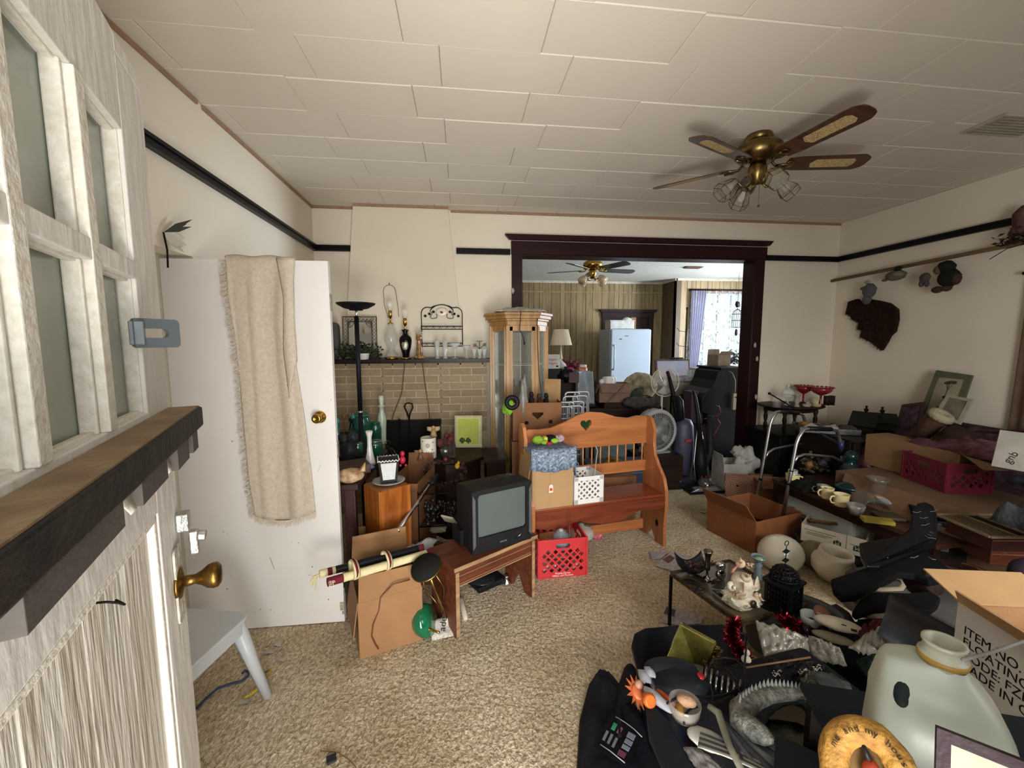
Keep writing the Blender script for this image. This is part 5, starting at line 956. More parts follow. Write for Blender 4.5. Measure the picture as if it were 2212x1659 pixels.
foliage('dusty_plant', 'dusty grey green artificial plant beside the carton on the piano', 160, onPn(1578, 5.3), (.14, .1, .18), M('4c5a58', .8, bump=0), 8, .05)
one(G().box((0, 0, .05), (.28, .2, .10)), 'white_box', M('b4b3a6', .7), 'pale box behind the open carton at the window', 'box', (V(1516, 812, 5.6).x, 5.6, 1.13), bev=.003)
t5 = th('side_table', 'table heaped with papers and jars in front of the window', 'table', (V(1497, 840, 5.7).x, 5.75, 0)); G().box((0, 0, 1.02), (.9, .6, .03)).obj('tabletop', M('6c5a48', .7), t5, .003)
for x in (-.4, .4):
    for y in (-.26, .26): G().box((x, y, .5), (.05, .05, 1.0)).obj('leg', M('6c5a48', .7), t5)
G().grid(lambda u, v: (-.46 + .92 * u, -.32 + .02 * sin(14 * u), 1.04 - .2 * v), 24, 4, .003).obj('cloth_edge', M('8b8474', .9, var=.3), t5)
pic = th('large_picture', 'wide framed picture with blue and pink sky leaning below the window', 'picture', (V(1456, 800, 5.95).x, 5.97, 1.035), 0, R(-10)); G().box((0, 0, .14), (.56, .03, .34)).obj('frame', M('5c4640', .5), pic, .004); G().box((0, -.017, .14), (.5, .004, .28)).obj('print', M('8fb0d8', .4, hex2='d8b8c4', sc=4, bump=0), pic)
for k, px in enumerate((1489, 1498, 1512)): one(G().lathe([(0, 0), (.035, 0), (.03, .02), (.034, .14), (.026, .17), (.024, .17), (.028, .14), (.025, .02)], 14), 'clear_vase', GL2, 'clear glass vase on the papers below the window, %s of three' % ('left', 'middle', 'right')[k], 'vase', (V(px, 820, 5.55).x, 5.55, 1.036))
one(G().box((0, 0, .01), (.2, .06, .02)), 'black_case', BLACK, 'slim black case on top of the wide framed picture', 'case', (V(1468, 798, 5.9).x, 6.0, 1.345), bev=.006)
carton('tilted_carton', 'small tipped brown carton in front of the pale box', .2, .14, .10, (V(1527, 826, 5.5).x, 5.5, 1.037), R(15), M('7d5f4a', .8))
one(G().box((0, 0, .07), (.10, .008, .15)), 'note_card', M('d5d3d8', .6), 'white card standing by the tipped brown carton', 'card', (V(1543, 826, 5.42).x, 5.42, 1.037), R(10), R(-14))
cloth_heap('paper_heap', 'heap of papers and packets on the table below the window', (V(1480, 835, 5.5).x, 5.6, 1.037), .5, .3, .08, M('8f8a88', .8, hex2='5a5466', sc=14), 8, 'papers')
one(G().box((0, 0, .2), (.26, .2, .4)), 'purple_box', M('4a3040', .6), 'dull purple box standing between fan and piano', 'box', (V(1505, 870, 4.95).x, 4.95, .58), bev=.01)
one(G().box((0, 0, .29), (.4, .4, .58)), 'dark_crate', DKW, 'dark crate under the dull purple box', 'crate', (V(1500, 950, 4.95).x, 4.95, 0), bev=.006)
one(G().tube([V(1520, 905, 4.5), V(1550, 898, 4.5), V(1557, 890, 4.5), V(1553, 878, 4.5), V(1546, 876, 4.5)], .006, 6).tube([V(1550, 905, 4.5), V(1556, 915, 4.5), V(1545, 935, 4.5), V(1532, 950, 4.5), V(1530, 1000, 4.5), F(1528, 1052, .01)], .006, 6), 'red_cable', M('7c2a24', .5), 'red electric cord looped behind the black vacuum handle', 'cord')
# white box, shopping bag
wx = F(1560, 1043, 0); wb2 = carton('white_carton', 'open white cardboard box in front of the dark door jamb', .26, .26, .30, (wx.x - .02, 4.13, 0), R(-6), M('c9c8c4', .7, bump=0), [('l', R(10), .10), ('r', R(60), .12)])
G().box((-.06, -.131, .19), (.09, .001, .09)).obj('printed_panel', M('46506a', .6), wb2)
one(G().sph((0, 0, .13), (.13, .10, .14), 30, 1.0, 1.7, 4).sph((-.06, 0, .25), (.09, .05, .08), 20, .9, 2.2, 9), 'shopping_bag', M('b9b7b2', .4, var=.08, bump=.9, bsc=14), 'crumpled white plastic shopping bag on the white cardboard box', 'bag', (wx.x + .15, 4.10, .13))
one(G().box((0, 0, .09), (.18, .2, .18)), 'small_white_box', M('b6bcc4', .7, hex2='8a9ab0', sc=6), 'small white and blue box on the floor right of the shopping bag', 'box', F(1625, 1010, .06), R(-10), bev=.004)
one(G().tube([(0, 0, .28), (0, 0, .4), (.09, 0, .5), (.16, 0, .35)], .003, 5), 'floor_wire', BLACK, 'thin black wire loose in front of the drum fan', 'wire', (V(1440, 1000, 4.1).x, 4.05, -.28), sc=1) if False else None
# freezer
fz = th('freezer', 'white upright freezer standing before the dark doorway in the back room', 'freezer', (3.36, 8.27, 0)); FZ = M('aab8c8', .3, var=.04, sc=3, bump=.02)
G().box((0, .05, .93), (.83, .64, 1.86)).obj('freezer_body', FZ, fz, .012); G().box((0, -.315, .98), (.825, .08, 1.74)).obj('freezer_door', FZ, fz, .02); G().tube([(-.36, -.36, 1.05), (-.36, -.40, 1.1), (-.36, -.40, 1.5), (-.36, -.36, 1.55)], .014, 8).obj('handle', FZ, fz)
G().box((-.10, -.357, 1.72), (.07, .004, .02)).obj('badge', M('9a8a4a', .4, .6), fz); G().box((-.22, -.357, 1.66), (.05, .004, .015)).obj('mark', M('23262a', .5), fz)
wb3 = th('white_tub', 'white storage box on top of the freezer', 'box', (3.2, 8.15, 1.861)); G().box((0, 0, .08), (.50, .3, .16)).obj('tub_body', M('c9cac8', .5), wb3, .01); G().box((0, 0, .165), (.52, .32, .015)).obj('lid', M('d2d3d2', .5), wb3, .004)
one(G().T(rx=R(80)).lathe([(0, 0), (.08, 0), (.13, .015), (.13, .02), (0, .01)], 24), 'white_plate', M('c8cac4', .3), 'white patterned plate standing behind the box on the freezer', 'plate', (3.42, 8.3, 1.98))
# curtain with lace, rod, plant stand, hanging birdcage
lm = bpy.data.materials.new('mat_lace'); lm.use_nodes = True; N = lm.node_tree.nodes; L = lm.node_tree.links; b = N['Principled BSDF']; b.inputs['Base Color'].default_value = (.78, .8, .86, 1); b.inputs['Roughness'].default_value = .9
b.inputs['Transmission Weight'].default_value = 0; tcn = N.new('ShaderNodeTexCoord'); vn = N.new('ShaderNodeTexNoise'); vn.inputs['Scale'].default_value = 16; L.new(tcn.outputs['Object'], vn.inputs['Vector']); rpn = N.new('ShaderNodeValToRGB'); rpn.color_ramp.elements[0].position = .46; rpn.color_ramp.elements[1].position = .56; rpn.color_ramp.elements[0].color = (.3,) * 3 + (1,); rpn.color_ramp.elements[1].color = (.75,) * 3 + (1,)
L.new(vn.outputs[0], rpn.inputs[0]); L.new(rpn.outputs[0], b.inputs['Alpha'])
tr = N.new('ShaderNodeBsdfTranslucent'); tr.inputs[0].default_value = (.85, .88, .95, 1); ms_ = N.new('ShaderNodeMixShader'); ms_.inputs[0].default_value = .4; tp = N.new('ShaderNodeBsdfTransparent'); ms2 = N.new('ShaderNodeMixShader')
L.new(b.outputs[0], ms_.inputs[1]); L.new(tr.outputs[0], ms_.inputs[2]); L.new(rpn.outputs[0], ms2.inputs[0]); L.new(tp.outputs[0], ms2.inputs[1]); L.new(ms_.outputs[0], ms2.inputs[2]); L.new(ms2.outputs[0], N['Material Output'].inputs[0])
lc = th('lace_curtain', 'white floral lace curtain hanging over the bright bay window', 'curtain'); G().grid(lambda u, v: (4.80 + 1.32 * u - .12 * (1 - v) * (1 - u), 8.26 + .02 * sin(u * 60) * (.4 + .6 * v), 2.66 - 1.75 * (1 - v)), 120, 6).obj('lace_panel', lm, lc); G().grid(lambda u, v: (4.78 + .34 * u * (.55 + .45 * v) , 8.235 + .018 * sin(u * 38), 2.66 - 1.78 * (1 - v)), 50, 5, .003).obj('gathered_drape', M('b4b4cc', .9, var=.1, bump=.1, alpha=.85), lc); G().cyl((4.75, 8.275, 2.68), (6.2, 8.275, 2.68), .02).obj('curtain_rod', M('2a1518', .5), lc)
stn = th('plant_stand', 'tall thin black metal plant stand beside the bay window', 'stand', (V(1483, 780, 7.9).x, 7.95, 0)); g = G().cyl((0, 0, 0), (0, 0, 2.25), .012).sph((0, 0, 2.27), .025, 10)
for k in range(4): g.tube([(0, 0, .9 + .3 * k), (-.15, 0, .92 + .3 * k), (-.2, 0, .98 + .3 * k)], .006, 5)
g.lathe([(.2, 0), (.2, .015), (0, .02)], 16).obj('stand_frame', IRON, stn)
bc = V(1592, 690, 7.4); bg = th('wire_birdcage', 'small black wire birdcage ornament hanging before the lace curtain', 'birdcage', bc); g = G()
for k in range(8): a = 2 * pi * k / 8; g.tube([(.0, 0, .2), (.06 * cos(a), .06 * sin(a), .16), (.09 * cos(a), .09 * sin(a), .1), (.09 * cos(a), .09 * sin(a), -.15)], .004, 4)
for z in (.1, -.02, -.15): g.tube([(.09 * cos(t), .09 * sin(t), z) for t in [2 * pi * i / 14 for i in range(14)]], .004, 4, True)
g.cyl((0, 0, .2), (0, 0, ZC - bc.z), .003, n=5).obj('wire_cage', IRON, bg); G().sph((0, 0, .28), (.05, .03, .05), 8, .7, 3).obj('bird_top', IRON, bg); G().sph((.0, 0, -.25), (.03, .02, .06), 8, .5, 3).cyl((0, 0, -.15), (0, 0, -.22), .003).obj('bird_pendant', IRON, bg)
# ceiling vents
g = G().box((0, 0, 0), (.3, .15, .01))
for k in range(6): g.box((0, -.055 + .022 * k, -.008), (.27, .004, .01))
one(g, 'ceiling_vent', M('6a5444', .6), 'small brown slatted vent in the back room ceiling', 'vent', F(1497, 578, ZC - .012))
rv = F(2185, 275, ZC - .014); v3 = th('ceiling_vent', 'white metal air vent in the ceiling at the upper right', 'vent', (rv.x, rv.y, ZC - .006), R(0)); G().box((0, 0, 0), (.42, .22, .012)).obj('vent_frame', M('c2b9a8', .5), v3, .003)
for k in range(7): G().T((0, -.085 + .028 * k, -.01), rx=R(30)).box((0, 0, 0), (.38, .022, .003)).obj('slat', M('b0a696', .5), v3)
# ------------------------------------------------------------------ ceiling fans
def blade_shape(L=.46, w=.145):
    h = w / 2; return [(0, -h * .75), (L * .15, -h * .9), (L * .82, -h), (L * .9, -h * .98), (L * .95, -h * .8), (L * .985, -h * .62), (L, -h * .3), (L, h * .3), (L * .985, h * .62), (L * .95, h * .8), (L * .9, h * .98), (L * .82, h), (L * .15, h * .9), (0, h * .75)]
def ceiling_fan(name, label, loc, rot, bm_, cane, drop, shades, metal, r_in=.17, L=.50, sag=0):
    f = th(name, label, 'ceiling fan', loc); g = G().lathe([(0, 0), (.075, 0), (.08, -.02), (.05, -.05), (.02, -.055)], 28); g.obj('canopy', metal, f)
    if drop: G().cyl((0, 0, -.05), (0, 0, -drop), .012).obj('downrod', metal, f)
    z = -.04 - drop
    G().lathe([(.05, z), (.10, z - .01), (.135, z - .035), (.14, z - .075), (.12, z - .10), (.09, z - .125), (.06, z - .13), (.0, z - .13)], 32).obj('motor_housing', metal, f)
    zb = z - .135
    G().lathe([(.04, zb + .01), (.055, zb - .02), (.055, zb - .07), (.035, zb - .09), (.03, zb - .12), (0, zb - .125)], 24).obj('switch_housing', metal, f)
    for k in range(5):
        a = rot + 2 * pi * k / 5; m_ = Matrix.Rotation(a, 4, 'Z') @ Matrix.Translation((r_in, 0, zb + .0)) @ Matrix.Rotation(R(-13), 4, 'X')
        g = G(); g.m = m_; g.prism(blade_shape(L), -.003, .003); bo = g.obj('fan_blade', bm_, f, .001)
        if cane:
            g = G(); g.m = m_; h_ = .038; x0, x1 = L * .30, L * .84
            pl_ = [(x0, 0), (x0 + .02, -h_), (x1 - .02, -h_), (x1, -h_ * .5), (x1, h_ * .5), (x1 - .02, h_), (x0 + .02, h_)]; g.prism(pl_, -.0045, -.003); g.prism(pl_, .003, .0045); g.obj('cane_inset', cane, bo)
        g = G(); g.m = Matrix.Rotation(a, 4, 'Z'); g.tube([(.07, 0, zb + .03), (.11, .0, zb - .01), (.15, .02, zb - .012), (.2, .03, zb - .006)], .008, 6).tube([(.11, 0, zb - .01), (.15, -.02, zb - .012), (.2, -.03, zb - .01)], .008, 6); g.m = m_; g.lathe([(0, -.006), (.035, -.006), (.03, -.01), (0, -.012)], 12, c=(.02, 0, 0)); g.obj('blade_iron', metal, bo)
    for k in range(shades):
        a = rot + .35 + 2 * pi * k / shades; ca, sa = cos(a), sin(a); zz = zb - .10
        G().tube([(.02 * ca, .02 * sa, zz), (.06 * ca, .06 * sa, zz - .04), (.10 * ca, .10 * sa, zz - .03), (.12 * ca, .12 * sa, zz - .005), (.13 * ca, .13 * sa, zz - .0)], .007, 7).obj('light_arm', metal, f)
        m_ = Matrix.Translation((.13 * ca, .13 * sa, zz - .0)) @ Matrix.Rotation(a, 4, 'Z') @ Matrix.Rotation(R(-50), 4, 'Y')
        g = G(); g.m = m_; n = 6; A = [(.028, -.01), (.062, -.10), (.05, -.135)] if cane else [(.022, -.005), (.045, -.04), (.058, -.10), (.062, -.12)]
        so = None
        if cane:
            g.lathe(A[:2], 6); g.lathe([A[1], (.056, -.135)], 6); gg = g.obj('glass_shade', M('a8a394', .15, alpha=.38, var=.1, bump=.2, bsc=60, coat=.5), f); g = G(); g.m = m_
            for i in range(6):
                t_ = 2 * pi * i / 6; g.cyl((.028 * cos(t_), .028 * sin(t_), -.01), (.062 * cos(t_), .062 * sin(t_), -.10), .0022, n=5).cyl((.062 * cos(t_), .062 * sin(t_), -.10), (.056 * cos(t_), .056 * sin(t_), -.135), .0022, n=5)
            for r0, z0 in A[:2] + [(.056, -.135)]: g.tube([(r0 * cos(2 * pi * i / 6), r0 * sin(2 * pi * i / 6), z0) for i in range(6)], .0022, 5, True)
            g.obj('leading', ABRASS, gg); so = gg
        else: so = g.lathe(A, 16).obj('glass_shade', M('c9b48e', .3, alpha=.7, var=.1, bump=0), f)
        g = G(); g.m = m_; g.lathe([(0, -.02), (.014, -.02), (.02, -.05), (.026, -.075), (.018, -.095), (0, -.1)], 12); g.obj('bulb', M('d9d6cc', .3, bump=0, alpha=.9), so)
    G().cyl((.02, 0, zb - .12), (.02, 0, zb - .25), .0012, n=4).sph((.02, 0, zb - .255), .008, 8).obj('pull_chain', metal, f)
    return f
FB = wood('5a3d28', '3c2618', .3, 3, 0, .05); CANE = M('a88f64', .7, kind='voronoi', hex2='d0b684', sc=110, bump=.3)
fc = F(1640, 296, ZC - .01)
ceiling_fan('ceiling_fan', 'antique brass ceiling fan with five cane inset blades and leaded glass shades', (fc.x, fc.y, ZC - .001), R(62), FB, CANE, .0, 4, ABRASS)
fd2 = F(1280, 580, ZC - .01); ceiling_fan('ceiling_fan', 'polished brass ceiling fan with dark blades in the back room', (V(1280, 600, 5.9).x, 5.9, ZC - .001), R(8), M('3a2a24', .35), None, .10, 4, BRASS)
# ------------------------------------------------------------------ right wall: dowel, plush toys, fur, curtain
def slab_pts(g, P, t):                     # thick panel from a world polygon (3+ points, ccw or cw)
    P = [Vector(p) for p in P]; n = (P[1] - P[0]).cross(P[2] - P[0]).normalized() * t
    k = len(P); g.add(P + [p - n for p in P], [tuple(range(k)), tuple(range(k, 2 * k))[::-1]] + [((i + 1) % k, i, i + k, (i + 1) % k + k) for i in range(k)]); return g
d0, d1 = XW(1791, 608, 4.17), XW(2212, 524, 4.17); d1 = d0 + (d1 - d0) * 1.35
one(G().cyl(d0, d1, .017, n=14), 'wooden_dowel', wood('7d6244', '5e4630', .5, 3, 1), 'long brown wooden dowel mounted across the right wall', 'dowel')
def onR(px, py, X=4.14): return XW(px, py, X)
def plush(name, label, px, py, parts, X=4.13, cat='stuffed toy'):
    p = onR(px, py, X); t = th(name, label, cat, p)
    for nm, c, r_, m_ in parts: G().sph(c, r_, 12, .12, 4).obj(nm, m_, t)
    return t
GREYF = M('5b5a60', .95, var=.3, sc=30, bump=.8, bsc=80); TANF = M('6b6350', .95, var=.35, sc=12, bump=.8, bsc=80); BRF = M('4a3224', .95, var=.4, sc=20, bump=1, bsc=70); DGF = M('1e241a', .95, var=.4, sc=20, bump=.8)
plush('plush_mouse', 'grey plush mouse hanging head down from the dowel over the fur piece', 1878, 628, [('body', (0, 0, 0), (.04, .07, .075), GREYF), ('head', (0, .02, -.09), (.035, .045, .045), GREYF), ('arm', (0, .06, .03), (.02, .04, .02), GREYF), ('ear', (0, .06, -.07), (.012, .03, .03), M('b0aa9c', .9)), ('foot', (0, .03, .09), (.02, .03, .02), M('9d927c', .9))])
plush('plush_bird', 'grey and tan plush bird with a black bow hanging from the dowel', 1935, 595, [('body', (0, 0, 0), (.04, .10, .05), TANF), ('wing', (-.02, -.02, .005), (.02, .07, .03), M('7d7a70', .95, var=.3)), ('bow', (-.01, -.02, .06), (.02, .04, .025), BLACK), ('beak', (0, .10, -.03), (.015, .03, .015), TANF)])
plush('plush_mitten', 'small grey plush animal, third along the dowel', 1998, 600, [('body', (0, 0, 0), (.025, .045, .045), M('4e464a', .95, var=.3)), ('foot', (0, .025, -.05), (.02, .02, .03), M('4e464a', .95, var=.3)), ('foot', (0, -.02, -.055), (.02, .018, .03), M('4e464a', .95, var=.3))])
plush('plush_monkey', 'dark brown plush monkey in a green vest, largest toy on the dowel', 2050, 600, [('body', (0, 0, 0), (.06, .08, .08), DGF), ('head', (0, .03, .09), (.06, .065, .06), DGF), ('face', (-.03, .06, .075), (.03, .04, .04), M('6a543c', .9)), ('foot', (0, .08, -.09), (.03, .045, .03), BRF), ('foot', (0, .01, -.085), (.03, .04, .028), BRF), ('arm', (-.02, -.07, -.02), (.03, .035, .05), BRF)])
fl_ = foliage('dried_flowers', 'bunch of dried dark purple flowers hanging from the dowel at the right edge', 120, XW(2195, 528, 4.12), (.06, .13, .1), M('3a2228', .9, var=.5, bump=0), 9, .04, 'flowers')
G().tube([(0, -.25, .02), (0, -.1, .0), (0, .05, -.02), (0, .15, -.08)], .003, 5).obj('twig', IRON, fl_)
one(G().sph((0, 0, 0), (.04, .06, .09), 14, .5, 4).sph((-.01, .02, -.09), (.03, .05, .04), 10, .5), 'plush_doll', M('4d342a', .95, hex2='6a4c50', sc=18), 'brown plush doll at the upper right corner against the picture rail', 'stuffed toy', XW(2210, 470, 4.13))
fpoly = [(1832, 678), (1838, 652), (1856, 646), (1880, 646), (1905, 650), (1926, 655), (1943, 668), (1944, 690), (1938, 716), (1927, 726), (1921, 738), (1909, 757), (1888, 740), (1868, 730), (1866, 724), (1870, 716), (1858, 710), (1862, 698), (1846, 690), (1842, 682)]
fur = th('fur_pelt', 'dark brown shaggy fur piece pinned to the right wall below the plush mouse', 'fur'); P = [XW(a, b_, 4.225) for a, b_ in fpoly]
slab_pts(G(), P, -.035 if (P[1] - P[0]).cross(P[2] - P[0]).x < 0 else .035).obj('pelt', M('2c1a10', .95, hex2='1d100a', sc=20, bump=1, bsc=60), fur)
g = G(); rr = random.Random(21); cen = sum(P, Vector()) / len(P)
for i in range(1500):
    a = rr.random() * len(P); k = int(a); e = P[k].lerp(P[(k + 1) % len(P)], a - k); q = cen.lerp(e, rr.random() ** .5 * 1.0); q.x = 4.20 - rr.uniform(0, .02)
    d = (q - cen).normalized() * rr.uniform(.01, .03) + Vector((-rr.uniform(0, .02), 0, -.012)); w = Vector((0, .0025, .001)); g.add([q - w, q + w, q + d], [(0, 1, 2)])
g.obj('hair', M('352013', .9, hex2='22140c', sc=20, bump=0), fur, kind='stuff')
cu2 = th('brown_curtain', 'brown curtain hanging at the right edge of the right wall', 'curtain'); G().grid(lambda u, v: (4.19 + .012 * sin(u * 40), 2.64 - .75 * u + .03 * (1 - v) * (1 - u), .62 + 1.48 * v), 60, 6, .004).obj('curtain_panel', M('6b5442', .9, var=.2, bump=.2), cu2); G().cyl((4.19, 2.68, 2.11), (4.19, 1.85, 2.11), .012).obj('curtain_rod', IRON, cu2)
fw2 = th('wall_flower', 'white and dark silk flower hung on the left wall above the slab door', 'flowers', (XL + .02, 2.18, 2.13)); rr = random.Random(3)
for nm, col, n_, ln_ in (('white_petal', 'c9c5ba', 16, .11), ('dark_leaf', '33352c', 6, .15)):
    for k in range(n_):
        a = rr.uniform(-1.2, .3) if nm[0] == 'w' else rr.uniform(.2, .9); d = Vector((.3 * rr.random() + .1, cos(a), sin(a) * .7)).normalized() * ln_ * rr.uniform(.7, 1.1); w = d.cross(Vector((1, 0, 0))).normalized() * ln_ * (.2 if nm[0] == 'w' else .08)
        g = G().add([(0, 0, 0), d * .5 + w, d, d * .5 - w], [(0, 1, 2, 3)]); g.obj(nm, M(col, .8, var=.2, bump=0), fw2)
G().tube([(0, 0, 0), (.01, 0, -.08), (.0, .01, -.16)], .004, 5).obj('stem', IRON, fw2)
# ------------------------------------------------------------------ corner: trunk, round table, dishes
tk = th('black_footlocker', 'black trunk in the far right corner beneath the round table', 'trunk', (3.62, 3.98, 0)); G().box((0, 0, .33), (.9, .5, .64)).obj('trunk_body', M('0c0c10', .5, bump=.1), tk, .01); G().box((0, 0, .655), (.92, .52, .03)).obj('lid', M('0e0e12', .45), tk, .006)
rt = th('round_table', 'small dark round table with turned legs in the far right corner', 'table', (3.50, 4.0, .671)); TZ = .262
G().lathe([(0, .235), (.28, .235), (.33, .25), (.335, .258), (.33, .262), (0, .262)], 36, sy=.8).obj('tabletop', DKW, rt); G().lathe([(.24, .20), (.25, .235)], 24, sy=.8).obj('apron', DKW, rt)
for k in range(4):
    a = pi / 4 + k * pi / 2; G().lathe([(0, 0), (.016, 0), (.02, .04), (.012, .06), (.022, .12), (.014, .16), (.024, .2), (.02, .235)], 12, c=(.25 * cos(a), .19 * sin(a), 0)).obj('leg', DKW, rt)
TZ = .671 + .262
def onRT(px, Y=3.9): p = V(px, 888, Y); return (p.x, Y, TZ + .001)
REDG = M('8c0f1e', .12, var=.15, alpha=.85, bump=0, coat=.7)
for k, (px, Y, s) in enumerate(((1733, 4.08, .085), (1771, 3.92, .10))):
    c = th('red_cake_stand', 'ruby glass scalloped pedestal bowl on the round table, %s of two' % ('farther, left', 'nearer, right')[k], 'bowl', onRT(px, Y)); g = G(); n = 24; prof = [(.35, 0), (.12, .02), (.10, .10), (.6, .125), (.95, .15), (1.0, .19)]
    g.lathe([(r0 * s, z * 1.0) for r0, z in prof], n).obj('pedestal_bowl', REDG, c); g = G()
    for i in range(16): a = 2 * pi * i / 16; g.sph((s * cos(a), s * sin(a), .188), (.016, .016, .01), 6)
    g.obj('scalloped_rim', REDG, c)
cd_ = th('covered_dish', 'clear glass covered compote with pointed lid on the round table', 'dish', onRT(1700, 3.98)); G().lathe([(.04, 0), (.01, .02), (.01, .06), (.06, .09), (.065, .11)], 20).obj('compote', GL2, cd_); G().lathe([(.066, .11), (.06, .15), (.02, .175), (.008, .185), (.014, .2), (.006, .22), (0, .23)], 20).obj('lid', GL2, cd_)
cj = th('candle_jar', 'dark red candle in a glass jar on the round table', 'candle', onRT(1676, 3.88)); G().lathe([(0, 0), (.042, 0), (.042, .08), (.038, .082)], 18).obj('glass_jar', GL, cj); G().lathe([(0, .004), (.038, .004), (.038, .05), (0, .05)], 18).obj('wax', M('4a1220', .4), cj); G().lathe([(0, .082), (.043, .082), (.03, .1), (.01, .12), (0, .13)], 18).obj('lid', GL2, cj)
one(G().lathe([(0, 0), (.03, 0), (.015, .03), (.03, .06), (.02, .11), (.034, .12), (0, .125)], 16), 'white_candlestick', M('a9a59a', .4), 'white turned candle holder beside the glass compote', 'candle holder', onRT(1720, 3.86))
tn = th('cream_mug', 'cream enamel mug with a dark figure printed on it, on the round table', 'mug', onRT(1762, 3.84)); G().lathe([(0, 0), (.042, 0), (.044, .078), (.041, .078), (.038, .006)], 22).obj('mug_body', M('c4b894', .45, bump=0), tn); G().sph((-.004, -.0435, .045), (.009, .003, .017), 10).sph((-.002, -.0445, .068), (.008, .003, .008), 8).obj('figure_motif', M('2a1814', .6), tn)
for k, px in enumerate((1784, 1795)): one(G().lathe([(0, 0), (.028, 0), (.03, .1), (.028, .1), (.026, .006)], 16), 'smoked_glass', M('2b2624', .15, alpha=.7, bump=0), 'dark smoked drinking glass at the right of the round table, %s one' % ('left', 'right')[k], 'glass', onRT(px, 3.9))
one(G().sph((0, 0, .02), (.05, .03, .02), 12, .6, 4).sph((.01, 0, .04), (.02, .015, .02), 8, .5), 'shell_piece', M('a8998a', .6), 'small pale shell piece before the cream mug', 'shell', onRT(1742, 3.82))
one(G().cyl(V(1662, 850, 3.7), V(1716, 882, 3.75), .006).sph(V(1662, 850, 3.7), .014, 8), 'black_rod', IRON, 'thin black metal rod with a knob end leaning over the round table', 'rod')
# walker (two side frames joined by cross bars)
wkr = th('aluminium_walker', 'silver aluminium walker with black grips standing in the right hand clutter', 'walker'); fr_pts = []
def side_frame(Y, pxs, dy):
    (ax, ay), (bx, by), (ex, ey), (fx_, fy), = pxs
    A = V(bx, by, Y); B = V(ex, ey, Y + dy); zt = A.z; lo = V(ax, ay, Y); lo2 = V(fx_, fy, Y + dy); d = (A - lo).normalized(); d2 = (B - lo2).normalized()
    f0 = lo - d * (lo.z - .02) / d.z; f1 = lo2 - d2 * (lo2.z - .02) / d2.z
    pts = [f0, lo, A - d * .07, A + Vector((.012, 0, .01)) - d * .03, A + (B - A) * .12 + Vector((0, 0, .045)), A + (B - A) * .25 + Vector((0, 0, .055)), A + (B - A) * .75 + Vector((0, 0, .05)), A + (B - A) * .9 + Vector((0, 0, .035)), B - Vector((.01, 0, .02)), B - d2 * .08, lo2, f1]
    G().tube(pts, .0135, 12).obj('side_tube', ALU, wkr); G().cyl(pts[5] - (pts[6] - pts[5]) * .05, pts[6], .019, n=14).obj('hand_grip', BLACK, wkr)
    m0, m1 = lo.lerp(A, .45), lo2.lerp(B, .45); u = (m1 - m0)
    G().tube([m0 - Vector((0, 0, .06)), m0 + u * .06 + Vector((0, 0, -.01)), m0 + u * .2 + Vector((0, 0, .015)), m0 + u * .8 + Vector((0, 0, .015)), m0 + u * .94 + Vector((0, 0, -.01)), m1 - Vector((0, 0, .06))], .011, 10).obj('lower_brace', ALU, wkr)
    for q in (f0, f1): G().cyl(q - Vector((0, 0, .02)), q + Vector((0, 0, .03)), .018).obj('rubber_foot', BLACK, wkr)
    G().cyl(lo.lerp(A, .02) , lo.lerp(A, .05), .0155).obj('ring', BLACK, wkr); return m0, m1, lo.lerp(A, .8), lo2.lerp(B, .8)
s1 = side_frame(3.45, [(1642, 1040), (1667, 900), (1741, 905), (1746, 1000)], .1); s2 = side_frame(2.95, [(1709, 1020), (1724, 940), (1816, 940), (1822, 1035)], .1)
G().cyl(s1[3], s2[3], .012).obj('cross_bar', M('23243a', .4), wkr); G().cyl(s2[3] - Vector((0, 0, .05)), s2[3] + Vector((0, 0, .03)), .02).obj('blue_clip', M('2a2f5c', .4), wkr); G().cyl(s2[1].lerp(s2[3], .3), s2[3] - Vector((0, 0, .04)), .018).obj('black_sleeve', BLACK, wkr)
# metal tray with food-like clutter on a dark cabinet
ty0 = F(1795, 945, .80)
dc = th('dark_chest', 'dark chest of drawers under the metal tray in the right corner', 'chest', (3.62, 3.32, 0)); G().box((0, 0, .385), (.75, .62, .77)).obj('chest_body', M('15120f', .6, var=.3), dc, .006)
for z in (.2, .45, .68): G().box((-.379, 0, z), (.01, .56, .2)).obj('drawer', M('1b1511', .6), dc, .004)
tr_ = th('metal_tray', 'rectangular metal baking tray with yellow and white odds and ends', 'tray', (3.36, 3.42, .773), R(-28)); g = G(); w, d, h = .46, .26, .05
g.box((0, 0, .002), (w, d, .003)).box((0, -d / 2, h / 2), (w, .004, h)).box((0, d / 2, h / 2), (w, .004, h)).box((-w / 2, 0, h / 2), (.004, d, h)).box((w / 2, 0, h / 2), (.004, d, h)).obj('tray_body', M('6a6c6c', .35, .7, var=.3, sc=30), tr_, .002)
for k, (x, y, c, nm) in enumerate(((-.13, .03, 'a07a28', 'yellow cloth'), (-.12, -.04, 'b5b2a4', 'white paper'), (.0, 0, '5f5a48', 'olive cloth'), (.10, .02, '57503f', 'brown cloth'), (.02, -.07, 'a49f98', 'pale paper'), (.17, -.03, '3c3430', 'dark cloth'))): one(G().sph((0, 0, .03), (.075, .055, .035), 14, .7, 3, k + 3), 'crumpled_cloth', M(c, .9, var=.3, bump=.5), 'crumpled %s in the metal tray' % nm, 'cloth', Matrix.Translation(tr_.location) @ Matrix.Rotation(R(-28), 4, 'Z') @ Vector((x, y, .005)))
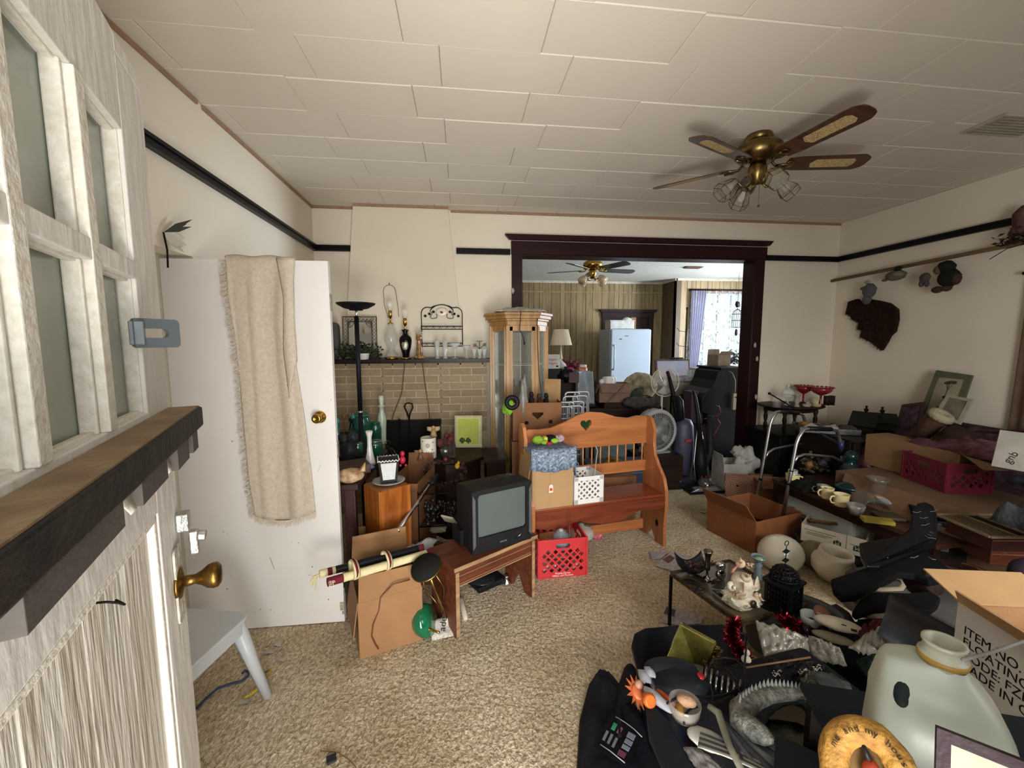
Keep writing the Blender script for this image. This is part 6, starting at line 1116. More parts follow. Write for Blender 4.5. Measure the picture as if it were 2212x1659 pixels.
# dark birdhouse-like roofs and burgundy jar, teal figure
for k, (px, py, X) in enumerate(((1868, 925, 3.75), (1905, 935, 3.85))):
    p = XW(px, py, X); t = th('dark_birdhouse', 'dark wooden birdhouse with pitched roof tipped against the right wall, %s one' % ('left', 'right')[k], 'birdhouse', (p.x, p.y, .775), R(30 + 20 * k), 0, R(18 * k)); G().prism([(-.10, 0), (.10, 0), (.10, .07), (0, .16), (-.10, .07)], -.08, .08, 'y').obj('house_body', M('1a1c18', .8), t); g = G().bar((-.13, 0, .055), (0, 0, .17), .2, .012).bar((.13, 0, .055), (0, 0, .17), .2, .012); g.obj('roof', M('20221e', .8, var=.4), t); G().lathe([(0, .17), (.01, .17), (.02, .2), (.006, .21), (.012, .23), (0, .235)], 8).obj('finial', IRON, t)
one(G().lathe([(0, 0), (.07, 0), (.10, .06), (.11, .14), (.08, .2), (.05, .22), (.06, .25), (.05, .28), (.02, .3), (.03, .32), (0, .34)], 20), 'burgundy_jar', M('3a141c', .35, var=.3, bump=.3), 'dark burgundy lidded ginger jar beside the teal figure', 'jar', (F(1858, 1040, .45).x + .1, F(1858, 1040, .45).y + .05, .452))
# loveseat along the right wall
FAB = M('2c1a20', .95, hex2='54404a', sc=16, bump=.5, bsc=50); lv = th('loveseat', 'dark floral loveseat with carved wooden crest rail against the right wall', 'sofa', (3.88, 2.24, 0))
G().box((-.04, 0, .27), (.62, 1.5, .36)).obj('seat_base', FAB, lv, .03); G().box((.24, 0, .62), (.16, 1.5, .62)).obj('backrest', FAB, lv, .05)
for s in (-1, 1): G().box((-.04, s * .72, .45), (.60, .14, .42)).obj('arm', FAB, lv, .04)
for y in (-.36, .36): G().box((-.06, y, .49), (.56, .70, .12)).obj('seat_cushion', FAB, lv, .04)
G().tube([(.17, .76, .70), (.18, .66, .86), (.18, .45, .90), (.18, .25, .95), (.18, .0, 1.0), (.18, -.3, 1.03), (.18, -.5, 1.02), (.18, -.74, .9)], .018, 8).tube(arc((.16, -.12, .95), .05, 0, 5, 10, 'yz'), .01, 6).obj('crest_rail', MAH, lv)
for x in (-.3, .22):
    for y in (-.68, .68): G().lathe([(0, 0), (.02, 0), (.03, .09)], 10, c=(x, y, 0)).obj('leg', MAH, lv)
def leaning(name, label, px4, X4, t, fmat, inner, cat='picture', border=.14):
    P = [XW(a, b_, X) for (a, b_), X in zip(px4, X4)]; o = th(name, label, cat)
    n = (P[1] - P[0]).cross(P[3] - P[0]).normalized(); n = -n if n.x > 0 else n
    def q(u, v, e): a = P[0].lerp(P[1], u); b_ = P[3].lerp(P[2], u); return a.lerp(b_, v) + n * e
    g = G(); b = border; O = [(0, 0), (1, 0), (1, 1), (0, 1)]; I = [(b, b * .8), (1 - b, b * .8), (1 - b, 1 - b * .8), (b, 1 - b * .8)]
    vs = [q(u, v, 0) for u, v in O] + [q(u, v, t) for u, v in O] + [q(u, v, t) for u, v in I] + [q(u, v, t * .5) for u, v in I]
    fs = [(0, 1, 2, 3)] + [(i, (i + 1) % 4, (i + 1) % 4 + 4, i + 4) for i in range(4)] + [(i + 4, (i + 1) % 4 + 4, (i + 1) % 4 + 8, i + 8) for i in range(4)] + [(i + 8, (i + 1) % 4 + 8, (i + 1) % 4 + 12, i + 12) for i in range(4)]
    g.add(vs, fs).obj('frame', fmat, o); slab_pts(G(), [q(u, v, t * .55) for u, v in I], .001).obj('print', inner, o); return o, q
o, q = leaning('botanical_picture', 'large green framed botanical print leaning on the right wall above the sofa', [(2026, 801), (2104, 812), (2072, 905), (1978, 922)], (4.17, 4.17, 4.02, 4.0), .02, M('565a44', .5), M('9a947c', .7, bump=0))
g = G()
for (u0, v0, u1, v1, w) in ((.5, .2, .5, .5, .01), (.42, .22, .5, .34, .008), (.6, .2, .5, .34, .008), (.5, .5, .38, .62, .008), (.5, .5, .6, .64, .008), (.45, .7, .32, .82, .008)):
    g.bar(q(u0, v0, .013), q(u1, v1, .013), w, .002); e = q(u0, v0, .013); g.sph(e, (.004, .022, .016), 8, .5)
g.obj('plant_motif', M('3a3428', .8), o)
o, q = leaning('small_white_picture', 'small white framed picture leaning in front of the green botanical print', [(2048, 853), (2104, 864), (2076, 918), (2018, 900)], (3.98, 3.98, 3.9, 3.9), .015, M('a39c88', .5), M('5b564c', .6, hex2='857e6c', sc=9))
o, q = leaning('floral_board', 'dark floral tapestry board leaning at the left end of the sofa', [(1952, 876), (2000, 870), (1985, 950), (1932, 945)], (4.0, 4.0, 3.85, 3.85), .02, M('35201e', .6), FAB, 'board', .08)
bt = th('sheepskin_boot', 'brown suede boot with fleece cuff lying on the sofa', 'boot', XW(2035, 925, 3.55) + Vector((0, 0, -.03)), 0); a_, b_ = XW(1985, 945, 3.5) - bt.location, XW(2028, 903, 3.52) - bt.location
G().tube([a_, a_.lerp(b_, .5), b_], [.05, .055, .06], 14).obj('boot_shaft', M('4a3022', .95, bump=.4), bt); d = (b_ - a_).normalized(); u1 = d.orthogonal().normalized(); u2 = d.cross(u1); G().tube([b_ + d * .02 + (u1 * cos(t) + u2 * sin(t)) * .05 for t in [2 * pi * i / 20 for i in range(20)]], .032, 8, True).obj('fleece_cuff', M('a0967e', .95, var=.15, bump=1, bsc=50), bt); G().sph(a_ - d * .03 + Vector((0, 0, -.02)), (.05, .09, .045), 12).obj('boot_foot', M('4a3022', .95), bt)
ht = th('brown_hat', 'brown felt hat with cream lining lying on the sofa', 'hat', XW(2060, 945, 3.5), 0, R(12), R(-25)); G().lathe([(.13, 0), (.12, .006), (.075, .012), (.07, .06), (.05, .075), (0, .078)], 24, sy=.75).obj('crown', M('33241a', .95), ht); G().lathe([(.11, -.004), (.08, -.008), (.0, -.008)], 20, sy=.7).obj('lining', M('8a806a', .9), ht)
cloth_heap('maroon_blanket', 'maroon and white floral folded blanket on the front of the sofa', XW(2135, 985, 3.5), .35, .75, .10, M('451422', .95, hex2='6e4a54', sc=13, bump=.5), 4, 'blanket', rz=R(0))
wt = th('white_sign_box', 'white box with dark lettering tilted at the right edge beside the blanket', 'box', XW(2192, 975, 3.15), R(-72), R(-18)); G().box((.03, 0, 0), (.20, .05, .22)).obj('box_body', M('a09d94', .6, bump=0), wt, .003); text('gnb', .05, M('2b2a28', .6, bump=0), wt, (.0, -.0255, -.08), ry=R(-70))
cloth_heap('navy_clothes', 'heap of navy and teal clothes below the white lettered box', XW(2200, 1040, 3.0) + Vector((.25, -.1, -.04)), .35, .4, .14, M('10161f', .9, hex2='243038', sc=8), 6, 'clothes')
cloth_heap('grey_jacket', 'slate grey crumpled jacket at the right edge of the photo', XW(2205, 1130, 2.6) + Vector((.2, -.05, -.06)), .3, .42, .22, M('3f4448', .85, var=.2, bump=.5), 12, 'clothes')
# stacked cartons in front of the sofa
p = F(1990, 960, .85); bx1 = th('long_carton', 'long brown carton, upper of two in front of the sofa', 'box', (3.42, 2.66, .602), R(4)); G().box((0, 0, .125), (.22, .62, .25)).obj('box_body', M('8a6a48', .85, var=.12), bx1, .004); slab_pts(G(), [(-.11, -.31, .25), (.10, -.31, .25), (-.02, -.62, .22), (-.22, -.50, .20)], .005).obj('flap', M('7a5e42', .85), bx1)
bx2 = th('long_carton', 'wide brown carton, lower of two with the crimson crate on top', 'box', (3.28, 2.30, .28), R(6)); G().box((0, 0, .16), (.62, 1.15, .318)).obj('box_body', M('6a4e38', .85, var=.15), bx2, .004); slab_pts(G(), [(-.31, -.5, .318), (-.31, .5, .318), (-.42, .45, .16), (-.42, -.45, .16)], -.005).obj('flap', M('7a5b42', .85), bx2)
one(G().box((0, 0, .139), (.7, 1.2, .278)), 'floor_carton', KRAFTD, 'large dark carton on the carpet under the two long cartons', 'box', (3.30, 2.32, 0), R(6), bev=.005)
cr2 = crate('crimson_crate', 'crimson plastic crate with slotted sides on the lower long carton', .28, .34, .20, (3.36, 2.44, .60), R(-12), M('6f1730', .45, var=.15))
def mug(label, loc, r=.042, h=.08, rz=0, mat=None, lump=None, rx=0):
    m_ = th('cream_mug', label, 'mug', loc, rz, rx); mt = mat or M('dccf9e', .35, var=.08, sc=20, bump=.1); G().lathe([(0, 0), (r * .85, 0), (r * .88, .01), (r, h * .95), (r * 1.03, h), (r * .95, h), (r * .82, .01), (0, .01)], 24).obj('mug_body', mt, m_)
    G().tube([(r * .95, 0, h * .8), (r * 1.35, 0, h * .8), (r * 1.6, 0, h * .55), (r * 1.35, 0, h * .25), (r * .9, 0, h * .22)], .006, 7).obj('handle', mt, m_); return m_
mug('cream mug standing alone on the lower long carton', F(1966, 1027, .60), .05, .085)
# ------------------------------------------------------------------ low long table with crockery
lt = th('long_coffee_table', 'long low dark wooden table covered with crockery in the right hand pile', 'table', (2.93, 2.56, 0), R(3)); G().box((0, 0, .435), (.56, 1.2, .03)).obj('tabletop', wood('4a2a1c', '2e1a12', .4, 3, 1), lt, .004)
for x in (-.25, .25):
    for y in (-.56, .56): G().box((x, y, .21), (.05, .05, .42)).obj('leg', DKW, lt, .003)
G().box((-.26, 0, .39), (.02, 1.1, .06)).obj('apron', DKW, lt)
LZ = .4505
def onL(px, py): p = F(px, py, LZ); return (p.x, p.y, LZ)
mug('cream mug at the far left corner of the long table with a glass in it', onL(1711, 1046), .05, .085, R(-20)); one(G().lathe([(0, 0), (.03, 0), (.035, .09), (.033, .09), (.028, .004)], 16), 'clear_tumbler', GL2, 'clear tumbler standing in the far left cream mug', 'glass', (onL(1711, 1046)[0], onL(1711, 1046)[1], LZ + .03))
mug('dark mug with a white leaf pattern behind the cream mugs', onL(1778, 1068), .045, .07, R(150), M('9a9288', .4, hex2='241c20', sc=28)); mug('cream mug, middle of the three on the long table', onL(1786, 1076), .042, .08, R(170)); mug('cream mug nearest the front edge of the long table', onL(1816, 1092), .048, .085, R(170))
cloth_heap('black_lace', 'crumpled black lace cloth on the long table behind the mugs', onL(1748, 1052), .30, .26, .07, M('111411', .9, bump=.8), 3)
tc_ = th('teacup', 'white teacup with grey flowers at the edge of the long table', 'cup', onL(1848, 1110)); G().lathe([(0, 0), (.03, 0), (.045, .03), (.052, .065), (.049, .065), (.03, .01)], 22).obj('cup_body', M('a8a49c', .3, hex2='5a5058', sc=22, bump=0), tc_)
one(G().grid(lambda u, v: (-.09 + .18 * u, -.07 + .1 * v + .03 * sin(6 * u), .02 + .10 * sin(pi * u) * (.6 + .5 * v)), 14, 10, .002), 'clear_wrap', M('6a625a', .12, alpha=.45, bump=.6, bsc=30), 'crumpled clear plastic wrap over the flowered teacup', 'plastic wrap', onL(1872, 1100))
tf = th('teal_casserole', 'dark teal lidded casserole dish on the long table', 'dish', onL(1838, 1068)); TEAL = M('0f2c2e', .25, var=.3, coat=.4, bump=0); G().lathe([(0, 0), (.10, 0), (.12, .04), (.125, .05)], 26, sy=.8).obj('dish_body', TEAL, tf); G().lathe([(.128, .05), (.11, .075), (.06, .095), (.02, .10), (.022, .12), (0, .125)], 26, sy=.8).obj('lid', TEAL, tf)
one(G().lathe([(0, 0), (.06, 0), (.04, .03), (.055, .07), (.075, .10), (.05, .15), (.03, .17), (.045, .2), (.05, .23), (.03, .26), (0, .27)], 18), 'teal_finial', TEAL, 'dark teal stacked ceramic finial between the walker and burgundy jar', 'ornament', onL(1834, 1042))
hg = th('hurricane_glass', 'tall clear glass vase with a red and yellow label behind the casserole', 'vase', onL(1893, 1092)); G().lathe([(.05, 0), (.055, .01), (.05, .06), (.045, .12), (.05, .17), (.065, .2), (.068, .2), (.053, .17)], 22).obj('glass_body', M('7c766a', .1, alpha=.35, bump=0, coat=.6), hg); G().lathe([(.0565, .02), (.0535, .08)], 20).obj('label_wrap', M('a8282a', .5, hex2='c8b05a', sc=13, bump=0), hg)
one(G().box((0, 0, .012), (.16, .07, .024)), 'yellow_book', M('b8a63c', .5), 'small yellow edged book on the front of the long table', 'book', onL(1895, 1128), R(-28), bev=.002)
one(G().box((0, 0, .01), (.14, .12, .02)), 'small_tray', M('4c4434', .5), 'small brown dish beside the yellow book', 'dish', onL(1918, 1118), R(-20), bev=.006)
ig = th('blue_iron_box', 'white and blue plastic appliance packet at the right of the long table', 'packet', onL(1935, 1098), R(-35)); G().sph((0, 0, .05), (.16, .09, .05), 18, .35, 2).obj('packet_body', M('56677e', .4, hex2='a8a6a8', sc=8), ig); G().sph((.04, 0, .09), (.07, .03, .03), 12).obj('white_handle', M('a8a4a6', .4), ig)
fa = foliage('artificial_flowers', 'glass of artificial flowers and green beads under the near walker brace', 110, onL(1765, 1018), (.14, .1, .14), M('1f4a32', .7, hex2='6a5030', sc=9, bump=0), 11, .035, 'flowers')
for k, (x, y, c) in enumerate(((-.08, 0, '8a5a3a'), (.03, -.02, '4a3f66'), (.09, 0, '1c5a3a'))): G().sph((x, y, .06 + .02 * k), .035, 12, .3).obj('bloom', M(c, .6), fa)
# cooler, wicker, cartons on the floor
co = th('white_cooler', 'white plastic cooler under the long dark table', 'cooler', (2.90, 2.80, 0), R(3)); G().box((0, 0, .19), (.36, .58, .38)).obj('cooler_body', M('d0d8d6', .4, var=.06), co, .025); G().box((-.185, .08, .22), (.006, .12, .003)).obj('scratch', IRON, co); G().box((-.19, .2, .2), (.02, .04, .1)).obj('latch', M('8f8c80', .5), co, .004)
wbs = th('wicker_tray', 'flat brown wicker tray tipped under the long table', 'basket', F(1815, 1135, .22), R(-28), R(-20)); g = G()
for k in range(12): g.tube([(-.20 + .4 * i / 30, -.10 + .2 * k / 11, .004 * sin(i * pi / 1.5 + k * pi)) for i in range(31)], .007, 4)
for k in range(14): x = -.20 + .4 * k / 13; g.tube([(x, -.11, 0), (x, .11, 0)], .004, 4)
g.tube([(-.21, -.12, .01), (.21, -.12, .01), (.21, .12, .01), (-.21, .12, .01)], .012, 6, True); g.obj('woven_wicker', WKM, wbs)
c0 = F(1640, 1200, 0); bc1 = carton('open_carton', 'open reddish brown cardboard box on the carpet with black straps inside', .50, .46, .26, (2.37, 3.03, 0), R(14), M('8a5430', .8, var=.14), [('l', R(35), .16)])
G().box((-.2505, -.1, .12), (.001, .16, .16)).obj('dark_print', M('5e3a26', .8), bc1)
cloth_heap('black_straps', 'tangle of black straps inside the open reddish carton', (2.40, 3.02, .01), .4, .36, .13, M('0d0d0f', .6), 5, 'straps'); one(G().tube(arc((0, 0, 0), .045, 0, pi, 12, ry=.08), .0035, 6), 'metal_hoop', CHROME, 'thin silver metal hoop standing up inside the reddish carton', 'hoop', (2.32, 2.95, .12), R(15))
one(G().box((0, 0, .01), (.12, .02, .02)), 'brown_wallet', M('2a1a16', .4), 'dark brown glasses case on the black straps', 'case', (2.25, 3.08, .16), R(10), bev=.004)
fl2 = th('lens_carton', 'flattened pinkish carton printed with a tree ring pattern behind the reddish box', 'box', F(1640, 1058, .12), R(-24), R(-18)); G().box((0, 0, .02), (.62, .03, .24)).obj('box_body', M('8f6250', .7, var=.15), fl2, .003)
g = G()
for k in range(5): g.tube([(-.2 + (.03 + .022 * k) * cos(t), -.0165, .02 + (.02 + .018 * k) * sin(t)) for t in [2 * pi * i / 20 for i in range(20)]], .0025, 4, True)
g.obj('ring_print', M('c8ab86', .7), fl2); G().sph((-.2, -.017, .02), (.012, .002, .01), 8).obj('ring_centre', M('2a1a14', .7), fl2)
rg = th('leather_bag', 'flat brown leather bag with a round metal clasp in front of the tree ring carton', 'bag', F(1645, 1070, .03), R(-8)); G().sph((0, 0, .04), (.26, .12, .045), 20, .25, 2).obj('bag_body', M('3c2419', .5, var=.3), rg); G().tube([(-.03 + .05 * cos(t), -.05 + .035 * sin(t), .085) for t in [2 * pi * i / 18 for i in range(18)]], .009, 6, True).obj('round_clasp', M('54402e', .4, .5), rg)
carton('brown_carton', 'brown carton behind the walker leg near the shopping bag', .36, .24, .24, (3.1, 3.7, 0), R(-20), KRAFTD, [('f', R(110), .12)])
# white fruit carton lying on a grey tub
fL, fR = F(1730, 1166, .14), F(1868, 1205, .14); fa_ = math.atan2(fR.y - fL.y, fR.x - fL.x); ww, dd, hh = (fR - fL).length, .32, .125; fmid = (fL + fR) / 2
fb = th('fruit_carton', 'white fruit carton with upside down green M logo on its front', 'box', (fmid.x - sin(fa_) * dd / 2, fmid.y + cos(fa_) * dd / 2, .14), fa_); CRD = M('ccc3b0', .75, var=.08)
G().box((0, -dd / 2, hh / 2), (ww, .006, hh)).box((0, dd / 2, hh / 2), (ww, .006, hh)).box((-ww / 2, 0, hh / 2), (.006, dd, hh)).box((ww / 2, 0, hh / 2), (.006, dd, hh)).obj('box_sides', CRD, fb); G().box((0, 0, .004), (ww, dd, .006)).obj('bottom', KRAFTD, fb)
def mlogo(x): 
    G().prism([(-.022, .0), (.022, .0), (.022, .03), (0, .042), (-.022, .03)], -dd / 2 - .0045, -dd / 2 - .0035, 'y').obj('green_badge', M('1e3c28', .6), fb).location = (x, 0, .03); text('M', .035, CRD, fb, (x, -dd / 2 - .005, .062), ry=pi, al='CENTER')
mlogo(.03); mlogo(.14); g = G()
for zz, x0, x1 in ((.095, -.165, .02), (.078, -.15, .0), (.066, -.15, -.03), (.07, .10, .17)): g.box(((x0 + x1) / 2, -dd / 2 - .004, zz), (x1 - x0, .001, .0035))
g.obj('printed_line', M('4a4a44', .7), fb, kind='stuff'); G().box((.08, -dd / 2 - .004, .0625), (.002, .001, .125)).obj('corner_crease', M('5a5244', .8), fb)
one(G().lathe([(0, 0), (.2, 0), (.23, .10), (.235, .13), (.225, .13), (.2, .01)], 28, sy=.75), 'grey_basin', M('3a3c3a', .5), 'dark grey basin under the white fruit carton', 'basin', fmid + Vector((.12, .12, -.14)), fa_)
one(G().lathe([(0, 0), (.05, 0), (.085, .02), (.10, .06), (.09, .12), (.0, .135)], 20).sph((0, 0, .1), (.1, .1, .08), 20), 'patterned_bowl', M('8a7a5c', .6, var=.4, sc=16), 'tan patterned bowl behind the white globe', 'bowl', F(1757, 1222, 0))
ge = F(1703, 1245, 0); one(G().sph((0, 0, .125), (.155, .14, .125), 36), 'white_globe', M('dad4c2', .18, var=.05, sc=4, bump=0, coat=.5), 'glossy cream glass globe lamp shade lying on the carpet', 'lamp shade', (ge.x, ge.y + .08, 0), R(20))
pt_ = F(1808, 1270, 0); G_ = G(); G_.lathe([(.0, 0), (.07, 0), (.115, .05), (.125, .10), (.12, .13), (.10, .155), (.10, .165), (.095, .20), (.083, .20), (.085, .16), (.10, .12), (.09, .03), (0, .02)], 36)
po = one(G_, 'white_pot', M('d6ccb6', .75, var=.08, sc=12, bump=.2), 'chalky cream ceramic pot with a wide neck beside the globe', 'pot', (pt_.x + .03, pt_.y + .09, .02), R(0), R(8), R(4))
# ------------------------------------------------------------------ white plastic table, debris on the carpet
cs = F(462, 1388, .43); wt2 = th('plastic_table', 'white plastic table corner and splayed leg behind the front door', 'table', (cs.x - .19, cs.y + .02, 0), R(-12)); WPL = M('c5cbd0', .35, var=.05, bump=0)
G().prism(rrect(.42, .42, .05), .415, .432).obj('tabletop', WPL, wt2, .006); G().prism(rrect(.40, .40, .05), .36, .416).obj('skirt', WPL, wt2, .004)
for sx in (-1, 1):
    for sy in (-1, 1): G().tube([(sx * .165, sy * .165, .40), (sx * .2, sy * .2, .2), (sx * .235, sy * .235, .003)], [.034, .026, .02], 8).obj('leg', WPL, wt2)
def paper(label, pts, mat, z=.006, name='paper_scrap', cat='paper', extra=None):
    P = [F(a, b_, z) for a, b_ in pts]; g = G(); c = sum(P, Vector()) / len(P); n = len(P); up = Vector((0, 0, 1))
    vs = [c + up * .006] + [p + up * (.002 + .004 * (i % 2)) for i, p in enumerate(P)]; vs2 = [v - up * .0015 for v in vs]
    g.add(vs + vs2, [(0, 1 + i, 1 + (i + 1) % n) for i in range(n)] + [(n + 1, n + 2 + (i + 1) % n, n + 2 + i) for i in range(n)]); return one(g, name, mat, label, cat)
NP = M('b8aeae', .8, hex2='8f8688', sc=45, bump=0)
nw = paper('newspaper page with a brown photo on the carpet left of the glass table', [(1412, 1222), (1452, 1192), (1515, 1208), (1500, 1232), (1462, 1237)], NP, name='newspaper', cat='newspaper'); P = [F(a, b_, .015) for a, b_ in ((1432, 1208), (1448, 1199), (1458, 1206), (1444, 1216))]; slab_pts(G(), P, .001).obj('photo_print', M('6b4a42', .7), nw)
paper('folded newspaper corner under the page with a brown photo', [(1403, 1192), (1442, 1195), (1428, 1206), (1408, 1210)], M('a9a4b2', .8), name='newspaper', cat='newspaper')
nw = paper('newspaper sheet on the carpet below the glass table leg', [(1427, 1345), (1438, 1309), (1518, 1333), (1516, 1348), (1470, 1352)], NP, name='newspaper', cat='newspaper'); P = [F(a, b_, .012) for a, b_ in ((1434, 1325), (1440, 1311), (1460, 1318), (1456, 1332))]; slab_pts(G(), P, .001).obj('photo_print', M('4f4248', .7), nw)
rr = random.Random(17); SC = M('b9b4a8', .8)
spots = [((590, 1385), (608, 1384), (606, 1398), (592, 1396)), ((596, 1420), (617, 1424), (612, 1430), (598, 1427)), ((520, 1423), (545, 1421), (546, 1426), (522, 1427)), ((512, 1523), (520, 1513), (543, 1510), (538, 1520)), ((572, 1396), (586, 1385), (584, 1390), (575, 1397)), ((565, 1410), (590, 1405), (592, 1411), (568, 1414)), ((1560, 1142), (1567, 1137), (1562, 1139)), ((1510, 1104), (1526, 1106), (1524, 1109), (1512, 1107)), ((1545, 1143), (1562, 1136), (1560, 1139), (1547, 1145)), ((1568, 1155), (1578, 1151), (1576, 1158))]
for k, s in enumerate(spots): paper('small scrap of pale torn paper on the carpet ' + ('by the slab door, largest and squarish', 'by the slab door, diamond shaped', 'near the slab door, long and thin', 'under the end of the yellow tape', 'by the slab door, thin sliver', 'near the slab door, crumpled and flat', 'beside the reddish carton, tiny triangle', 'right of the bench leg', 'left of the reddish carton, long sliver', 'at the corner of the reddish carton')[k], s, SC)
g = G()
for i in range(700):
    x, y = rr.uniform(-1.2, 2.1), rr.uniform(.9, 3.2); a = rr.uniform(0, 6.3); s_ = rr.uniform(.002, .006); g.add([(x, y, .006), (x + s_ * cos(a), y + s_ * sin(a), .008), (x - s_ * .5 * sin(a), y + s_ * .6 * cos(a), .009)], [(0, 1, 2)])
one(g, 'carpet_crumbs', M('c9c0ae', .8, hex2='3a2c1e', sc=3, bump=0), 'scattered crumbs and flakes over the beige carpet', 'crumbs', kind='stuff')
one(G().tube([F(425, 1530, .008), F(445, 1508, .008), F(470, 1487, .01), F(495, 1478, .008), F(520, 1472, .008), F(536, 1460, .01), F(538, 1452, .008), F(530, 1448, .008), F(524, 1454, .01)], .0055, 6), 'blue_ribbon', M('26335e', .6), 'curled dark blue strap on the carpet behind the plastic table leg', 'strap')
yt = th('yellow_tape', 'yellow tape measure strip with a white end on the carpet', 'tape measure'); G().tube([F(522, 1513, .008), F(545, 1497, .008), F(562, 1483, .01), F(572, 1468, .008), F(584, 1450, .012), F(586, 1447, .02), F(578, 1448, .01)], [.007, .008, .008, .006, .005, .004, .004], 6, sx=.3).obj('strip', M('b9a82c', .6, var=.4, sc=80), yt); q = F(568, 1446, .012); G().sph(q, (.02, .02, .012), 12, .5).sph(q + Vector((.02, .02, .006)), .006, 8).obj('white_end', M('b9ad8c', .5), yt)
one(G().box((0, 0, .004), (.035, .03, .008)), 'dark_chip', M('2d3234', .6), 'small dark grey square chip on the front of the carpet', 'chip', F(716, 1641, .004), R(20))
one(G().tube([F(692, 1623, .006), F(730, 1625, .006), F(755, 1642, .006), F(770, 1658, .006)], .0015, 4), 'thin_wire', M('7a5034', .6), 'thin copper coloured wire on the front of the carpet', 'wire')
# ------------------------------------------------------------------ glass topped table in the foreground
TA, TB, TC = F(1450, 1238, .313), F(1600, 1345, .313), F(1742, 1306, .313); TD = TA + (TC - TB)
gt = th('slate_table', 'low metal framed table with a stone patterned top holding shells and candlesticks', 'table')
slab_pts(G(), [TA, TB, TC, TD] if (TB - TA).cross(TC - TA).z > 0 else [TD, TC, TB, TA], .012).obj('tabletop', M('6a5c44', .4, hex2='3c3428', sc=7, bump=.2, coat=.3), gt)
g = G(); Q = [TA, TB, TC, TD]
for i in range(4): g.bar(Q[i] - Vector((0, 0, .004)), Q[(i + 1) % 4] - Vector((0, 0, .004)), .014, .022)
g.obj('rim', M('2a241c', .5, hex2='54452f', sc=60, bump=.5), gt, .001)
for q in Q: G().box((q.x, q.y, .15), (.014, .014, .30)).obj('leg', IRON, gt)
TZ2 = .3135
def onG(px, py): p = F(px, py, TZ2); return (p.x, p.y, TZ2)
lb_ = th('leaf_bowl', 'dark leaf shaped bowl filled with brown potpourri', 'bowl', onG(1496, 1240)); G().grid(lambda u, v: ((u - .5) * .16, (v - .5) * .11, .006 + .20 * ((u - .5) ** 2 + (v - .5) ** 2)), 14, 12, .004).obj('bowl_body', M('1e1c20', .4), lb_)
g = G(); rr = random.Random(5)
for i in range(70): c = Vector((rr.gauss(0, .03), rr.gauss(0, .02), .02 + rr.random() * .045)); d = Vector((rr.uniform(-1, 1), rr.uniform(-1, 1), rr.uniform(-.3, .6))).normalized() * .018; w = d.orthogonal().normalized() * .006; g.add([c, c + d * .5 + w, c + d, c + d * .5 - w], [(0, 1, 2, 3)])
g.obj('potpourri', M('5c4434', .8, hex2='2a1c18', sc=40, bump=0), lb_, kind='stuff')
one(G().lathe([(0, 0), (.028, 0), (.022, .008), (.007, .02), (.006, .05), (.014, .06), (.016, .075), (.012, .09), (.014, .13), (.02, .155), (.025, .165), (.022, .165), (.010, .12)], 24), 'bud_vase', M('8a8680', .2, 1, var=.3, bump=0), 'slim pewter trumpet vase standing on the slate table', 'vase', onG(1527, 1252))
for k, (px, py) in enumerate(((1556, 1232), (1556, 1250))):
    t = th('silver_compact', ('round silver ball ornament behind the dark leaves', 'open silver mirror compact in front of the silver ball')[k], 'ornament', onG(px, py)); G().sph((0, 0, .028), (.028, .012 if k else .026, .028), 18).obj('silver_shell', CHROME if k == 0 else M('707470', .15, 1, bump=0), t)
    if k: G().T((0, -.008, .03), rx=R(70)).lathe([(0, .004), (.022, .004), (.026, 0)], 18).obj('mirror_glass', CHROME, t)
blob('pink_stone', 'small glossy pink stone before the silver compact', 'stone', onG(1540, 1255), (.014, .012, .008), M('c9a8a4', .2), 2)
lv2 = th('dark_leaves', 'dark glossy leaf dish spread on the left of the slate table', 'dish', onG(1530, 1270), R(-30))
for k in range(6): a = k * 1.05; G().grid(lambda u, v: (.03 * cos(a) + .11 * u * cos(a) - .03 * (v - .5) * sin(a) * sin(pi * u), .03 * sin(a) + .08 * u * sin(a) + .03 * (v - .5) * cos(a) * sin(pi * u), .008 + .012 * sin(pi * u)), 8, 4, .002).obj('leaf', M('2c2a2c', .25, .3, var=.4), lv2)
bcn = th('blue_candleholder', 'pale blue grey glass candleholder behind the shell sculpture', 'candle holder', onG(1636, 1248)); G().lathe([(.0, 0), (.03, 0), (.016, .02), (.022, .04), (.014, .06), (.022, .075), (.012, .085), (.022, .10), (.036, .115), (.038, .125), (.034, .125), (.015, .105)], 22).obj('holder', M('93a2ac', .2, .3, var=.15, bump=0), bcn); G().lathe([(0, .116), (.03, .118), (0, .119)], 16).obj('green_rim', M('8ab48a', .4), bcn)
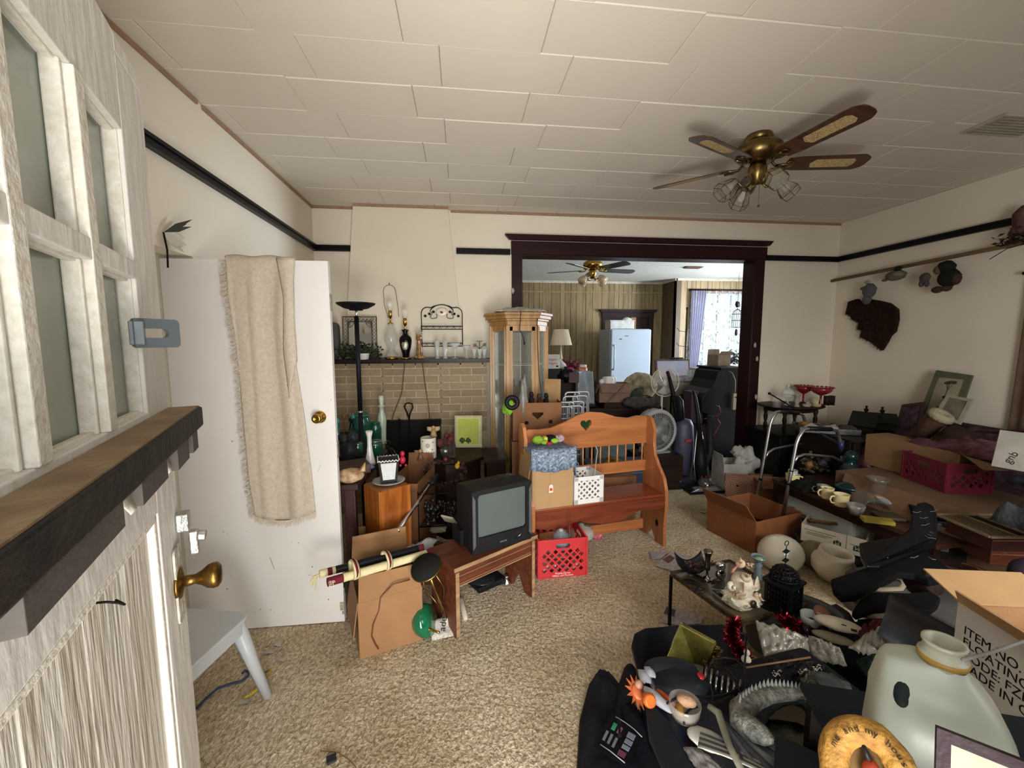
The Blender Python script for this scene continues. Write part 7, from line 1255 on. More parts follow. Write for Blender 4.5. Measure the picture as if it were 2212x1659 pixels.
# shell sculpture
ss = th('shell_sculpture', 'tall white sculpture of clustered sea shells on the slate table', 'sculpture', onG(1600, 1305)); CR = M('ece4d2', .5, hex2='c4b698', sc=25, bump=.7, bsc=60)
G().sph((0, 0, .03), (.085, .07, .04), 22, .5, 3, 2).obj('base', CR, ss); G().lathe([(.05, .04), (.045, .08), (.05, .12), (.04, .15), (0, .16)], 14).obj('core', CR, ss)
def shell(kind, loc, s, rx, ry, rz, m_, nm):
    g = G(); g.m = Matrix.Translation(loc) @ Matrix.Rotation(rz, 4, 'Z') @ Matrix.Rotation(ry, 4, 'Y') @ Matrix.Rotation(rx, 4, 'X') @ Matrix.Scale(s, 4)
    if kind == 'conch':
        P = []; Rr = []
        for i in range(34): t = i / 33; a = t * 4.2 * pi; r0 = .42 * (1 - t) ** 1.1; P.append((r0 * cos(a), r0 * sin(a), -.5 + 1.5 * t)); Rr.append(.40 * (1 - t) + .02)
        g.tube(P, Rr, 10)
    else: g.grid(lambda u, v: ((u - .5) * 2 * sin(.25 + v * 1.35) * .9, .25 * (1 - (2 * u - 1) ** 2) * (1 - v) + .06 * cos(u * 46) * (1 - v * .6), v * 1.3 - .6), 46, 8, .06)
    g.obj(nm, m_, ss)
ORS = M('c99a70', .5, hex2='e4d3ba', kind='wood', sc=2.5, stretch=(1, 1, 14), bump=.3); PKS = M('c27a6e', .5, hex2='dba898', sc=20, bump=.5); STR = M('ddd2bc', .45, hex2='b08a62', kind='wood', sc=2, stretch=(1, 16, 3), bump=.2)
shell('conch', (.0, -.03, .155), .04, R(35), R(10), 0, STR, 'striped_conch'); shell('conch', (-.01, .0, .215), .036, R(-10), R(-20), 1, ORS, 'spiral_conch'); shell('fan', (-.055, -.01, .185), .03, R(20), 0, R(30), PKS, 'pink_scallop'); shell('conch', (.035, .0, .20), .026, R(20), R(60), 0, M('d8c8b0', .4, hex2='5a4432', kind='voronoi', sc=50), 'spotted_shell')
shell('fan', (-.045, -.055, .075), .03, R(15), 0, 0, ORS, 'orange_scallop'); shell('conch', (-.06, -.01, .10), .035, R(80), R(30), 0, CR, 'white_conch'); shell('fan', (.06, -.03, .11), .04, R(-10), R(60), R(20), STR, 'striped_scallop'); shell('conch', (.06, -.04, .05), .03, R(90), R(0), R(50), ORS, 'brown_conch')
shell('conch', (.01, -.075, .045), .03, R(90), R(90), 0, M('3a2820', .25, var=.4), 'dark_cowrie')
for k in range(9): a = k * .75; shell('fan' if k % 2 else 'conch', (.075 * cos(a), .062 * sin(a), .035 + .01 * (k % 3)), .022, R(30 * k), R(40 * k), a, CR, 'small_shell')
for k in range(5): a = k * 1.3; shell('fan', (.045 * cos(a), .04 * sin(a) - .01, .11 + .012 * (k % 2)), .028, R(-50), R(30 * k), a, CR, 'ruffled_shell')
# black iron lantern
il = th('iron_lantern', 'black pierced metal lantern with a domed top and a hanging chain', 'lantern', onG(1690, 1318), R(25)); IR = M('101013', .5, var=.3, bump=.3)
g = G()
for k in range(4):
    a = k * pi / 2; w = .052
    for s in (-1, 1): g.m = Matrix.Rotation(a, 4, 'Z'); g.bar((s * w, -.056, .01), (s * w, -.056, .15), .012, .008)
    for j in range(4): g.prism([(-.045 + .03 * j, .02), (-.034 + .03 * j, .035), (-.045 + .03 * j, .05), (-.056 + .03 * j, .035)], -.056, -.053, 'y')
    for j in range(5): g.box((0, -.055, .03 + .026 * j), (.10, .003, .006))
    for j in range(7): g.box((-.045 + .015 * j, -.055, .08), (.003, .003, .14))
g.m = Matrix(); g.box((0, 0, .006), (.13, .13, .012)).box((0, 0, .152), (.135, .135, .012)).obj('lantern_frame', IR, il)
g = G(); rd = .062
for k in range(12): a = 2 * pi * k / 12; g.tube([(rd * cos(t) * cos(a), rd * cos(t) * sin(a), .158 + rd * 1.1 * sin(t)) for t in [i * pi / 16 for i in range(9)]], .004, 4)
for t in (.2, .55, .9, 1.2): g.tube([(rd * cos(t) * cos(a), rd * cos(t) * sin(a), .158 + rd * 1.1 * sin(t)) for a in [2 * pi * i / 20 for i in range(20)]], .004, 4, True)
for k in range(12):
    for t in (.37, .72): a = 2 * pi * (k + .5) / 12; g.sph((rd * cos(t) * cos(a), rd * cos(t) * sin(a), .158 + rd * 1.1 * sin(t)), .007, 6)
g.obj('pierced_dome', IR, il); G().box((0, 0, .08), (.085, .085, .14)).obj('dark_glass', M('0a090c', .2, alpha=.85, bump=0), il); G().lathe([(0, .155), (.05, .155), (.045, .18), (.02, .212), (0, .215)], 16).obj('inner_dome', M('0a090c', .4), il)
ch = th('lantern_chain', 'black chain with diamond shaped links rising from the pierced lantern', 'chain', (il.location.x, il.location.y, .313 + .225), R(10)); 
for z in (.03, .075): G().prism([(-.022, 0), (0, -.012), (.022, 0), (0, .012)], -.003, .003, 'y').obj('diamond_link', IR, ch).location = (0, 0, z)
G().cyl((0, 0, 0), (0, 0, .10), .002, n=5).tube(arc((0, 0, .115), .012, -pi / 2, 1.4 * pi, 10), .002, 5).obj('hook', IR, ch)
# ------------------------------------------------------------------ right foreground heap
DKC = M('15151a', .9, var=.5, sc=7, bump=.5)
one(G().box((0, 0, .12), (.75, .9, .24)), 'grey_blanket_box', M('565250', .9, var=.3, sc=6, bump=.4), 'low grey cloth covered box under the black padded boards', 'box', (2.72, 1.75, 0), R(10), bev=.04)
cloth_heap('dark_clothes', 'heap of dark clothes between the grey box and the printed white carton', (2.2, 1.4, .0), 1.1, .9, .30, DKC, 2, 'clothes', n=40)
cloth_heap('grey_clothes', 'heap of grey and brown cloth at the right edge below the wooden boxes', (3.2, 1.55, .0), 1.2, .9, .36, M('4c4846', .9, hex2='2c2428', sc=5, bump=.4), 14, 'clothes', n=36)
def pad(name, label, px, z, t, mat, lift=None, cat='board'):
    P = [F(a, b_, z if lift is None else z + lift[i]) for i, (a, b_) in enumerate(px)]; o = th(name, label, cat)
    P = P if (P[1] - P[0]).cross(P[2] - P[0]).z > 0 or len(P) < 3 else P
    ar = sum((P[i].x * P[(i + 1) % len(P)].y - P[(i + 1) % len(P)].x * P[i].y) for i in range(len(P)))
    if ar < 0: P = P[::-1]
    g = G(); n = len(P); up = Vector((0, 0, t)); g.add([p for p in P] + [p - up for p in P], [tuple(range(n)), tuple(range(n, 2 * n))[::-1]] + [((i + 1) % n, i, i + n, (i + 1) % n + n) for i in range(n)])
    g.obj('padded_board', mat, o, .008); return o
BQ = M('0a0b10', .32, var=.3, bump=.35, bsc=14); BV = M('06070b', .85, var=.3, bump=.2)
o = pad('black_boot_board', 'black padded boot shaped board with silver scribbles, topmost of three', [(1856, 1172), (1905, 1163), (1948, 1155), (1966, 1140), (1970, 1100), (1982, 1086), (1998, 1083), (2015, 1090), (2024, 1108), (2026, 1160), (2014, 1180), (1985, 1186), (1940, 1205), (1900, 1222), (1872, 1222), (1860, 1200)], .52, .03, BQ, [max(0, (1185 - q) / 100 * .16) for q in (1172, 1163, 1155, 1140, 1100, 1086, 1083, 1090, 1108, 1160, 1180, 1186, 1205, 1222, 1222, 1200)])
g = G(); rr = random.Random(31)
for k in range(22):
    x, y = rr.uniform(1885, 2010), rr.uniform(1095, 1205)
    if x < 1965 and y < 1168: y = rr.uniform(1172, 1205)
    a = rr.uniform(-.3, .4); g.tube([F(x + 9 * i * cos(a), y + 9 * i * sin(a) + 2 * sin(i * 1.7), .524 + max(0, (1185 - y) / 100 * .16)) for i in range(rr.randint(2, 4))], .0013, 4)
g.obj('silver_scribble', M('8c8e94', .5, .4), o)
o = pad('black_boot_board', 'plain black velvet boot shaped board, middle of three', [(1795, 1250), (1850, 1232), (1920, 1210), (1968, 1187), (1992, 1187), (2008, 1194), (2040, 1215), (2056, 1234), (2030, 1250), (2008, 1254), (1975, 1240), (1945, 1237), (1900, 1260), (1850, 1285), (1818, 1288), (1800, 1270)], .46, .035, BV)
G().tube([F(1850, 1231, .462), F(1920, 1208, .462), F(1970, 1187, .462)], .004, 5).obj('grey_piping', M('4a4a4e', .5), o)
o = pad('black_boot_board', 'black boot shaped board, lowest of three near the printed carton', [(1840, 1320), (1858, 1292), (1885, 1278), (1960, 1280), (2010, 1276), (2032, 1290), (2026, 1306), (2010, 1318), (1980, 1316), (1945, 1310), (1890, 1314), (1850, 1328)], .42, .03, BV)
pad('black_boot_tongue', 'narrow curved black pad lying under the lowest boot board', [(1850, 1336), (1900, 1334), (1960, 1318), (1975, 1322), (1965, 1340), (1920, 1352), (1880, 1356)], .36, .03, BV, cat='pad')
pad('black_hair_tie', 'black leather strip lying left of the boot boards', [(1782, 1310), (1806, 1302), (1836, 1322), (1850, 1345), (1838, 1350), (1810, 1335)], .25, .02, BQ, cat='strip')
one(G().lathe([(0, 0), (.10, 0), (.11, .01), (.10, .03), (.07, .035)], 24, sy=.5), 'tan_sole', M('9a8f78', .8), 'tan oval shoe sole under the lowest black board', 'sole', F(1900, 1328, .345), R(-15))
one(G().lathe([(0, 0), (.05, 0), (.055, .09), (.05, .11), (.046, .02)], 20), 'brown_brush', M('2c1a14', .7, var=.4, sc=60, bump=.8), 'brown bristled brush head between the middle and lowest boot boards', 'brush', F(1965, 1258, .38), 0, R(60), R(30))
one(G().tube([F(1930, 1250, .43), F(1948, 1256, .43), F(1952, 1264, .43), F(1946, 1272, .43), F(1900, 1274, .43), F(1872, 1268, .43)], .012, 6, sx=.4), 'cream_strap', M('9a9078', .8), 'cream curled strap beside the brown brush', 'strap')
one(G().box((0, 0, .03), (.07, .05, .05)), 'price_card', M('a08a54', .6, hex2='3a2c20', sc=30), 'small tan card with dark print under the middle boot board', 'card', F(1848, 1300, .28), R(30), R(25), bev=.004)
# cameo boxes, rattan trays and wooden boxes to the right
cmz = .50; cb_ = th('cameo_box', 'dark box with two pale cameo pictures on its front', 'box', F(2045, 1165, .42) + Vector((.07, .11, -.18)), R(-32)); G().box((0, 0, .03), (.22, .20, .54)).obj('box_body', M('1a1414', .6, var=.4, sc=20), cb_, .006)
for k, z in enumerate((.235, .13)):
    G().box((-.02 - .02 * k, -.102, z), (.12, .004, .07)).obj('cameo_card', M('4a5062', .4, bump=0), cb_); G().box((-.02 - .02 * k, -.101, z), (.128, .003, .078)).obj('card_border', M('83858c', .4), cb_)
    g = G().sph((-.03 - .02 * k, -.105, z - .008), (.03, .004, .02), 12, .5, 4).sph((-.01 - .02 * k, -.105, z - .012), (.03, .004, .014), 12, .5, 5).sph((-.03 - .02 * k, -.106, z + .018), (.012, .004, .014), 10); g.obj('cameo_figure', M('a9a8aa', .5), cb_)
rt_ = th('rattan_tray', 'flat rattan tray with a dark centre slat on top of the wooden boxes', 'tray', F(2140, 1140, .60) + Vector((.08, .02, 0)), R(-8)); g = G(); WT = M('7e6a4c', .8, hex2='4e3c2a', sc=60, bump=1)
g.box((0, .14, 0), (.40, .015, .012)).box((0, -.14, 0), (.40, .015, .012)).box((-.2, 0, 0), (.015, .28, .012)).box((.2, 0, 0), (.015, .28, .012)).box((-.05, 0, 0), (.012, .28, .01)).box((.03, 0, 0), (.012, .28, .01)); g.obj('tray_frame', M('8a7658', .7), rt_, .002)
g = G()
for k in range(26): y = -.13 + .26 * k / 25; g.cyl((-.195, y, -.002), (-.055, y, -.002), .0035, n=4).cyl((.035, y, -.002), (.195, y, -.002), .0035, n=4)
g.obj('woven_cane', WT, rt_, kind='stuff'); G().box((-.01, 0, -.006), (.07, .27, .006)).obj('dark_slat', M('1d1410', .6), rt_)
for k, (z, px, py, dx) in enumerate(((.52, 2130, 1178, .0), (.41, 2140, 1210, -.02))):
    t = th('wooden_box', ('dark red wooden box directly beneath the rattan tray', 'reddish brown wooden box, lower of the two under the rattan tray')[k], 'box', F(px, py, z) + Vector((.24, .06, -.02)), R(-8 - 5 * k)); G().box((0, 0, .045), (.46, .24, .095)).obj('box_body', wood(('46201c', '6a3626')[k], ('2e1414', '4c2418')[k], .4, 3, 0), t, .004); G().box((0, -.1215, .06), (.46, .003, .004)).obj('lid_seam', M('8a5a42', .6), t)
one(G().box((0, 0, .2), (.6, .5, .38)), 'brown_footlocker', M('2e201a', .7, var=.4), 'dark brown trunk supporting the wooden boxes and cameo box', 'trunk', (2.62, 1.66, .0) if False else F(2150, 1190, .39) + Vector((.36, .10, -.39)), R(-10), bev=.01)
one(G().box((0, 0, .01), (.42, .10, .02)), 'carved_plank', wood('3c201a', '24120e', .5), 'dark carved wooden strip in front of the cameo box', 'plank', F(2010, 1215, .40), R(-28), R(0), R(8), bev=.003)
one(G().lathe([(.05, 0), (.08, .02), (.09, .05), (.08, .08), (.05, .1)], 20), 'purple_ring', M('2e2432', .6, var=.3), 'dull purple rubber ring at the right edge above the printed carton', 'ring', F(2195, 1245, .50), 0, R(70))
one(G().grid(lambda u, v: (-.2 + .4 * u, -.13 + .26 * v, .02 * sin(5 * u)), 10, 8, .003), 'blue_booklet', M('2b3038', .4, hex2='16181c', sc=9), 'dark blue printed plastic folder by the printed white carton', 'folder', F(2005, 1370, .50), R(35), R(15))
# printed white carton
pc0, pc1 = F(2072, 1300, .70), F(2230, 1400, .70); dv = (pc1 - pc0); L_ = 1.0; ang = math.atan2(dv.y, dv.x); pcx = th('printed_carton', 'white cardboard carton printed ITEM NO, FLOATING and CODE, one flap open', 'box', (pc0.x, pc0.y, .34), ang)
wv, hv, dp = dv.length * 1.3, .36, .34; WC = M('bdb9b0', .7, var=.05, bump=.05)
G().box((wv / 2, 0, hv / 2), (wv, .007, hv)).obj('front_panel', WC, pcx); G().box((wv / 2, dp, hv / 2), (wv, .007, hv)).box((.0, dp / 2, hv / 2), (.007, dp, hv)).box((wv, dp / 2, hv / 2), (.007, dp, hv)).box((wv / 2, dp / 2, .004), (wv, dp, .008)).obj('box_sides', KRAFT, pcx)
G().T((.0, dp / 2, hv), ry=R(-75)).box((.0, 0, .07), (.006, dp, .16)).obj('flap', KRAFT2, pcx, .001); G().T((wv / 2, .0, hv), rx=R(-160)).box((0, -.0, -.02), (wv, .006, .05)).obj('flap_edge', KRAFT2, pcx)
g = G()
for i in range(40): g.box((wv * i / 40 + .003, .0, hv + .0015), (.004, .005, .003))
g.obj('torn_edge', M('8f6e48', .9), pcx)
INK = M('17171a', .7, bump=0)
for k, (s, x, z) in enumerate((('ITEM NO. 22', .03, .265), ('FLOATING SH', .03, .225), ('CODE: FZK', .03, .185), ('MADE IN CHI', .03, .145))): text(s, .042, INK, pcx, (x, -.0045, z), ext=.0004)
cloth_heap('purple_tulle', 'dusty purple tulle inside the printed white carton', pcx.location + Vector((cos(ang) * wv / 2 - sin(ang) * dp / 2, sin(ang) * wv / 2 + cos(ang) * dp / 2, .22)), .28, .22, .12, M('5a2c42', .8, var=.5, sc=20, bump=.8), 9)
one(G().box((0, 0, .165), (.6, .45, .33)), 'support_crate', M('3a2a20', .7), 'dark brown crate under the printed white carton', 'crate', pcx.location + Vector((cos(ang) * wv / 2 - sin(ang) * dp / 2, sin(ang) * wv / 2 + cos(ang) * dp / 2, -.34)), ang, bev=.006)
# ------------------------------------------------------------------ black tote and what spills from it
tb = th('black_tote', 'black plastic tote with rounded rim full of odds and ends', 'tote'); z1 = .34
o_ = [F(a, b_, z1) for a, b_ in ((1366, 1395), (1372, 1370), (1395, 1358), (1470, 1352), (1560, 1350), (1612, 1372), (1600, 1440), (1560, 1520), (1440, 1520), (1392, 1490), (1378, 1440))]
cen = sum(o_, Vector()) / len(o_); n = len(o_); g = G(); rings = []
for z, s in ((.01, .74), (z1, .97), (z1, 1.0), (z1 - .02, 1.02), (z1 - .02, .985), (.01, .76)): pass
for z, s in ((.0, .74), (z1 - .03, .96), (z1 - .02, 1.02), (z1, 1.02), (z1, .97), (.03, .73)): rings.append([Vector((cen.x + (p.x - cen.x) * s, cen.y + (p.y - cen.y) * s, z)) for p in o_])
vs = [p for r0 in rings for p in r0]; fs = [(j * n + i, j * n + (i + 1) % n, (j + 1) * n + (i + 1) % n, (j + 1) * n + i) for j in range(5) for i in range(n)] + [tuple(range(n)), tuple(5 * n + i for i in range(n))]
g.add(vs, fs, True).obj('tote_body', M('0c0f1a', .35, var=.2, bump=.05), tb)
def at(px, py, z): return F(px, py, z)
def tin_at(name, label, cat, quad, z, t, mats):   # thick panel through four photo points at four heights
    P = [F(a, b_, zz) for (a, b_), zz in zip(quad, z)]; o = th(name, label, cat); slab_pts(G(), P, t).obj('panel', mats[0], o, .004); return o, P
o, P = tin_at('gold_tin', 'gold framed plaque leaning in the black tote', 'plaque', [(1425, 1462), (1476, 1345), (1548, 1385), (1520, 1465)], (.20, .42, .40, .20), .05, [M('c2b860', .25, .6, hex2='6a6630', sc=14, bump=.3)])
q = lambda u, v, e: P[0].lerp(P[3], u).lerp(P[1].lerp(P[2], u), v) + (P[1] - P[0]).cross(P[2] - P[0]).normalized() * e
G().bar(q(.0, 0, .004), q(.0, 1, .004), .016, .012).obj('silver_edge', M('cfcab0', .15, 1, bump=0), o); g = G(); rr = random.Random(4)
for i in range(8):
    for j in range(5): g.box(q(.3 + .08 * i, .6 + .07 * j, .003), (.007, .007, .004))
g.obj('mosaic', M('6a6a58', .3, .6), o); g = G()
for i in range(7): g.sph(q(.5 + .06 * i, .3 + .05 * (i % 3), .01), (.012, .012, .008), 8, .6)
g.obj('amber_leaf', M('b9781c', .3, .5), o)
def tinsel(name, label, pts, seed, n=900, r=.035, mat=None):
    g = G(); rr = random.Random(seed); P = [Vector(p) for p in pts]
    for i in range(n):
        t = rr.random() * (len(P) - 1); k = min(int(t), len(P) - 2); c = P[k].lerp(P[k + 1], t - k); d = Vector((rr.gauss(0, 1), rr.gauss(0, 1), rr.gauss(0, 1))).normalized(); w = d.orthogonal().normalized() * .0022; e = c + d * r * rr.uniform(.5, 1.1); g.add([c - w, c + w, e + w, e - w], [(0, 1, 2, 3)])
    return one(g, name, mat or M('7c0a1c', .2, .8, hex2='3a040c', sc=60, bump=0), label, 'tinsel', kind='stuff')
tinsel('red_tinsel', 'shiny red tinsel hanging over the edge of the black tote', [at(1588, 1340, .44), at(1578, 1375, .40), at(1595, 1400, .36), at(1612, 1425, .34)], 1, 1300, .032); tinsel('red_tinsel', 'smaller clump of red tinsel behind the grey tub', [at(1690, 1330, .36), at(1705, 1350, .36), at(1720, 1345, .36)], 2, 700, .035); tinsel('green_tinsel', 'dark green metallic tinsel in the clear bag', [at(1690, 1405, .38), at(1725, 1408, .36), at(1780, 1418, .36), at(1800, 1428, .36)], 3, 700, .03, M('0b4a28', .25, .8, hex2='04140c', sc=50, bump=0)); tinsel('gold_tinsel', 'gold pine cone garland beside the gold plaque', [at(1530, 1410, .34), at(1545, 1400, .34), at(1530, 1440, .32)], 4, 500, .03, M('6e5222', .4, .5, hex2='2a1c0c', sc=50, bump=0))
# grey tub, bags, sequin dress
gtb = th('grey_tub', 'grey plastic tub lying open under clear bags', 'tub', at(1700, 1400, .05), R(-20)); G().lathe([(0, 0), (.18, 0), (.22, .2), (.235, .22), (.225, .225), (.21, .2), (.17, .01)], 36, sy=.7).obj('tub_body', M('4a504e', .4, var=.1), gtb)
def bagm(name, label, quad, z, mat, amp=.02, cat='bag', seed=1, th_=.002):
    P = [F(a, b_, zz) for (a, b_), zz in zip(quad, z)]
    def f(u, v):
        p = P[0].lerp(P[1], u).lerp(P[3].lerp(P[2], u), v); e = sin(pi * u) ** .5 * sin(pi * v) ** .5 if 0 < u < 1 and 0 < v < 1 else 0
        return p + Vector((0, 0, amp * e * (1 + 1.2 * noise.noise(Vector((u * 6, v * 6, seed)))) + amp * .5 * noise.noise(Vector((u * 14, v * 14, seed)))))
    return one(G().grid(f, 30, 24, th_), name, mat, label, cat)
CLR = M('b4b0a4', .12, var=.3, sc=14, alpha=.42, bump=.9, bsc=28, coat=.7)
bagm('clear_bag', 'clear plastic bag with a peaked corner over the grey tub', [(1632, 1342), (1748, 1382), (1750, 1422), (1655, 1440)], (.44, .40, .36, .34), CLR, .03, seed=3); bagm('clear_bag', 'crinkled clear plastic packet in front of the red fabric', [(1832, 1400), (1900, 1362), (1935, 1380), (1905, 1428)], (.42, .46, .46, .42), CLR, .035, seed=5); bagm('clear_bag', 'clear bag with a printed header card next to the green tinsel', [(1746, 1372), (1815, 1402), (1830, 1440), (1755, 1425)], (.42, .42, .38, .36), CLR, .02, seed=7)
bagm('red_fabric', 'dark red printed fabric behind the crinkled clear packet', [(1850, 1370), (1900, 1345), (1975, 1390), (1900, 1400)], (.42, .45, .42, .38), M('5c121c', .8, hex2='3a0a12', sc=8, bump=.4), .04, 'cloth', 9, .004)
bagm('sequin_dress', 'black sequined dress with beaded trim behind the dragon', [(1615, 1445), (1730, 1425), (1790, 1445), (1690, 1500)], (.36, .40, .40, .38), M('08080b', .35, hex2='1a1a22', sc=60, bump=1, bsc=80), .03, 'dress', 11, .004)
g = G(); rr = random.Random(15)
for k in range(9):
    x, y = rr.uniform(1640, 1760), rr.uniform(1440, 1480)
    for i in range(8): g.sph(F(x + i * 2.2, y + 5 * sin(i * .8) + k % 3 * i * .6, .435), .0022, 5)
one(g, 'pearl_beads', M('c9c4b8', .3, bump=0), 'strings of tiny pearl beads on the black sequined dress', 'beads', kind='stuff')
bagm('teal_cloth', 'dark green felt cloth left of the clear jug', [(1850, 1430), (1905, 1415), (1925, 1450), (1880, 1470)], (.44, .48, .48, .44), M('142820', .9), .02, 'cloth', 12, .004)
one(G().cyl(at(1612, 1442, .44), at(1750, 1420, .44), .0035), 'thin_stick', wood('7a5c40'), 'thin brown stick lying across the black sequined dress', 'stick')
one(G().sph((0, 0, 0), (.018, .018, .016), 12).sph((.004, .004, .026), .012, 10).sph((.0, -.03, -.012), (.014, .014, .012), 10), 'snowman_ornament', M('cfc9b8', .4), 'small white ball figurine at the rim of the black tote', 'ornament', at(1612, 1425, .40))
# white shoes / spoon rest, salmon disc, pot lid
def ovalpad(name, label, c, L, Wd, H, z, rz, mat, cat): return one(G().sph((0, 0, 0), (L, Wd, H), 22, .08, 2), name, mat, label, cat, at(c[0], c[1], z), rz)
ovalpad('white_slipper', 'white slipper with a black checked mark on the foreground heap', (1810, 1348), .085, .04, .022, .40, R(-38), M('c4bca8', .6, var=.1), 'slipper'); ovalpad('tan_slipper', 'tan curved slipper below the white one', (1800, 1378), .075, .03, .015, .36, R(-40), M('8f8672', .7), 'slipper')
one(G().box((0, 0, 0), (.02, .014, .003)).box((-.03, .02, 0), (.016, .003, .003)), 'check_patch', M('1c1a1a', .6), 'small black checked patch on the white slipper', 'patch', at(1845, 1362, .425), R(-38))
one(G().lathe([(0, 0), (.034, 0), (.036, .006), (.03, .009), (0, .01)], 22), 'salmon_disc', M('7c4a40', .6, var=.2), 'dull salmon coloured round disc behind the white slipper', 'disc', at(1775, 1325, .38), 0, R(30))
one(G().lathe([(0, 0), (.04, 0), (.045, .05), (.04, .05), (.036, .006)], 22), 'clear_dish', GL2, 'small clear glass dish behind the dark shiny leaves', 'dish', at(1752, 1350, .34))
g = G(); rr = random.Random(2)
for k in range(12): g.sph((rr.uniform(-.07, .07), rr.uniform(-.035, .035), rr.uniform(0, .03)), rr.uniform(.014, .026), 9, .4, 3, k)
one(g, 'dark_baubles', M('1d0e10', .15, var=.4, bump=0), 'pile of dark glossy baubles beside the clear dish', 'baubles', at(1740, 1368, .33), kind='stuff')
# handheld vacuum, spring, cords
hv = th('handheld_vacuum', 'dusty black handheld vacuum with a round red button', 'vacuum cleaner', at(1470, 1472, .40), R(-15)); G().sph((0, 0, 0), (.10, .065, .045), 26, .06, 2).obj('vacuum_body', M('1c2126', .45, hex2='10131a', sc=12, bump=.1), hv); G().sph((-.02, .035, .012), (.10, .05, .036), 22).obj('grey_top', M('252a2e', .5, var=.3, sc=30), hv); G().T((.065, -.005, .03), rx=R(20)).lathe([(0, .01), (.010, .01), (.013, .006), (.013, 0)], 16).obj('red_button', M('a81424', .35, bump=0), hv); G().tube([(-.10, .05, 0), (-.115, 0, .015), (-.10, -.05, .0)], .008, 8).obj('front_lip', M('3a3e42', .4), hv)
sg = th('spring_coil', 'shiny coiled metal flexible duct among black cords', 'duct', at(1558, 1478, .40), R(-40)); g = G()
for k in range(7): g.tube([(.018 * k - .05, .035 * cos(t), .035 * sin(t)) for t in [2 * pi * i / 16 for i in range(16)]], .005, 5, True)
g.obj('coil_ring', M('8c8a86', .2, .9), sg); G().cyl((-.06, 0, 0), (-.10, 0, 0), .034, .03, 16).obj('cone_end', M('5a5448', .4, .4), sg)
cords = th('black_cables', 'tangled black electric cords looping over the foreground heap', 'cord'); CK = M('17181b', .35, bump=0)
for pts in ([(1440, 1520), (1460, 1508), (1500, 1504), (1530, 1506), (1570, 1500), (1600, 1485), (1610, 1460), (1605, 1440), (1590, 1425), (1565, 1420), (1540, 1425), (1528, 1450), (1532, 1475), (1540, 1500), (1538, 1525)], [(1478, 1565), (1478, 1545), (1490, 1532), (1520, 1522), (1560, 1512), (1600, 1490)], [(1560, 1440), (1575, 1450), (1590, 1470), (1597, 1490), (1600, 1500)], [(1545, 1460), (1570, 1455), (1590, 1475), (1600, 1495)], [(1612, 1400), (1608, 1440), (1612, 1470), (1610, 1500)]):
    G().tube([at(a, b_, .47 + .01 * sin(i)) for i, (a, b_) in enumerate(pts)], .0035, 7).obj('cord_loop', CK, cords)
blob('dark_bag', 'dark crumpled bag filling the middle of the foreground heap', 'bag', (1.03, 1.17, .0), (.26, .2, .19), M('121318', .6, var=.4, bump=.5, bsc=14), 5, .3, 26)
# orange sun, white bird, orange clip
sn = th('orange_sun', 'orange metal sun face ornament at the left of the heap', 'ornament', at(1376, 1495, .42), R(10), R(35)); pr = []
for i in range(24): a = 2 * pi * i / 24; r0 = .052 if i % 2 == 0 else .027; pr.append((r0 * cos(a) * .75, r0 * sin(a)))
G().prism(pr, -.002, .002, 'z').obj('sun_rays', M('b0562a', .4, var=.3, sc=30), sn); G().sph((0, 0, .003), (.018, .024, .006), 14).obj('sun_face', M('c0643a', .4), sn)
one(G().sph((0, 0, 0), (.02, .03, .014), 12, .5).sph((.025, .01, .005), (.018, .024, .014), 12, .5), 'white_cloth_rose', M('b9bcc6', .6, var=.2), 'crumpled white fabric rosette above the orange sun', 'cloth', at(1392, 1462, .42))
one(G().lathe([(.02, 0), (.022, .02), (.018, .03), (.014, .03)], 16), 'orange_ring', M('c8661c', .35), 'bright orange plastic ring beside the sun ornament', 'ring', at(1398, 1510, .43), 0, R(60))
fgn = th('clown_figurine', 'small white and orange clown figurine lying by the sun ornament', 'figurine', at(1420, 1510, .43), R(25)); G().sph((0, 0, 0), (.018, .06, .015), 14, .2).obj('white_body', M('b9b9c4', .5), fgn); G().sph((-.01, .07, .004), .015, 10).obj('head', M('b98a74', .5), fgn); G().sph((.03, -.01, .0), (.01, .04, .01), 10).obj('orange_arm', M('b8481c', .4), fgn)
# glass bowl with sponge
gb = th('glass_jar', 'clear glass jar lying open with a pale sponge and amber soap inside', 'jar', at(1478, 1548, .45), R(-30)); G().lathe([(0, 0), (.035, 0), (.045, .02), (.048, .05), (.046, .052), (.043, .02)], 28).obj('glass_body', glass('c8c4b8', .3), gb); G().sph((.005, .012, .045), (.03, .02, .016), 14, .15).obj('sponge', M('c39a78', .8, var=.2, sc=40, bump=.5), gb); G().sph((-.014, -.012, .03), (.014, .024, .014), 12, .3).obj('amber_soap', M('a8742c', .3), gb)
# white and grey bird wing, black dolphin
one(G().sph((0, 0, 0), (.055, .035, .014), 20, .1, 2), 'white_shell_dish', M('c2c3b8', .4, var=.1), 'white ceramic bird body beside the dragon wing', 'ornament', at(1528, 1598, .46), R(-40))
wg = th('striped_wing', 'grey and white striped ceramic bird wing under the dragon wing', 'ornament', at(1560, 1630, .47), R(-38))
for k in range(6): G().grid(lambda u, v: (-.06 + .16 * u, (.028 - .012 * k) * (1 - .3 * u) + .009 * v, .006 + .003 * k + .006 * sin(pi * u)), 10, 3, .003).obj('feather', M(('54585e', 'b6b5ac')[k % 2], .5), wg)
pad('black_dolphin', 'long tapered black plastic board running out of the bottom of the photo', [(1395, 1525), (1412, 1522), (1440, 1550), (1470, 1600), (1510, 1670), (1560, 1760), (1480, 1760), (1430, 1655), (1402, 1590)], .42, .02, M('1d2228', .5, var=.3, sc=20), cat='board')
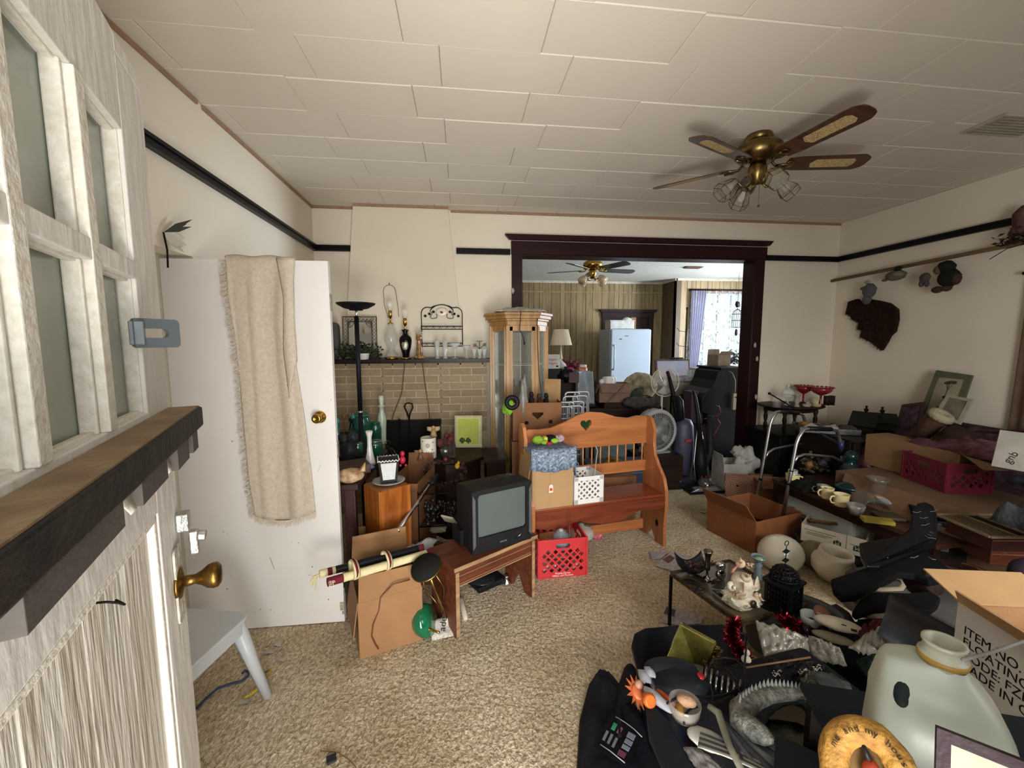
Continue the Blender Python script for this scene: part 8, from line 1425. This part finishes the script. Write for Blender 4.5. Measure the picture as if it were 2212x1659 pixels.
bagm('striped_card', 'white curved card with orange edge under the ceramic wing', [(1475, 1615), (1510, 1618), (1600, 1700), (1540, 1720)], (.42, .42, .44, .42), M('b0aca8', .5, hex2='5a5458', sc=9), .01, 'card', 8, .003)
# dragon mirror
dg = th('dragon_mirror', 'grey resin dragon sculpture curled around an oval mirror', 'sculpture', at(1640, 1560, .40), 0); O_ = dg.location.copy(); RES = M('3c4246', .5, hex2='1c2024', sc=35, bump=.9, bsc=90); RESL = M('8a8a80', .55, hex2='3c4042', sc=60, bump=.9, bsc=110)
def dl(px, py, z): return at(px, py, z) - O_
def ov(c, rx_, ry_, n=22): return [dl(c[0] + rx_ * cos(t), c[1] + ry_ * sin(t), .44) for t in [2 * pi * i / n for i in range(n)]]
slab_pts(G(), ov((1705, 1610), 62, 88)[::-1], .004).obj('mirror_glass', M('6a6658', .06, 1, var=.1, sc=3, bump=0), dg)
G().tube([p for p in ov((1705, 1612), 78, 105, 30)], .02, 8, True).obj('rim', RES, dg)
nk = [(1760, 1508), (1730, 1500), (1695, 1498), (1660, 1500), (1625, 1512), (1600, 1535), (1600, 1560), (1625, 1575), (1655, 1592), (1672, 1600)]
G().tube([dl(a, b_, .50) for a, b_ in nk], [.010, .016, .021, .025, .03, .033, .033, .032, .024, .008], 14).obj('neck_and_head', RESL, dg)
for i in range(22):
    t = i / 21 * 5.2; k = int(t); f = t - k; a, b_ = nk[k], nk[k + 1]; x, y = a[0] * (1 - f) + b_[0] * f, a[1] * (1 - f) + b_[1] * f
    p = dl(x - 3, y - 14 + (2 if i > 14 else 0), .515); s_ = .006 + .008 * min(1, i / 12); G().lathe([(s_ * .5, 0), (s_ * .4, s_), (0, s_ * 2.4)], 6, c=p).obj('spine', M('8c9490', .5, var=.2), dg)
wn_ = [(1530, 1525), (1552, 1540), (1575, 1610), (1620, 1700)]; G().tube([dl(a, b_, .50) for a, b_ in wn_], [.008, .011, .01, .009], 8).obj('wing_bone', M('8a8878', .5, var=.3), dg)
for k in range(5):
    P0 = dl(1545 + 4 * k, 1535 + 4 * k, .49); P1 = dl(1630 + 22 * k, 1720 - 14 * k, .48); P2 = dl(1655 + 22 * k, 1715 - 18 * k, .48); G().grid(lambda u, v: P0.lerp(P1.lerp(P2, v), u) + Vector((0, 0, .008 * sin(pi * v) - .004 * k)), 8, 5, .004).obj('wing_membrane', M(('3a4048', '6a6e72')[k % 2], .5, hex2='1e2228', sc=20), dg)
G().tube([dl(1640, 1590, .47), dl(1680, 1625, .46), dl(1730, 1660, .46), dl(1790, 1690, .46)], [.02, .024, .022, .02], 10).obj('foreleg', RES, dg)
d2_ = th('dragon_bust', 'second grey resin dragon sculpture with an oval stone behind the first', 'sculpture', at(1790, 1490, .44)); O2 = d2_.location.copy()
G().sph((0, 0, 0), (.075, .065, .03), 26, .35, 4).obj('body', M('4a4c46', .6, hex2='24272a', sc=30, bump=.9, bsc=70), d2_); G().sph((.0, -.005, .022), (.038, .05, .016), 20).obj('oval_stone', M('3e4648', .3, bump=0), d2_)
for k in range(9): a = 1.6 + k * .33; G().lathe([(.008, 0), (0, .03)], 6, c=(.07 * cos(a), .058 * sin(a), .0)).obj('spike', M('6a675a', .6), d2_)
one(G().box((0, 0, .20), (.56, .46, .40)), 'dark_box', M('15151a', .8, var=.4, bump=.3), 'large black cloth covered box under the dragon sculptures', 'box', (1.10, 1.13, 0), R(8), bev=.02)
# clear jug
jz = .62; jp = F(2040, 1385, .98); jg = th('plastic_jug', 'large cloudy white plastic jug with an open neck at the lower right', 'jug', (jp.x, jp.y, jz), R(-42)); JM = M('c2cabc', .35, hex2='b2bbb0', sc=4, bump=.03, alpha=.96)
wj = .125
def ring(z, a, b_, c=0, n=28): return [(c + a * abs(cos(t)) ** .6 * (1 if cos(t) >= 0 else -1), b_ * abs(sin(t)) ** .6 * (1 if sin(t) >= 0 else -1), z) for t in [2 * pi * i / n for i in range(n)]]
sec = [(0, .10, .085, 0), (.01, .112, .095, 0), (.10, .116, .098, 0), (.17, .114, .096, .002), (.21, .108, .09, -.004), (.25, .095, .076, -.010), (.28, .082, .056, -.018), (.300, .068, .04, -.024), (.310, .05, .036, -.012), (.314, .034, .034, 0)]
g = G(); n = 28; vs = []
for z, a, b_, c_ in sec: vs += ring(z, a, b_, c_, n)
fs = [(j * n + i, j * n + (i + 1) % n, (j + 1) * n + (i + 1) % n, (j + 1) * n + i) for j in range(len(sec) - 1) for i in range(n)] + [tuple(range(n))[::-1]]
g.add(vs, fs, True).obj('jug_body', JM, jg); G().lathe([(.036, .305), (.036, .318), (.040, .322), (.040, .33), (.033, .333), (.033, .352), (.036, .354), (.036, .36), (.029, .36), (.029, .32)], 28).obj('neck', M('c4c6b4', .35, bump=0), jg); G().lathe([(.0405, .318), (.0415, .324), (.0405, .33)], 28).obj('yellowed_ring', M('b08a3c', .4, bump=0), jg)
G().T((-.060, -.052, .258), rx=R(-38), ry=R(20)).sph((0, 0, 0), (.021, .014, .040), 22).obj('hand_hole_shade', M('1c2826', .6, bump=0), jg, label='dark ellipsoid painting the shade of the hand hole beside the neck')  # embedded dark ellipsoid imitates the shade in the hand hole
# stand under jug and foreground pieces
ft = th('folding_table', 'dark low table at the lower right corner under the jug and stone arch', 'table', (1.27, .66, 0), R(-20)); G().box((0, 0, jz - .012), (.80, .46, .022)).obj('tabletop', M('141c20', .6), ft, .004)
for x in (-.37, .37):
    for y in (-.2, .2): G().box((x, y, (jz - .023) / 2), (.03, .03, jz - .023)).obj('leg', IRON, ft)
one(G().box((0, 0, .045), (.42, .14, .09)), 'black_shoebox', M('101418', .6), 'low dark box on the folding table under the stone arch and maroon frame', 'box', (.82, .60, jz), R(-42), bev=.004)
# yellow stone arch with lettering
ar = th('stone_arch', 'yellow painted stone arch lettered me and my house around a red bird', 'ornament', F(1875, 1668, .80), R(-42), R(-34)); ar.scale = (.84,) * 3; YS_ = M('b8893a', .7, hex2='8a5f22', sc=22, bump=1, bsc=40)
g = G(); pts = []
for i in range(26): t = -.5 + (pi + 1.0) * i / 25; pts.append((.062 * cos(t), 0, .075 * sin(t)))
g.tube(pts, [.030 + .004 * noise.noise(Vector((i * .5, 0, 3))) for i in range(26)], 14, sx=1); g.obj('stone_ring', YS_, ar); G().box((0, .012, -.01), (.09, .01, .12)).obj('back_plate', M('6a4f22', .8), ar)
for i, chh in enumerate('me and my house'):
    if chh == ' ': continue
    a = 2.75 - i * .165; r0 = .064; text(chh, .019, M('2a1a0c', .7, bump=0), ar, (r0 * cos(a), -.0325, r0 * 1.18 * sin(a)), ry=(pi / 2 - a), al='CENTER', ext=.001)
G().sph((.005, -.008, .0), (.018, .014, .028), 14, .2).obj('red_bird', M('a0381c', .5), ar); G().tube([(.0, -.012, .025), (-.012, -.014, .055)], [.008, .003], 8).obj('dark_beak', M('1f1c1e', .4), ar)
# maroon frame lower right
mf = th('maroon_picture', 'dark maroon picture frame with a cream mat at the lower right corner', 'picture', F(2022, 1568, .93), R(-44), R(-18)); 
plate('frame_moulding', [(0, 0), (.22, 0), (.22, -.17), (0, -.17)], [[(.018, -.018), (.202, -.018), (.202, -.152), (.018, -.152)]], .014, M('2e1620', .4, var=.2), mf); G().box((.11, .004, -.085), (.19, .003, .14)).obj('cream_mat', M('bdbaa4', .6, bump=0), mf); G().box((.075, .0, -.05), (.02, .002, .004)).box((.066, 0, -.06), (.004, .002, .02)).obj('black_letter', INK, mf)
one(G().cyl((2.0, .9, 0), (2.0, .9, .01), .001), 'speck', INK, 'x', 'x') if False else None
one(G().tube([F(2080, 1425, .99), F(2140, 1410, .95), F(2212, 1385, .93)], .0035, 6), 'grey_string', M('8a8884', .8), 'thin grey string running from the jug neck to the right edge', 'string')
# black jacket with coloured patches on the carpet
jk = th('black_jacket', 'black costume jacket with rows of coloured patches lying on the carpet', 'jacket')
JB = M('12131a', .75, hex2='1e2029', sc=7, bump=.4, bsc=30)
jp_ = [(1248, 1640), (1256, 1530), (1275, 1460), (1300, 1448), (1330, 1455), (1400, 1540), (1440, 1610), (1450, 1700), (1250, 1760)]
def jf(u, v):
    L0 = lerp([(1248, 1760), (1246, 1640), (1252, 1540), (1270, 1470), (1285, 1450)], v); R0 = lerp([(1470, 1760), (1440, 1620), (1405, 1545), (1345, 1475), (1320, 1450)], v)
    p = F(L0[0] * (1 - u) + R0[0] * u, L0[1] * (1 - u) + R0[1] * u, .05); p.z = .012 + .06 * (sin(pi * min(1, u * 1.02)) ** .4) * (.8 + .35 * noise.noise(Vector((u * 5, v * 5, 2)))); return p
G().grid(jf, 30, 30, .006).obj('jacket_body', JB, jk)
def jf2(u, v):
    L0 = lerp([(1325, 1600), (1322, 1530), (1330, 1480), (1345, 1438)], v); R0 = lerp([(1352, 1600), (1350, 1530), (1372, 1490), (1378, 1445)], v); p = F(L0[0] * (1 - u) + R0[0] * u, L0[1] * (1 - u) + R0[1] * u, .07); p.z = .02 + .07 * sin(pi * u) ** .5; return p
G().grid(jf2, 12, 20, .006).obj('sleeve', JB, jk)
def patch(a, b_, w, h, col, nm='patch'):
    ax, ay = .72, .69; P = [F(a + i * w * .86 - j * h * .42, b_ + i * w * .50 + j * h * .9, .088) for i, j in ((0, 0), (0, 1), (1, 1), (1, 0))]; slab_pts(G(), P, .002 if (P[1] - P[0]).cross(P[2] - P[0]).z > 0 else -.002).obj(nm, M(col, .6, bump=0), jk)
P = [F(a, b_, .0845) for a, b_ in ((1322, 1538), (1280, 1612), (1352, 1655), (1392, 1592))]; slab_pts(G(), P, .002).obj('chest_panel', M('0c0c10', .6), jk)
for a, b_, w, h, c in ((1326, 1560, 9, 15, '3c9a72'), (1338, 1568, 9, 15, 'a0557c'), (1310, 1577, 6, 22, '7a7c86'), (1320, 1584, 6, 22, '7a7c86'), (1330, 1592, 6, 22, '7a7c86'), (1358, 1580, 18, 12, '8f97a6'), (1352, 1594, 18, 10, '8f97a6'), (1346, 1606, 18, 9, '8f97a6'), (1338, 1618, 18, 12, '7a3a5c')): patch(a, b_, w, h, c)
for pts in ([(1330, 1548), (1350, 1560), (1370, 1575), (1387, 1592)], [(1297, 1608), (1318, 1622), (1350, 1648)]): G().tube([F(a, b_, .089) for a, b_ in pts], .002, 5).obj('white_stitching', M('9a9ca4', .6), jk)
